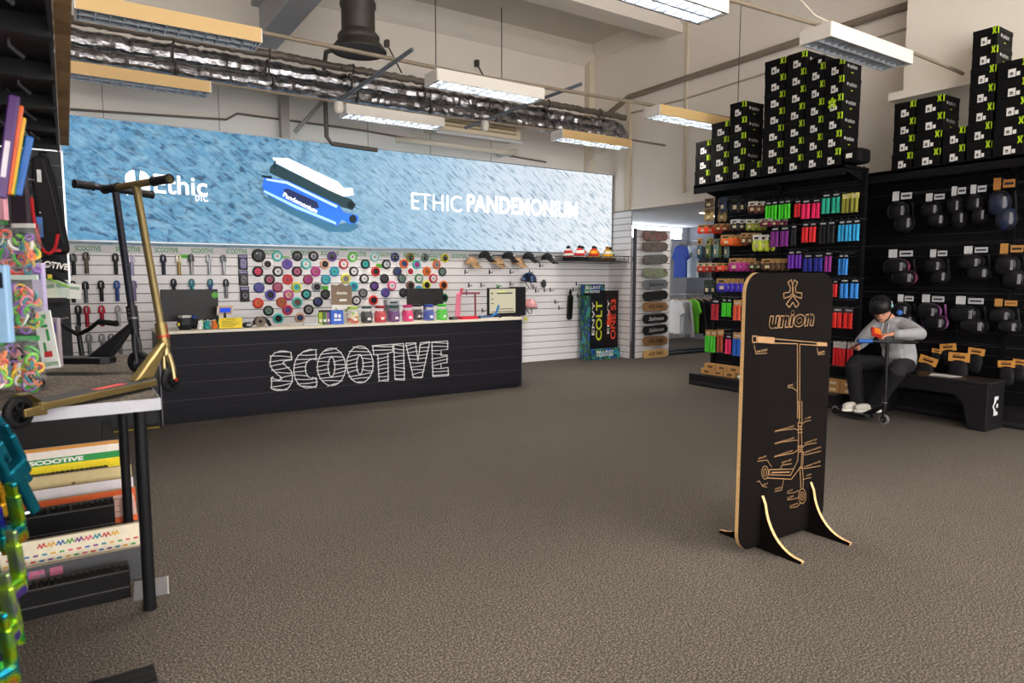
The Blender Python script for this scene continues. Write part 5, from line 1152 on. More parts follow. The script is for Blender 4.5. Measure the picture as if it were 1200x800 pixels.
for (x0, x1, y0, y1, lb, tilt) in ((522, 620, 390, 480, 'black goods with tilted brown card, lowest row, nearest the seated person', .25), (606, 694, 322, 420, 'black goods with brown card, lowest row, raised behind the tilted one', -.15), (676, 790, 372, 490, 'black goods with level brown card, lowest row, middle of the bench', 0.), (752, 842, 345, 440, 'black goods with brown card, lowest row, tucked behind the level one', .08), (570, 622, 340, 410, 'black goods with brown card, lowest row, hidden behind the tilted one', .1),
                           (934, 1025, 405, 560, 'black goods with brown card, lowest row, beyond the bench end', -.08), (985, 1066, 400, 500, 'black goods with brown card, lowest row, farthest beyond the bench', 0.05)):
    (a, ya), (b, yb) = bx(x0, y0), bx(x1, y1); pa, pb = W(a, ya, x=7.98), W(b, ya, x=7.98)
    hid = 'hidden' in lb or 'tucked' in lb or 'raised' in lb or 'farthest' in lb
    make('glove_pack', glove, (7.97+(.088 if 'hidden' in lb else .115 if hid else 0), (pa.y+pb.y)/2, W((a+b)/2, ya, x=7.98).z-.055), lb[0].upper()+lb[1:], 'packed gloves', group='packs with brown cards', rot=(0, tilt, FACE), scale=(abs(pa.y-pb.y)/.175,)*3)
# ================================================================== the bench
o = E('bench', (7.38, 2.80, 0), 'black bench with a white emblem on its end, standing before the pad shelving', 'bench'); bm = mat('1b1a1d', .4, var=.15, scale=5); BL, BD, BHt = 1.22, .38, .485
k = MB(); prof = [(0, 0), (.16, 0), (.22, .26), (.3, .33), (BL-.3, .33), (BL-.22, .26), (BL-.16, 0), (BL, 0), (BL, BHt-.03), (0, BHt-.03)]
k.prism(prof, 0, BD, 0, Matrix(((0, 0, 1, 0), (1, 0, 0, 0), (0, 1, 0, 0), (0, 0, 0, 1)))); k.build('bench_body', bm, o, bevel=.008)
MB().bb(-.006, BD+.006, -.006, BL+.006, BHt-.03, BHt).build('bench_top', mat('222124', .3, var=.15, scale=4), o, bevel=.008)
k = MB(); Mx = TM((BD*.52, -.0012, .24)) @ YFACE; s = .095
for pl in ([(-.5, 1.), (.45, 1.), (.45, .62), (-.05, .62), (-.05, .42), (-.5, .1)], [(-.5, -1.), (.45, -1.), (.45, -.62), (-.05, -.62), (-.05, -.42), (-.5, -.1)], [(.05, .2), (.45, .2), (.45, -.2), (.05, -.2)], [(-.85, .0), (-.5, .42), (-.5, -.42)]): k.prism([(x*s, y*s) for x, y in pl], 0, .001, 0, Mx)
k.build('emblem', mat('d9d9dc', .5), o)
o = E('paper_sheet', (7.55, 3.33, BHt+.001), 'white paper sheets lying on the bench beside the seated person', 'paper')
MB().box((0, 0, .001), (.2, .14, .002), 0, T(rz=.2)).build('sheet', mat('d9d9d6', .6), o); MB().box((.02, -.12, .003), (.17, .13, .002), 0, T(rz=-.3)).build('second_sheet', mat('cfcfcc', .6), o)

# ================================================================== the wooden display sign
SY = 2.24
pL, pR, pT = W(867, 560, y=SY).x, W(970, 480, y=SY).x, W(925, 319.5, y=SY).z
sw, sh = pR-pL, pT
ply = ramp_mat('plywood_edge', [(.3, 'b98d58'), (.5, 'd9b27c'), (.7, 'c39a63')], (1, 1, 30), 4, 3, .6); face_m = mat('0b0707', .8, spec=.1, var=.12, scale=6); cut = mat('9c7850', .6, var=.15, scale=20)
sg = E('display_sign', (pL, SY, 0), 'tall dark plywood sign with engraved scooter diagram standing on the carpet', 'sign')
out = rr(sw, sh-.02, .105, 8, sw/2, (sh-.02)/2+.02)
k = MB(); n = len(out); 
k.prism(out, -.0, .022, 0, TM((0, .022, 0)) @ YFACE); b_ = k.build('board', [ply], sg)
me = b_.data; me.materials.append(face_m)
for p in me.polygons:
    if abs(p.normal.y) > .9: p.material_index = 1
def brd(px, py): q = W(px, py, y=SY); return (q.x-pL, q.z)
f4 = lambda x, y: brd(820+x/4.444, 310+y/4.444)
f3 = lambda x, y: brd(820+x/3.81, 470+y/3.81)
def foot(x, lb):
    k = MB(); pr = []
    for sgn in (1, -1):
        seq = [(sgn*(.012+.25*(1-math.cos(t*PI/2))**1.0*1.0), .02+.27*(1-math.sin(t*PI/2)*1.0)) for t in [i/10 for i in range(11)]]
        pr.append(seq)
    poly = [(.012, .30)]+[(.03+.225*(1-math.cos(t)), .30-.28*math.sin(t)) for t in [PI/2*i/10 for i in range(1, 11)]]+[(.27, .016), (.262, 0)]
    poly = poly+[(-a, b) for a, b in poly[::-1]]
    k.prism(poly, -.010, .010, 0, Matrix(((0, 0, 1, x), (1, 0, 0, .011), (0, 1, 0, 0), (0, 0, 0, 1))))
    o = k.build('foot', [ply], sg); o.data.materials.append(face_m)
    for p in o.data.polygons:
        if abs(p.normal.x) > .9: p.material_index = 1
    return o
foot(W(893, 600, y=SY).x-pL, ''); foot(W(950, 570, y=SY).x-pL, '')
Mx = TM((0, -.0002, 0)) @ YFACE
em = MB()
p1 = [(458, 92), (476, 79), (486, 118), (484, 150), (466, 166), (438, 176), (436, 148), (468, 143), (470, 118)]
for pl in (p1, [(967-x, y) for x, y in p1][::-1], [(484, 160), (516, 205), (500, 223), (484, 196), (466, 223), (449, 205)]): em.strip([f4(*q) for q in pl], .0045, .0015, 0, Mx, closed=True)
em.build('engraved_emblem', cut, sg)
lt = MB(); a, b = f4(362, 290), f4(594, 278); t, u = f4(478, 240), f4(478, 325)
vs, fs = text_fit('union', b[0]-a[0], t[1]-u[1], bold=.03, shear=.12)
Ml = Mx @ TM(((a[0]+b[0])/2, (t[1]+u[1])/2, 0))
for lp in loops(vs, fs): lt.strip(lp, .005, .0015, 0, Ml, closed=True)
lt.build('engraved_lettering', cut, sg)
dg = MB(); S = lambda pts, w=.0042, c=False, f=f3: dg.strip([f(*p) for p in pts], w, .0013, 0, Mx, closed=c)
# bar with grips
dg.prism([f4(*p) for p in ((300, 373), (388, 378), (388, 412), (300, 405))], 0, .0013, 0, Mx); dg.prism([f4(*p) for p in ((608, 402), (662, 406), (662, 424), (608, 423))], 0, .0013, 0, Mx)
S([(274, 372), (296, 372), (296, 404), (274, 404)], .006, True, f4)
S([(388, 386), (608, 405)], .0045, False, f4); S([(388, 408), (508, 412), (508, 800)], .0045, False, f4); S([(608, 420), (520, 414), (520, 800)], .0045, False, f4)
S([(283, 420), (292, 465), (350, 460)], .003, False, f4); S([(610, 432), (616, 468), (650, 466)], .003, False, f4); S([(508, 660), (482, 640), (460, 640)], .003, False, f4)
S([(440, 0), (444, 95)], .004); S([(455, 0), (456, 95)], .004); S([(438, 96), (455, 96), (455, 112), (438, 112)], .0045, True); S([(441, 112), (440, 220)], .004); S([(452, 112), (456, 220)], .004)
for yy in (125, 140, 200, 208, 216, 226): S([(437, yy), (458, yy-2)], .004)
S([(440, 220), (437, 265), (405, 330), (310, 328)], .004); S([(456, 220), (452, 290), (408, 348), (300, 342)], .004); S([(310, 305), (420, 302), (432, 275)], .004); S([(310, 328), (310, 305)], .004); S([(322, 318), (400, 316)], .006)
S([(447, 222), (462, 225), (458, 300), (462, 350), (460, 388)], .004); S([(445, 296), (458, 296)], .006); S([(447, 305), (450, 360), (450, 388)], .004)
for (cx, cy, r1, r2) in ((291, 318, 15, 29), (457, 423, 16, 33)):
    for f_ in (1., .55, .22): S([(cx+r1*f_*math.cos(a), cy+r2*f_*math.sin(a)) for a in [2*PI*i/18 for i in range(18)]], .0038, True)
for q in ([(335, 133), (425, 122), (438, 130)], [(335, 187), (420, 174), (440, 174)], [(333, 247), (415, 232), (440, 215)], [(495, 85), (470, 90), (456, 102)], [(520, 185), (470, 195), (458, 205)], [(540, 222), (470, 240), (458, 230)], [(538, 288), (470, 300), (452, 300)], [(258, 268), (300, 262), (320, 292)], [(410, 278), (366, 285), (360, 300)],
          [(255, 360), (265, 355), (280, 380), (300, 383)], [(335, 404), (365, 395), (374, 352)], [(497, 340), (470, 346), (460, 350)], [(390, 410), (420, 408), (440, 398)], [(390, 440), (425, 435), (440, 430)], [(402, 476), (435, 470), (448, 455)]): S(q, .0028)
dg.build('engraved_diagram', cut, sg)
tx = MB()
for s_, x0, x1, y, f, h in (('BAR ENDS', 296, 350, 448, f4, .012), ('GRIPS', 616, 650, 456, f4, .012), ('BARS', 458, 484, 628, f4, .012), ('COMPRESSION BOLT', 335, 420, 122, f3, .009), ('COMPRESSION RING', 335, 420, 176, f3, .009), ('COMPRESSION KIT', 333, 415, 233, f3, .009), ('CLAMP', 468, 496, 74, f3, .009), ('HEADSET TOP', 468, 522, 178, f3, .009), ('HEADSET BEARING', 468, 540, 216, f3, .009), ('HEADSET SPACER', 468, 538, 280, f3, .009),
                            ('BRAKE', 262, 296, 250, f3, .009), ('GRIPTAPE', 366, 408, 268, f3, .009), ('BOLT', 280, 304, 370, f3, .009), ('DECK', 336, 362, 388, f3, .009), ('FORK', 476, 498, 328, f3, .009), ('AXLE', 390, 414, 398, f3, .009), ('WHEEL', 390, 420, 427, f3, .009), ('BEARING', 402, 438, 461, f3, .009)):
    a, b = f(x0, y), f(x1, y); vs, fs = text_fit(s_, b[0]-a[0], h, bold=.01); tx.add(vs, fs, 0, Mx @ T((a[0]+b[0])/2, (a[1]+b[1])/2, .001, rz=.06))
tx.build('engraved_captions', cut, sg)
# ================================================================== seated person and the kick scooter
PO = Vector((7.2, 3.66, 0))
per = E('person', PO, 'person in black helmet, grey hoodie, dark trousers, seated on bench looking down', 'person')
def L(*p): return Vector(p)-PO
P_ = dict(hip=L(7.46, 3.68, .57), hipL=L(7.44, 3.585, .565), hipR=L(7.44, 3.775, .565), sp=L(7.45, 3.685, .72), ch=L(7.35, 3.69, .90), nk=L(7.27, 3.70, 1.045), hd=L(7.125, 3.73, 1.165),
          shL=L(7.29, 3.555, 1.0), shR=L(7.24, 3.83, 1.0), elL=L(7.185, 3.36, .935), haL=L(6.97, 3.535, .925), elR=L(7.14, 3.93, .81), haR=L(6.885, 3.83, .775),
          knL=L(7.00, 3.47, .585), knR=L(6.985, 3.925, .59), anL=L(7.09, 3.72, .165), anR=L(7.07, 3.90, .165))
skin = mat('c98f74', .55, var=.06, scale=30)
def remesh(o, v, sm=2, it=6):
    r = o.modifiers.new('skin', 'REMESH'); r.mode = 'VOXEL'; r.voxel_size = v; r.use_smooth_shade = True
    s = o.modifiers.new('soft', 'SMOOTH'); s.factor = .5; s.iterations = it
    return o
# --- the body: head, neck, torso, limbs, hands as one surface
b = MB(); q = P_
face = Vector((-.84, -.30, -.44)).normalized()           # looking down and ahead
side = Vector((-.04, -1, 0)).normalized(); side = (side-face*side.dot(face)).normalized(); upv = side.cross(face); upv = upv if upv.z > 0 else -upv
def H(f, s, u): return q['hd']+face*f+side*s+upv*u
Hm = Matrix((tuple(side)+(0,), tuple(face)+(0,), tuple(upv)+(0,), (0, 0, 0, 1))).transposed(); Hm.translation = q['hd']
b.ell((0, .0, .02), (.078, .095, .098), 20, 14, 0, Hm); b.ell((0, .035, -.055), (.056, .058, .06), 16, 10, 0, Hm); b.ell((0, .062, -.095), (.026, .024, .022), 10, 7, 0, Hm)
b.tube([Hm @ Vector((0, .086, .028)), Hm @ Vector((0, .112, -.012)), Hm @ Vector((0, .098, -.026))], [.009, .016, .011], 8)
for s in (-1, 1):
    b.ell((s*.079, -.01, -.005), (.010, .02, .03), 8, 6, 0, Hm); b.ell((s*.038, .066, -.02), (.026, .022, .022), 8, 6, 0, Hm)
b.tube([Hm @ Vector((-.022, .096, -.055)), Hm @ Vector((0, .104, -.052)), Hm @ Vector((.022, .096, -.055))], .007, 6); b.tube([Hm @ Vector((-.018, .096, -.067)), Hm @ Vector((0, .102, -.068)), Hm @ Vector((.018, .096, -.067))], .007, 6)
b.tube([q['ch'], q['nk'], q['nk'].lerp(q['hd'], .55), q['hd']], [.09, .062, .05, .055], 12)
b.tube([q['hip'], q['sp'], q['ch']], [.10, .11, .13], 14)
for sd in 'LR':
    b.tube([q['ch'], q['sh'+sd], q['el'+sd], q['ha'+sd]], [.06, .052, .038, .027], 10)
    b.tube([q['hip'], q['hip'+sd], q['kn'+sd]+Vector((.03, 0, -.015)), q['an'+sd]], [.06, .06, .045, .035], 10)
def hand(w, fwd, palmn, curl, b):
    """palm and five bent fingers rooted at wrist w, pointing fwd, palm facing palmn"""
    fwd = fwd.normalized(); pn = (palmn-fwd*palmn.dot(fwd)).normalized(); sd = fwd.cross(pn)
    c = w+fwd*.045
    M = Matrix((tuple(sd)+(0,), tuple(fwd)+(0,), tuple(pn)+(0,), (0, 0, 0, 1))).transposed(); M.translation = c
    b.ell((0, 0, 0), (.038, .05, .016), 14, 8, 0, M, p=.8); b.tube([w-fwd*.03, w+fwd*.02], [.026, .024], 10, flat=.75)
    for i, (x, ln) in enumerate(((-.028, .062), (-.0095, .075), (.0095, .072), (.028, .056))):
        p0 = Vector((x, .036, 0)); a = curl; pts = [p0-Vector((0, .02, 0)), p0]; d = 0
        for sg in (.45, .32, .23):
            d += a; pts.append(pts[-1]+Vector((x*.12*sg, math.cos(d)*ln*sg, math.sin(d)*ln*sg)))
        b.tube([M @ p for p in pts], [.0095, .0095, .0088, .008, .007], 8)
    return M
dL = Vector((-.72, .42, -.1)); ML = hand(q['haL'], dL, Vector((-.1, .1, -1)), .55, b)
b.tube([ML @ Vector(p) for p in ((-.03, -.01, .0), (-.05, .012, .012), (-.048, .038, .024), (-.038, .056, .032))], [.013, .011, .0095, .008], 8)
dR = Vector((-.75, -.22, -.15)); MR = hand(q['haR'], dR, Vector((0, -.4, 1)), .5, b)
b.tube([MR @ Vector(p) for p in ((.03, -.01, .0), (.052, .012, .012), (.05, .036, .024), (.04, .054, .032))], [.013, .011, .0095, .008], 8)
body = remesh(b.build('body', skin, per), .0052, it=3)
# facial features
dk = mat('1a1412', .5)
for s in (-1, 1):
    MB().ell((s*.031, .088, .012), (.011, .005, .004), 8, 5, 0, Hm).build('eye', dk, per, smooth=60); MB().tube([Hm @ Vector((s*.016, .093, .03)), Hm @ Vector((s*.034, .09, .036)), Hm @ Vector((s*.05, .078, .03))], .004, 6).build('eyebrow', mat('2a1c14', .8), per, smooth=60)
MB().tube([Hm @ Vector((-.02, .102, -.061)), Hm @ Vector((0, .109, -.06)), Hm @ Vector((.02, .102, -.061))], .0035, 6).build('mouth', mat('9a5048', .6), per, smooth=60)
h = MB(); h.ell((0, -.012, .022), (.086, .098, .10), 18, 10, 0, Hm, v1=.55); h.ell((0, -.05, -.03), (.076, .058, .06), 14, 8, 0, Hm); h.build('hair', mat('221813', .8), per, smooth=60)
# --- hoodie
c = MB()
c.tube([q['hip']+Vector((.0, 0, .01)), q['hip']+Vector((0, 0, .07)), q['sp'], q['ch'], q['ch'].lerp(q['nk'], .6), q['nk']], [.155, .165, .158, .165, .14, .085], 18)
for sd in 'LR': c.tube([q['ch']+Vector((0, 0, .03)), q['sh'+sd], q['sh'+sd].lerp(q['el'+sd], .5), q['el'+sd], q['el'+sd].lerp(q['ha'+sd], .5), q['el'+sd].lerp(q['ha'+sd], .86)], [.10, .083, .073, .068, .056, .046], 12)
for (f_, a_2) in ((.0, 0), ): pass
c.torus(q['nk']+Vector((.035, 0, -.0)), .085, .042, 20, 8, M=None); c.ell(q['nk']+Vector((.11, -.01, -.05)), (.07, .115, .095), 14, 8)
c.ell(q['sp']+Vector((-.15, 0, -.02)), (.03, .11, .075), 12, 8, p=.7)
hood = remesh(c.build('hoodie', mat('9a9b9f', .9, var=.12, scale=40, bump=.25), per), .0085, it=5)
for sd in 'LR':
    a, w_ = q['el'+sd], q['ha'+sd]; k = MB(); k.tube([a.lerp(w_, .82), a.lerp(w_, .93)], [.045, .04], 12); k.build('cuff', mat('86878b', .9), per, smooth=50)
MB().tube([q['hip']+Vector((0, 0, -.01)), q['hip']+Vector((0, 0, .03))], [.158, .164], 18).build('hem_band', mat('86878b', .9), per, smooth=50)
for s in (-.03, .03): MB().tube([q['nk']+Vector((-.085, s, -.02)), q['nk']+Vector((-.11, s, -.09)), q['nk']+Vector((-.105, s*1.1, -.15))], .004, 6).build('drawstring', mat('c9c9cc', .8), per, smooth=50)
# --- trousers
t = MB(); t.tube([q['hip']+Vector((.0, 0, .06)), q['hip']+Vector((0, 0, -.03))], [.14, .15], 16)
t.ell(q['hip']+Vector((0, 0, -.01)), (.15, .17, .068), 16, 8)
for sd in 'LR':
    kn, an, hp = q['kn'+sd], q['an'+sd], q['hip'+sd]
    t.tube([hp, hp.lerp(kn, .5), kn+Vector((.03, 0, .005)), kn+Vector((-.0, 0, -.03)), kn.lerp(an, .5)+Vector((.0, 0, 0)), an+Vector((0, 0, .02)), an+Vector((0, 0, -.045))], [.082, .088, .085, .086, .084, .082, .088], 14)
remesh(t.build('trousers', mat('1c1b1f', .85, var=.2, scale=25, bump=.15), per), .009, it=5)
# --- shoes
for sd, dr in (('L', Vector((-.80, .60, 0))), ('R', Vector((-.98, .17, 0)))):
    dr.normalize(); an = q['an'+sd]; nn = Vector((-dr.y, dr.x, 0)); M = Matrix((tuple(dr)+(0,), tuple(nn)+(0,), (0, 0, 1, 0), (0, 0, 0, 1))).transposed(); M.translation = Vector((an.x, an.y, .0805))+dr*.055
    s = MB(); s.ell((.045, 0, .045), (.115, .05, .043), 16, 9, 0, M, p=.85); s.ell((-.055, 0, .055), (.065, .045, .053), 14, 8, 0, M, p=.85); s.tube([M @ Vector((-.055, 0, .06)), M @ Vector((-.05, 0, .115))], [.05, .046], 12)
    sh = remesh(s.build('shoe', mat('c9c4bb', .6, var=.08), per), .006, it=3)
    MB().prism([(.045+.125*math.cos(a)*(1 if math.cos(a) > 0 else 1.33), .052*math.sin(a)) for a in [2*PI*i/22 for i in range(22)]], -.003, .022, 0, M).build('shoe_sole', mat('e4e0d8', .6), per, bevel=.004)
    k = MB()
    for j in range(4): x = .01+.022*j; z = .088-.008*j; k.tube([M @ Vector((x, -.028, z-.012)), M @ Vector((x, 0, z)), M @ Vector((x, .028, z-.012))], .004, 5)
    k.build('laces', mat('e9e6e0', .7), per)
# --- helmet
e = MB(); e.ell((0, -.012, .038), (.108, .128, .112), 24, 12, 0, Hm, v1=.57, p=.95); e.build('helmet_shell', mat('141416', .42, var=.1), per, smooth=60)
e = MB(); e.tube([Hm @ Vector((.109*math.cos(a), -.012+.129*math.sin(a), .012)) for a in [2*PI*i/28 for i in range(28)]], .008, 6, closed=True); e.build('helmet_rim', mat('0d0d0e', .5), per, smooth=60)
for i, (x, y) in enumerate(((-.05, .04), (0, .055), (.05, .04), (-.05, -.05), (.05, -.05))): MB().ell((x, y-.012, .135), (.010, .02, .008), 10, 5, 0, Hm).build('helmet_vent', mat('050505', .9), per, smooth=60)
for s in (-1, 1): MB().tube([Hm @ Vector(p) for p in ((s*.098, .02, .01), (s*.086, .03, -.05), (s*.05, .04, -.105), (0, .048, -.122))], .006, 6).build('helmet_strap', mat('111113', .7), per, smooth=60)
def stick(x0, z, w_, h_, a, c):
    M = Hm @ Matrix.Translation((0, -.012, .038)) @ Euler((0, 0, a)).to_matrix().to_4x4()
    MB().box((.1105, 0, z), (.004, w_, h_), 0, M).build('helmet_sticker', mat(c, .5), per)
stick(0, -.012, .034, .034, .15, '7fd0cf'); stick(0, .0, .03, .045, -.3, 'c9cccf'); stick(0, -.01, .04, .03, -.75, '9a9ca0'); stick(0, .026, .025, .025, -.05, 'b9c6d2')
MB().ell(q['nk']+Vector((.07, -.05, .085)), (.03, .03, .03), 10, 7).build('adjuster_dial', mat('1d5fb0', .4), per, smooth=60)
# --- held things
o = E('phone', PO+MR @ Vector((0, .075, .055)), 'dark phone held low in the far hand of the seated person', 'phone', rot=(-.5, .1, .9)); MB().box((0, 0, 0), (.075, .15, .009)).build('phone_body', mat('17171a', .3), o, bevel=.004); MB().box((0, 0, .005), (.066, .13, .001)).build('screen', mat('2a2420', .15), o)
o = E('orange_card_box', PO+P_['haL']+Vector((-.115, .095, .018)), 'red and orange card packet held on the handlebar by the seated person', 'packet', rot=(.35, -.45, .6))
MB().box((0, 0, 0), (.14, .09, .03)).build('packet_body', mat('b3261c', .5), o, bevel=.003); MB().box((.01, -.01, .0158), (.115, .06, .002)).build('packet_front', mat('e8801c', .5), o); MB().box((0, -.046, 0), (.13, .002, .022)).build('packet_side', mat('e0501c', .5), o)
# --- the scooter under their feet
def scooter(name, o, rear, front, top, bar_dir, half, cols, wr=.055, gripc=None, boxdeck=.05, neckh=.11, bars='T', decal=None, neckbase=.11):
    """kick scooter; rear/front = wheel centres, top = bar centre, all local to o"""
    R_, F_, T_ = Vector(rear), Vector(front), Vector(top); d = (F_-R_); d.z = 0; d.normalize(); n = Vector((-d.y, d.x, 0)); up = Vector((0, 0, 1))
    ax = T_-F_; stem = lambda t: F_+ax*t
    for c_, s in ((R_, .95), (F_, 1.)):
        a0 = frame = Matrix((tuple(d)+(0,), tuple(up)+(0,), tuple(n)+(0,), (0, 0, 0, 1))).transposed(); frame.translation = c_
        w = MB(); w.lathe([(wr*.62, -.012), (wr*.9, -.012), (wr, -.006), (wr, .006), (wr*.9, .012), (wr*.62, .012)], 22, 0, frame, caps=False); wo = w.build('wheel', cols['tyre'], o, smooth=50)
        k = MB(); k.lathe([(wr*.64, -.011), (wr*.64, .011), (wr*.52, .012), (wr*.52, -.012)], 20, 0, frame, caps=False); k.lathe([(0, -.014), (.016, -.014), (.016, .014), (0, .014)], 12, 0, frame)
        for i in range(6): k.bb(.012, wr*.58, -.005, .005, -.007, .007, 0, frame @ T(rz=PI/3*i))
        k.build('hub', cols['core'], wo, smooth=40)
    ln = (F_-R_).length; dz = wr*.35
    M = Matrix((tuple(d)+(0,), tuple(n)+(0,), tuple(up)+(0,), (0, 0, 0, 1))).transposed(); M.translation = Vector((R_.x, R_.y, R_.z))
    k = MB(); k.prism([(.0+.045, -.05), (ln-.16, -.058), (ln-.13, -.03), (ln-.13, .03), (ln-.16, .058), (.045, .05)], -boxdeck*.5+dz, boxdeck*.1+dz, 0, M)
    for s in (-1, 1): k.prism([(-.02, -.012), (.07, -.02), (.07, .02), (-.02, .014)], .042*s-.006, .042*s+.006, 0, M @ T(rx=PI/2))
    k.build('deck', cols['deck'], o, bevel=.004)
    k = MB(); k.prism([(.075, -.046), (ln-.17, -.054), (ln-.14, -.02), (ln-.14, .02), (ln-.17, .054), (.075, .046)], boxdeck*.1+dz, boxdeck*.1+dz+.002, 0, M); k.build('grip_tape', mat('3a3a3c', .95, bump=.4, scale=200), o)
    if decal: k = MB(); k.bb(ln*.42, ln*.62, -.025, .012, boxdeck*.1+dz+.002, boxdeck*.1+dz+.0028, 0, M); k.build('tape_decal', decal, o)
    k = MB(); k.tube([M @ Vector((-.01, 0, wr+.004)), M @ Vector((.03, 0, wr+.002)), M @ Vector((.075, 0, dz+.008))], .02, 8, flat=.25); k.build('brake', cols['deck'], o, smooth=50)
    hs = stem(neckh/ax.length*1.15); ht = stem(neckh/ax.length*1.15+.045/ax.length)
    Mk = Matrix((tuple(d)+(0,), tuple(up)+(0,), tuple(-n)+(0,), (0, 0, 0, 1))).transposed(); Mk.translation = Vector((R_.x, R_.y, R_.z)); tp_ = boxdeck*.1+dz+.003; q_ = lambda v: ((v-R_).dot(d), (v-R_).z)
    lat = lambda v: -(v-R_).dot(n); g4 = [(ln-.13-neckbase, tp_, 0, .024), (ln-.13, tp_, 0, .024), (q_(hs)[0]-.002, q_(hs)[1]+.004, lat(hs), .019), (q_(ht)[0]-.004, q_(ht)[1]-.006, lat(ht), .019)]
    nk = MB(); nk.add([(a, b, c-w) for a, b, c, w in g4]+[(a, b, c+w) for a, b, c, w in g4], [(3, 2, 1, 0), (4, 5, 6, 7), (0, 1, 5, 4), (1, 2, 6, 5), (2, 3, 7, 6), (3, 0, 4, 7)], 0, Mk); nk.build('neck', cols['deck'], o, bevel=.01, seg=3)
    nk = MB(); nk.tube([hs, ht], .024, 12); nk.build('head_tube', cols['deck'], o, smooth=50)
    f = MB()
    for s in (-1, 1): f.tube([F_+n*.02*s, stem(.5*neckh/ax.length)+n*.021*s, stem(.92*neckh/ax.length)+n*.012*s], [.010, .012, .014], 8)
    f.tube([stem(.85*neckh/ax.length), hs], .02, 10); f.build('fork', cols['fork'], o, smooth=50)
    for s in (-1, 1): MB().tube([F_+n*.022*s, F_+n*.032*s], .009, 8).build('axle_bolt', cols.get('bolt', STEEL), o, smooth=50)
    c = MB(); c.tube([ht, ht+ax.normalized()*.07], .026, 12); co = c.build('clamp', cols.get('clamp', cols['fork']), o, smooth=50)
    for i in range(3): MB().tube([ht+ax.normalized()*(.015+.02*i)-n*.03, ht+ax.normalized()*(.015+.02*i)+n*.03], .005, 6).build('clamp_bolt', cols.get('bolt', STEEL), co, smooth=50)
    c = MB(); c.tube([ht-ax.normalized()*.0, ht+ax.normalized()*.008], .028, 12); c.build('headset', cols.get('bolt', STEEL), o, smooth=50)
    st = MB(); st.tube([ht, T_], .0175, 12); st.build('stem_tube', cols['bar'], o, smooth=50)
    bd = Vector(bar_dir).normalized()
    if bars == 'T': pts = [T_-bd*half, T_, T_+bd*half]
    else: pts = [T_-bd*half+up*.03, T_-bd*half*.55+up*.04, T_-bd*half*.3-up*.02, T_-bd*.02-up*.06, T_+bd*.02-up*.06, T_+bd*half*.3-up*.02, T_+bd*half*.55+up*.04, T_+bd*half+up*.03]
    k = MB(); k.tube(pts, .0165, 10); k.build('handlebar', cols['bar'], o, smooth=40)
    for j, (e0, e1) in enumerate(((pts[0], pts[0].lerp(pts[1], .46 if bars == 'T' else .9)), (pts[-1], pts[-1].lerp(pts[-2], .46 if bars == 'T' else .9)))):
        k = MB(); k.tube([e0, e0.lerp(e1, .06), e0.lerp(e1, .07), e1.lerp(e0, .03), e1], [.023, .023, .0205, .0205, .024], 12); k.build('grip', (gripc or [mat('151416', .8)]*2)[j], o, smooth=40)
    return M, ln, dz
so = Vector((6.945, 3.80, 0)); o = E('kick_scooter', so, 'black kick scooter with one blue grip under the feet of the seated person', 'kick scooter'); blk = mat('161518', .4, .3)
scooter('kick_scooter', o, (0.0, .27, .05), (-.044, -.272, .055), (-.05, -.27, .855), (-.834, .552, .02), .30, dict(tyre=mat('6d6c6a', .5), core=mat('2e2d30', .4), deck=blk, fork=blk, bar=blk, bolt=STEEL), gripc=[mat('151416', .8), mat('1f5aa8', .6)])
# ================================================================== display table with scooters
def D(px, py, d): return Vector((0, 0, EYE))+(_fw+_rt*((px-600)/FPX)+_up*((400-py)/FPX))*d
TX0, TX1, TY0, TY1, TZ = -.46, .285, 2.98, 4.80, 1.02
tb = E('display_table', (0, TY0, 0), 'carpet topped display table with white front edge and black legs, carrying two scooters', 'table')
MB().bb(TX0, TX1, 0, TY1-TY0, TZ-.035, TZ-.004).build('tabletop', mat('4a4744', .6), tb)
MB().bb(TX0, TX1, .006, TY1-TY0, TZ-.004, TZ).build('carpet_top', carpet, tb)
MB().bb(TX0, TX1+.003, -.006, .006, TZ-.045, TZ+.001).build('front_edge', mat('b2b2bb', .4), tb)
MB().bb(TX1, TX1+.003, .0, TY1-TY0, TZ-.045, TZ+.001).build('side_edge', mat('8d8d90', .5), tb)
for x in (-.38, .238):
    for y in (3.344, 4.62): k = MB(); k.tube([(x, y-TY0, 0), (x, y-TY0, TZ-.035)], .026, 12); k.tube([(x, y-TY0, 0), (x, y-TY0, .02)], .03, 12); k.build('leg', mat('131316', .45), tb, smooth=50)
gold = mat('86754a', .38, .75, var=.08); goldd = mat('7b6c48', .42, .7, var=.08)
o = E('kick_scooter', (0, TY0, TZ), 'bronze gold kick scooter lying across the front of the display table', 'kick scooter'); lo = Vector(o.location)
ft, tp = D(200, 446, 3.07), D(159, 216, 3.12); rr_ = D(22, 486, 2.32); rr_.z = ft.z = TZ+.015
bd = D(214, 207, 2.93)-tp
Mg, lng, dzg = scooter('g', o, rr_-lo, ft-lo, tp-lo, bd, .27, dict(tyre=mat('121214', .6), core=mat('1a1a1c', .4), deck=gold, fork=mat('9a8a62', .3, .8), bar=goldd, bolt=mat('b3362a', .35, .5), clamp=gold), wr=.058, gripc=[mat('151417', .85), mat('151417', .85)], neckh=.13, boxdeck=.045, decal=mat('c8443a', .6))
k = MB(); vs, fs = text_fit('ETHIC', .11, .018, bold=.03); k.add(vs, fs, 0, Mg @ T(.20, -.0512, dzg-.009, rx=PI/2)); k.build('deck_lettering', mat('2a2418', .5), o)
o = E('kick_scooter', (0, 3.9, TZ), 'black kick scooter standing at the back of the carpeted display table', 'kick scooter'); lo = Vector(o.location)
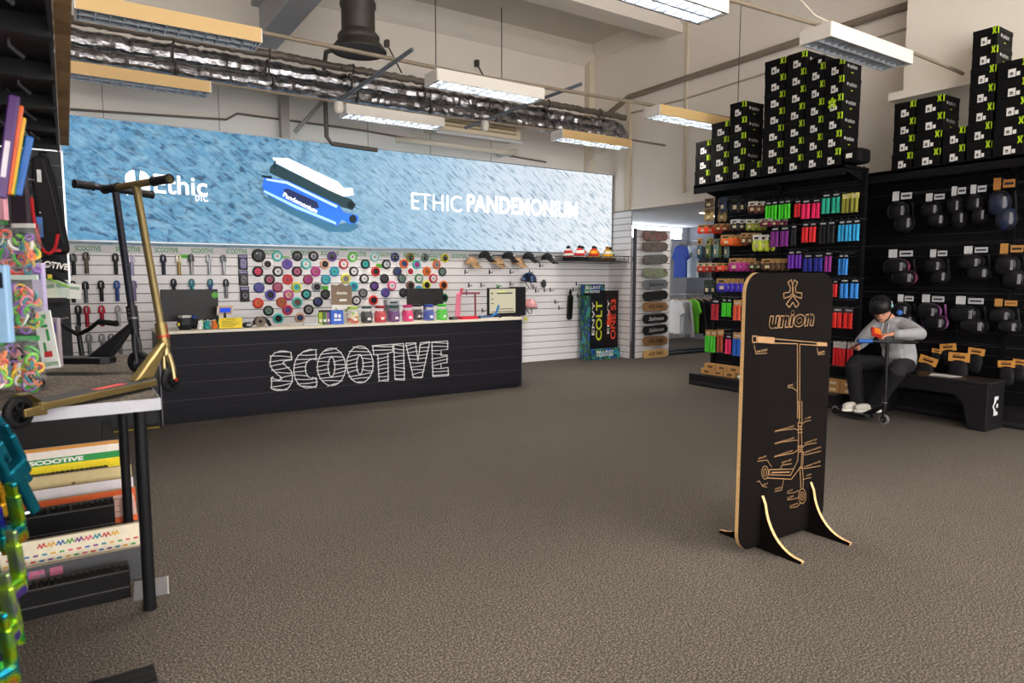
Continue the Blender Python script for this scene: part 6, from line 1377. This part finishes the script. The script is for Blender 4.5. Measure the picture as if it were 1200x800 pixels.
ft = D(163, 424, 3.36); ft.z = TZ+.0585; rr2 = ft+Vector((-.834, .552, 0))*.62; tp = D(135, 222, 3.46); bd = D(178, 230, 3.64)-D(86, 217, 3.30)
bs = mat('1a1a1e', .4, .4)
scooter('b', o, rr2-lo, ft-lo, tp-lo, bd, bd.length/2, dict(tyre=mat('101012', .6), core=mat('2a2a2e', .35, .5), deck=bs, fork=bs, bar=mat('1d1f2a', .35, .5), bolt=mat('7a7a80', .3, .8)), wr=.057, neckh=.15, neckbase=.12)
# third scooter on a low podium beyond the table
o = E('podium', (-.85, 5.5, 0), 'low black podium behind the display table carrying a scooter', 'podium'); MB().bb(0, 1.1, 0, 1.2, 0, .26).build('podium_body', mat('1d1d20', .5), o, bevel=.006); MB().bb(0, 1.1, 0, 1.2, .26, .268).build('podium_top', mat('2c2b2d', .8), o)
o = E('kick_scooter', (0, 5.9, .268), 'black kick scooter with curved handlebar standing on the podium beyond the table', 'kick scooter'); lo = Vector(o.location)
tp = D(91, 382, 5.15); ft = Vector((tp.x+.06, tp.y-.02, .268+.0565)); rr3 = ft+Vector((-.50, .32, 0)); bd = D(136, 377, 4.95)-D(48, 374, 5.35)
scooter('c', o, rr3-lo, ft-lo, tp-lo, bd, bd.length/2, dict(tyre=mat('101012', .6), core=mat('2a2a2e', .35), deck=bs, fork=bs, bar=bs, bolt=mat('6a6a70', .3, .8)), wr=.055, bars='B')

# ---- boards and black trays under the table
def board(name, px_r, py_top, y, h0, m, lb, lean=.05, th=.018, xl=-.36):
    p = W(px_r, py_top, y=y); o = E(name, (xl, y, h0), lb, 'board', rot=(-lean, 0, 0)); hh = p.z-h0
    MB().bb(0, p.x-xl, 0, th, 0, hh).build('board_face', m, o, bevel=.002); MB().bb(0, p.x-xl, -.0006, th+.0006, hh, hh+.003).build('top_edge', mat('9a8a72', .6), o)
    return o, p.x-xl, hh
def on_front(o, x0, x1, z0, z1, m, name, d=-.0012): return MB().bb(x0, x1, d, 0, z0, z1).build(name, m, o)
def tray(px_r, py_top, y, dpt, lb):
    p = W(px_r, py_top, y=y); xl = -.34; o = E('black_tray', (xl, y, 0.0), lb, 'tray'); w_, h_ = p.x-xl, p.z
    MB().bb(0, w_, 0, dpt, 0, h_-.015).build('tray_body', mat('141315', .4), o, bevel=.003)
    k = MB()
    for i in range(70):
        k.bb(w_*i/70, w_*(i+1)/70, .004, dpt*.5, h_-.016, h_-.015+.006*math.sin(i*1.7)+random.uniform(.004, .012))
    k.build('brush_top', mat('0d0d0e', .9), o)
    for z in (h_*.35, h_*.88): MB().bb(0, w_-.004, -.004, .0, z, z+.006).build('edge_strip', mat('5a5855', .35, .6), o)
    return o
tray(152, 664, 3.52, .13, 'black tray with ribbed edges standing on the carpet in front of the grey sheet')
g, w_, h_ = board('grey_sheet', 166, 640, 3.72, .0, mat('46464a', .6), 'dark grey sheet with small stickers standing behind the front black tray', .03)
on_front(g, w_-.50, w_-.40, h_-.09, h_-.02, ramp_mat('sticker_mix', [(.3, '2a7a8a'), (.5, 'c9607a'), (.7, '3a5a9a')], nscale=40), 'sticker'); on_front(g, w_-.38, w_-.33, h_-.08, h_-.02, mat('b0607a', .5), 'sticker'); on_front(g, w_-.27, w_-.16, h_-.13, h_-.06, mat('e4e2dc', .5), 'sticker'); on_front(g, w_-.26, w_-.21, h_-.10, h_-.075, mat('b9c83a', .5), 'sticker_print', -.002)
g, w_, h_ = board('dotted_sheet', 166, 612, 3.84, .0, mat('e8ddc4', .6), 'cream sheet with rows of small coloured marks behind the grey sheet', .03)
cols = ['c9423a', 'e0a83a', '3a6ab0', '4a9a4a', '7a3a8a', 'd9607a', '2a8a9a']
mb = MB(); 
for r_ in range(4):
    for c in range(16): x = w_-.03-.035*c-.012*(r_ % 2); z = h_-.075-.028*r_; mb.box((x, -.0006, z), (.020, .0012, .009), (r_*3+c*5) % 7, T(x*0, 0, 0))
mb.build('coloured_marks', [mat(c, .5) for c in cols], g)
mb = MB()
for c in range(9):
    x = w_-.44+.038*c; mb.strip([(x, h_-.04), (x+.008, h_-.022), (x+.016, h_-.042), (x+.024, h_-.02), (x+.032, h_-.038)], .006, .001, c % 7, TM((0, -.0002, 0)) @ YFACE)
mb.build('script_print', [mat(c, .5) for c in cols], g)
tray(134, 587, 4.45, .16, 'black tray with brush top standing below the orange sheet')
o = E('pink_paper_stack', (W(134, 600, y=4.66).x+.002, 4.66, 0), 'stack of pale pink boxed sheets beside the second black tray', 'box stack'); ww = W(161, 600, y=4.66).x-o.location.x; hh = W(150, 583, y=4.66).z
for i in range(4): MB().bb(0, ww-.004*i, 0, .1, hh*i/4, hh*(i+1)/4-.003).build('boxed_sheet', mat('d8b0a4' if i else 'd9622f', .6), o)
board('orange_sheet', 158.5, 571, 4.84, .0, mat('d8602a', .55), 'bright orange sheet standing behind the second black tray')[0]
g, w_, h_ = board('white_sheet', 156, 559, 4.96, .0, mat('d9d7dc', .55), 'white sheet with a price label behind the orange sheet'); on_front(g, w_-.36, w_-.31, h_-.16, h_-.125, WHITE, 'price_label')
g, w_, h_ = board('cream_sheet', 154, 545, 5.08, .0, mat('c9b88a', .6), 'cream brown sheet standing behind the white sheet'); on_front(g, w_-.34, w_-.32, h_-.08, h_-.06, mat('7d6a48', .6), 'stamp')
tray(127, 546, 5.16, .10, 'black tray standing below the yellow and green sheet')
g, w_, h_ = board('striped_sheet', 139, 516, 5.30, .0, mat('e4dcd6', .55), 'white, green and yellow striped sheet with shop lettering under the table')
on_front(g, 0, w_, 0, h_-.115, mat('e6d21c', .5), 'yellow_band'); on_front(g, 0, w_, h_-.115, h_-.07, mat('1f8a42', .5), 'green_band')
mb = MB(); vs, fs = text_fit('SCOOTIVE', .30, .03, bold=.05); mb.add(vs, fs, 0, TM((w_-.36, -.0018, h_-.0925)) @ YFACE); mb.build('lettering', WHITE, g)
on_front(g, 0, w_, h_-.02, h_, mat('c98a3a', .6), 'brown_band')
# parts bin further back with a black shoe in it
pb = W(120, 527, y=5.42)
o = E('parts_bin', (-.45, 5.385, .0), 'black parts bin with dark scooter trucks on top, behind the striped sheet', 'bin'); w_ = pb.x+.45
MB().bb(0, w_, 0, .1, 0, .58).build('bin_body', mat('1c1b1d', .5), o, bevel=.005); MB().bb(-.005, w_+.005, -.005, .105, .58, .6).build('bin_rim', mat('333236', .4), o)
o = E('skate_shoe', (pb.x-.31, 5.44, .601), 'black mesh skate shoe lying on the parts bin under the table', 'shoe')
MB().ell((0, 0, .045), (.15, .05, .045), 16, 8, p=.8).build('shoe_upper', mat('19181a', .7, bump=.4, scale=90), o, smooth=60); MB().ell((0, 0, .012), (.155, .052, .012), 16, 6).build('sole', mat('2a2826', .7), o, smooth=60); MB().tube([(.02, -.03, .085), (.06, 0, .092), (.1, .03, .07)], .008, 6).build('laces', mat('6a5a3a', .7), o)
o = E('metal_truck', (pb.x-.07, 5.43, .601), 'dark metal truck piece lying beside the black shoe', 'metal part')
MB().prism([(-.05, 0), (.05, 0), (.03, .03), (.012, .09), (-.02, .08), (-.03, .03)], -.025, .025, 0, YFACE).build('truck_body', mat('6b6862', .3, .8), o, bevel=.004); MB().tube([(-.06, 0, .05), (.06, 0, .05)], .011, 8).build('axle', STEEL, o, smooth=50)
o = E('grey_sheet', (.15, 3.44, .0005), 'flat grey sheet lying on the carpet by the front table leg', 'board'); MB().prism([(.03, .02), (.175, .02), (.195, .22), (.05, .24)], 0, .006).build('board_face', mat('6c6c70', .6), o); MB().prism([(.172, .018), (.179, .018), (.199, .222), (.192, .222)], 0, .0065).build('pale_edge', mat('a9a59e', .6), o)
# clutter at the very front of the carpet
o = E('black_tray', (-.45, 2.62, .0), 'low black tray on the carpet cut by the bottom edge of the photo', 'tray'); MB().bb(0, W(185, 795, y=2.62).x+.45, 0, .13, 0, .05).build('tray_body', mat('121113', .5), o, bevel=.004); MB().bb(0, W(183, 795, y=2.62).x+.45, .004, .05, .05, .058).build('brush_top', mat('0d0d0e', .9), o)
for i in range(3):
    o = E('grey_board', (.21+.012*i, 2.50-.01*i, .0005+.0125*i), 'Grey board, %s of the small pile at the bottom edge of the photo' % ('lowest', 'middle', 'topmost')[i], 'board', group='grey board pile', rz=-.12+.05*i); MB().bb(-.12, .07, 0, .08, 0, .012).build('board_face', mat('5c5d62', .6), o); MB().bb(.07, .073, 0, .08, 0, .012).build('plywood_edge', mat('c9a983', .6), o)

# ================================================================== black end panel with hanging goods
o = E('display_board', (-1.6, 7.0, 0), 'tall black display panel with silver trim beside the blue banner', 'panel'); pw = 1.6+W(71, 178, y=7.0).x; ph = W(60, 177, y=7.0).z
MB().bb(0, pw, 0, .05, 0, ph).build('panel_board', mat('191a20', .5, var=.06), o); k = MB(); k.bb(0, pw+.012, -.004, .05, ph, ph+.014); k.bb(pw, pw+.014, -.004, .05, ph*.55, ph+.014); k.build('silver_trim', mat('b9bcc2', .3, .8), o)
for z in (ph-.12, ph-.3): MB().bb(0, pw, -.002, 0, z, z+.006).build('slat_line', mat('4a4a52', .4), o)
YP = 6.97
def ppoly(pts, y=YP): return [(W(a, b, y=y).x, W(a, b, y=y).z) for a, b in pts]
pts = ppoly([(37, 186), (56, 184), (66, 215), (82, 292), (81, 298), (48, 297), (44, 255), (38, 215)]); cx, cz = pts[0]
o = E('gear_bag', (cx, YP, cz), 'black triangular gear bag hanging on the black display panel', 'bag')
k = MB(); k.prism([(a-cx, b-cz) for a, b in pts], 0, .14, 0, YFACE); bo = k.build('bag_body', mat('141316', .75, var=.2, bump=.2, scale=18), o, bevel=.03, seg=3)
MB().tube([(p[0]-cx, -.145, p[1]-cz) for p in ppoly([(50, 190), (60, 225), (74, 285)])], .008, 6).build('zip_seam', mat('2c2b30', .5), o)
a, b = ppoly([(44, 203), (49, 214)]); MB().box(((a[0]+b[0])/2-cx, -.142, (a[1]+b[1])/2-cz), (.03, .004, .10), 0, None).build('white_patch', mat('c9c9cc', .6), o)
a = ppoly([(68, 294)])[0]; MB().box((a[0]-cx, -.142, a[1]-cz), (.05, .004, .025)).build('red_tab', mat('b3202a', .6), o); MB().tube([(.06, -.03, -.01), (.06, -.06, .05), (.1, -.01, .06)], .01, 6).build('hanging_loop', mat('141316', .7), o)
st = ppoly([(37, 232), (39, 252), (43, 270), (48, 288), (56, 297), (64, 291), (68, 274)], 6.60); o = E('red_lanyard', (st[0][0], 6.60, st[0][1]), 'red strap looping below the black gear bag', 'strap')
k = MB(); k.tube(smooth_pts([(p[0]-st[0][0], .0, p[1]-st[0][1]) for p in st]), .022, 8, flat=.6); k.build('strap_band', mat('c01f28', .6), o, smooth=50); MB().tube([(0, 0, 0), (.0, .04, .03)], .006, 6).build('hanging_hook', STEEL, o); MB().box((st[3][0]-st[0][0], -.01, st[3][1]-st[0][1]), (.03, .02, .04)).build('buckle', mat('2a2a2e', .4), o)
a, b = ppoly([(42, 254), (51, 278)], 6.72); o = E('blue_card_pack', (a[0], 6.72, b[1]), 'blue carded pack hanging behind the red strap', 'pack'); MB().bb(0, b[0]-a[0], 0, .02, 0, a[1]-b[1]).build('card', mat('2a62b0', .5), o); MB().bb(.01, b[0]-a[0]-.01, -.012, 0, .02, .1).build('blister', mat('3a4a6a', .3), o, bevel=.004); MB().tube([(.03, .05, .2), (.03, -.02, .2)], .004, 6).build('hanging_hook', STEEL, o)
c0 = W(58, 314, y=6.82); o = E('cap', (c0.x, 6.82, c0.z), 'black cap with white shop lettering hanging on the display panel', 'cap')
MB().ell((0, 0, -.02), (.12, .11, .12), 16, 8, v1=.55).build('crown', mat('17171a', .8), o, smooth=60); k = MB(); k.ell((.07, -.12, -.05), (.10, .07, .012), 14, 6, M=T(ry=.5)); k.build('brim', mat('17171a', .8), o, smooth=60)
k = MB(); vs, fs = text_fit('OTIVE', .17, .055, bold=.03, shear=.1); k.add(vs, fs, 0, T(.05, -.115, .02, rx=1.35, ry=.15)); k.build('lettering', WHITE, o); MB().tube([(-.1, -.13, -.10), (0, -.17, -.09), (.13, -.16, -.16)], .007, 6).build('lime_piping', mat('8ac83a', .6), o); MB().tube([(0, .12, .02), (0, 0, .03)], .006, 6).build('hanging_peg', BLACK, o)
a = W(50, 352, y=6.8); b = W(79, 352, y=6.8); o = E('leaflet_shelf', (a.x-.15, 6.8, a.z), 'small black shelf of pale leaflets on the display panel', 'shelf'); MB().bb(0, b.x-a.x+.15, 0, .17, -.02, 0).build('shelf_board', BLACK, o); MB().bb(0, b.x-a.x+.15, -.006, 0, -.02, .02).build('shelf_lip', BLACK, o)
for i, (x, c, nm, h_) in enumerate(((.2, 'd3dccb', 'pale green', .15), (.28, 'c9d6cf', 'grey green', .16), (.36, 'e4e6e2', 'white', .13), (.13, 'e3e8e0', 'tall white', .17))):
    q = E('leaflet', (a.x-.15+x, 6.86+.02*i, a.z+.010), '%s leaflet leaning on the small black shelf of the display panel' % nm.capitalize(), 'leaflet', group='leaflets on the small shelf', rot=(-.15, .1*(i-1), 0)); MB().bb(-.06, .06, 0, .003, 0, h_).build('sheet', mat(c, .6), q); MB().bb(-.045, .045, -.001, 0, h_*.6, h_*.8).build('print', mat('8aa890', .6), q)
o = E('yellow_case', (a.x+.02, 6.52, a.z+.2), 'small yellow and black clip hanging above the leaflets', 'clip'); MB().bb(-.06, .06, -.02, .02, -.015, .015).build('clip_body', mat('d0b820', .4), o, bevel=.004); MB().bb(-.02, .03, -.024, .024, -.018, .018).build('clip_band', BLACK, o); MB().tube([(0, .05, .0), (0, 0, .01)], .004, 6).build('hanging_peg', BLACK, o)
o = E('brown_tag', (b.x-.07, 6.81, a.z+.0005), 'small brown card lying on the leaflet shelf end', 'card'); MB().bb(-.06, .05, -.01, .03, 0, .02).build('card', mat('a9743a', .6), o); MB().bb(-.03, .03, -.011, -.01, .004, .014).build('print', CREAM, o)

# ================================================================== near rack with its canopy
o = E('display_rack', (-.9, 1.2, 0), 'black display rack with overhead canopy edged in tan wood at the photo edge', 'rack'); cz = 2.165; dk_m = mat('19191d', .45, var=.15, scale=5)
k = MB(); k.bb(0, .905, 0, 2.93, cz, cz+.02); k.build('canopy_board', dk_m, o)
for y in (.5, .95, 1.4, 1.85, 2.3, 2.75): MB().bb(0, .90, y, y+.05, cz-.05, cz).build('canopy_rib', mat('101013', .5), o)
MB().bb(.893, .905, 0, 2.93, cz-.035, cz).build('canopy_channel', mat('2c3038', .35, .5), o)
for i in range(22): MB().bb(.907, .945, .02+i*.132, .02+i*.132+.128, cz-.004, cz+.10).build('fascia_plank', mat(('a98a62', '9c7d57', 'b3946a')[i % 3], .6, var=.15), o)
for i, y in enumerate((.7, 1.15, 1.6, 2.05, 2.5)):
    MB().tube([(.80, y, cz), (.80, y, cz-.03), (.83, y+.05, cz-.045)], .006, 8).build('silver_hook', mat('5a5a60', .4, .5), o, smooth=50); MB().tube([(.70, y+.2, cz), (.70, y+.2, cz-.03), (.73, y+.25, cz-.045)], .006, 8).build('silver_hook', mat('5a5a60', .4, .5), o, smooth=50)
MB().bb(0, .03, 0, 2.93, 0, cz).build('back_panel', dk_m, o); MB().bb(0, .4, 0, 2.93, 0, .12).build('base_shelf', dk_m, o)
for y in (0, 2.88): MB().bb(.03, .07, y, y+.05, .12, cz).build('upright', dk_m, o)
for z in (.7, 1.1, 1.5, 1.85): MB().tube([(.06, .05, z), (.06, 2.88, z)], .012, 6).build('hanging_rail', STEEL, o)
def rackhook(y, z, x1): return y, z, x1
# coloured flat deck boards fanned below the canopy
for i, (nm, c, t, b_, wpx) in enumerate((('purple', '4a1f66', (17, 112), (1, 232), 11), ('orange', 'd85a1c', (24, 124), (8, 228), 7), ('yellow', 'e3b01f', (28, 138), (13, 228), 5), ('green', '2f8a3a', (29, 140), (16, 229), 3), ('blue', '1c62b4', (35, 160), (21, 229), 8))):
    d_ = 2.06+.03*i; p, q = D(*t, d_), D(*b_, d_); o = E('deck_board', q, '%s flat board hanging slanted among the coloured boards under the canopy' % nm.capitalize(), 'board', group='coloured boards under the canopy')
    dv = p-q; w2 = wpx*d_/785/2; M = align((0, 0, 0), dv)
    k = MB(); u_ = Vector((1, 0, 0)); dn = dv.normalized(); sx = (u_-dn*u_.dot(dn)).normalized(); sy = dn.cross(sx); M = Matrix((tuple(sx)+(0,), tuple(sy)+(0,), tuple(dn)+(0,), (0, 0, 0, 1))).transposed()
    k.bb(-w2, w2, -.012, .012, 0, dv.length, 0, M); k.build('board_body', mat(c, .4), o, bevel=.004); MB().bb(-w2*.5, w2*.4, -.0135, -.012, dv.length*.2, dv.length*.55, 0, M).build('printed_mark', mat('d9d0dc' if i == 0 else c, .5), o); MB().tube([dn*dv.length+Vector((0, .0, -.01)), dn*dv.length+Vector((-.02, .01, .02))], .005, 6).build('hanging_loop', STEEL, o)
# clear bags of bright rings
film = mat('eef3f6', .15, var=0, alpha=.09)
ringc = ['3fae3a', 'e8e6e0', 'd9452a', 'e8c52a', '1f8a9a', '1a1a1c', 'e08a9a', 'e87a2a', '7ad03a', '8a5ab0']
def bag(i, x0, x1, y0, y1, d_, lb):
    a, b_ = D(x0, y1, d_), D(x1, y0, d_); c = (a+b_)/2; w2, h2 = (b_-a).dot(_rt)/2, (b_.z-a.z)/2
    o = E('ring_bag', c, lb, 'bag', group='clear bags of coloured rings', rz=-YAW)
    rnd = random.Random(i+5)
    for q in range(40):
        R_ = rnd.uniform(.014, .028); k = MB(); k.torus((0, 0, 0), R_, rnd.uniform(.0035, .007), 16, 5); k.build('ring', mat(ringc[(q*3+i) % 10], .4), o, smooth=60, loc=(rnd.uniform(-w2+R_, w2-R_), rnd.uniform(-.018, .018), rnd.uniform(-h2+R_, h2*.7-R_))).rotation_euler = (rnd.uniform(.8, 2.2), rnd.uniform(-.6, .6), rnd.uniform(0, 3))
    MB().ell((0, 0, 0), (w2, .042, h2), 18, 12, p=.55).build('clear_film', film, o, smooth=60)
    MB().bb(-w2*.9, w2*.9, -.004, .004, h2*.84, h2).build('header_card', mat(('2f8a3a', 'd9d6d0', 'c9dcd0', '2f9a4a')[i % 4], .5), o); MB().tube([(0, .02, h2*.9), (-.12, .06, h2*.92)], .004, 6).build('hanging_hook', STEEL, o)
bag(0, -14, 12, 258, 325, 2.95, 'clear bag of bright rings cut by the photo edge, under the pink pack')
bag(1, 14, 44, 262, 322, 2.78, 'clear bag of bright rings with green header, topmost of the column')
bag(2, 14, 48, 322, 392, 2.74, 'clear bag of green, red and white rings in the middle of the column')
bag(3, 8, 50, 393, 460, 2.70, 'clear bag of green and yellow rings, lowest of the column, above the bronze scooter wheel')
bag(4, -20, 7, 400, 458, 2.45, 'clear bag of dark and green rings cut by the photo edge, beside the lowest bag')
def slim(nm, x0, x1, y0, y1, d_, m, lb, cat='pack', extra=None):
    a, b_ = D(x0, y1, d_), D(x1, y0, d_); c = (a+b_)/2; w2, h2 = (b_-a).dot(_rt)/2, (b_.z-a.z)/2
    o = E(nm, c, lb, cat, rz=-YAW); MB().bb(-w2, w2, -.012, .012, -h2, h2).build('pack_body', m, o, bevel=.004); MB().bb(-w2*.7, w2*.7, -.0135, -.012, h2*.4, h2*.8).build('printed_panel', extra or mat('d9dce0', .4), o); MB().tube([(0, .0, h2*.9), (0, .1, h2*.95)], .004, 6).build('hanging_hook', STEEL, o); return o
slim('pink_pack', -4, 7, 210, 258, 2.7, mat('e0a0ac', .4), 'pink pack at the photo edge below the coloured boards')
slim('dark_pack', 14, 33, 206, 262, 3.0, mat('3a3038', .4), 'dark clear pack hanging under the blue flat board', extra=mat('8a3038', .4))
slim('lilac_pack', 40, 53, 308, 372, 2.9, mat('b9b0d6', .3), 'lilac edged clear pack hanging beside the column of ring bags', extra=mat('8a80b0', .4))
slim('blue_frame_pack', -8, 12, 310, 402, 1.9, mat('8fb4d6', .25), 'pale blue framed pack at the photo edge, closest to the camera', extra=mat('20242e', .4))
a = D(46, 432, 2.9); o = E('sticker_sheet', D(55, 398, 2.9), 'white sticker sheet with green shop lettering hanging beside the ring bags', 'sticker sheet', rz=-YAW, rot=(0, -.12, -YAW))
hh, ww = .125, .037; MB().bb(-ww, ww, -.003, .003, -hh, hh).build('sheet', mat('e6e8e4', .5), o); k = MB()
for (x, z, w_, h_) in ((.0, .06, .03, .012), (.01, .02, .012, .05), (-.012, -.03, .01, .04), (.005, .1, .02, .02)): MB().bb(x-w_/2, x+w_/2, -.004, -.003, z-h_/2, z+h_/2).build('green_mark', mat('2f8f4a', .5), o)
vs, fs = text_fit('SCOOTIVE', .062, .016, bold=.03); k.add(vs, fs, 0, TM((0, -.004, -.105)) @ YFACE); k.build('printed_lettering', mat('2f8f4a', .5), o); MB().bb(-.02, .015, -.004, -.003, -.075, -.05).build('red_print', mat('c93a3a', .5), o); MB().tube([(0, 0, hh-.01), (-.0, .004, hh+.02)], .003, 6).build('hanging_hook', STEEL, o)
slim('sticker_pack', 58, 71, 372, 430, 3.1, mat('9a8f98', .3), 'grey clear pack of stickers hanging behind the sticker sheet', extra=mat('6a5a9a', .4))
# metallic forks hanging closest to the camera
neo = ramp_mat('oil_slick', [(.25, '7a1fa0'), (.38, '2a2ab0'), (.48, '12a0a0'), (.56, '9ad02a'), (.64, 'd0a01a'), (.75, 'c01f8a')], (1, 1, 1), 9, 2, .22, metal=.9, distort=.5)
neo2 = ramp_mat('oil_slick_lime', [(.3, '1a8a7a'), (.42, '3ab03a'), (.52, 'b4e02a'), (.62, '6a3ab0'), (.75, '1a6a9a')], (1, 1, 1), 8, 2, .22, metal=.85, distort=.5)
tealm = mat('1c7d96', .25, .85); redm = mat('a8202a', .25, .85)
def bigfork(root):
    c = MB(); c.tube([(0, 0, -.03), (0, 0, -.17)], .0185, 14); c.build('steerer_tube', GREY, root, smooth=50)
    c = MB(); c.prism(rr(.094, .054, .022, 4), -.030, .028); c.build('fork_crown', GREY, root, bevel=.01, seg=3)
    for s in (-1, 1):
        l = MB(); l.prism(rr(.020, .046, .009, 4), 0, .10, 0, T(s*.036, 0, .02)); l.prism(rr(.014, .036, .006, 3), 0, .045, 0, T(s*.036, 0, .115)); l.build('fork_leg', GREY, root, bevel=.004)
    h = MB(); h.tube([(-.01, .0, -.165), (-.05, .03, -.15)], .005, 6); h.build('hanging_hook', STEEL, root)
for i, (px, py, d_, m, th, rz, lb) in enumerate(((24, 552, 1.95, tealm, -.42, .9, 'Teal metallic scooter fork hanging at the photo edge above the oil slick forks'), (9, 522, 2.10, tealm, -.5, .7, 'second teal metallic scooter fork, behind and above the first'), (-6, 503, 2.2, redm, -.5, .5, 'red metallic scooter fork at the photo edge above the teal ones'),
                                   (20, 628, 1.85, neo, -.16, .9, 'oil slick scooter fork with purple edge below the teal fork'), (17, 690, 1.7, neo2, -.1, .8, 'lime and green oil slick scooter fork at the photo edge'), (9, 745, 1.6, neo2, -.1, 1.0, 'lowest lime oil slick scooter fork at the photo edge'), (4, 796, 1.5, neo, -.1, .6, 'purple oil slick scooter fork in the bottom corner of the photo'), (0, 600, 2.2, mat('c9a02a', .25, .85), -.2, .6, 'golden scooter fork between the teal and oil slick forks'))):
    make('scooter_fork|near', bigfork, D(px-7, py, d_), lb[0].upper()+lb[1:], 'fork', group=None, rot=(0, th, rz), recolor={'steerer_tube': m, 'fork_leg': m, 'fork_crown': m}, scale=(.9, .9, .9))
# ================================================================== light and view
wd_ = bpy.data.worlds.new('daylight'); scene.world = wd_; wd_.use_nodes = True
bg = wd_.node_tree.nodes['Background']; bg.inputs[0].default_value = (1.0, .97, .93, 1); bg.inputs[1].default_value = 6.0
scene.view_settings.view_transform = 'Standard'; scene.view_settings.look = 'None'; scene.view_settings.gamma = 1; scene.view_settings.use_curve_mapping = False
scene.view_settings.exposure = 0.18
try:
    scene.cycles.use_denoising = True; scene.cycles.max_bounces = 8; scene.cycles.transparent_max_bounces = 12
    scene.cycles.sample_clamp_indirect = 6
except Exception as e: print(e)
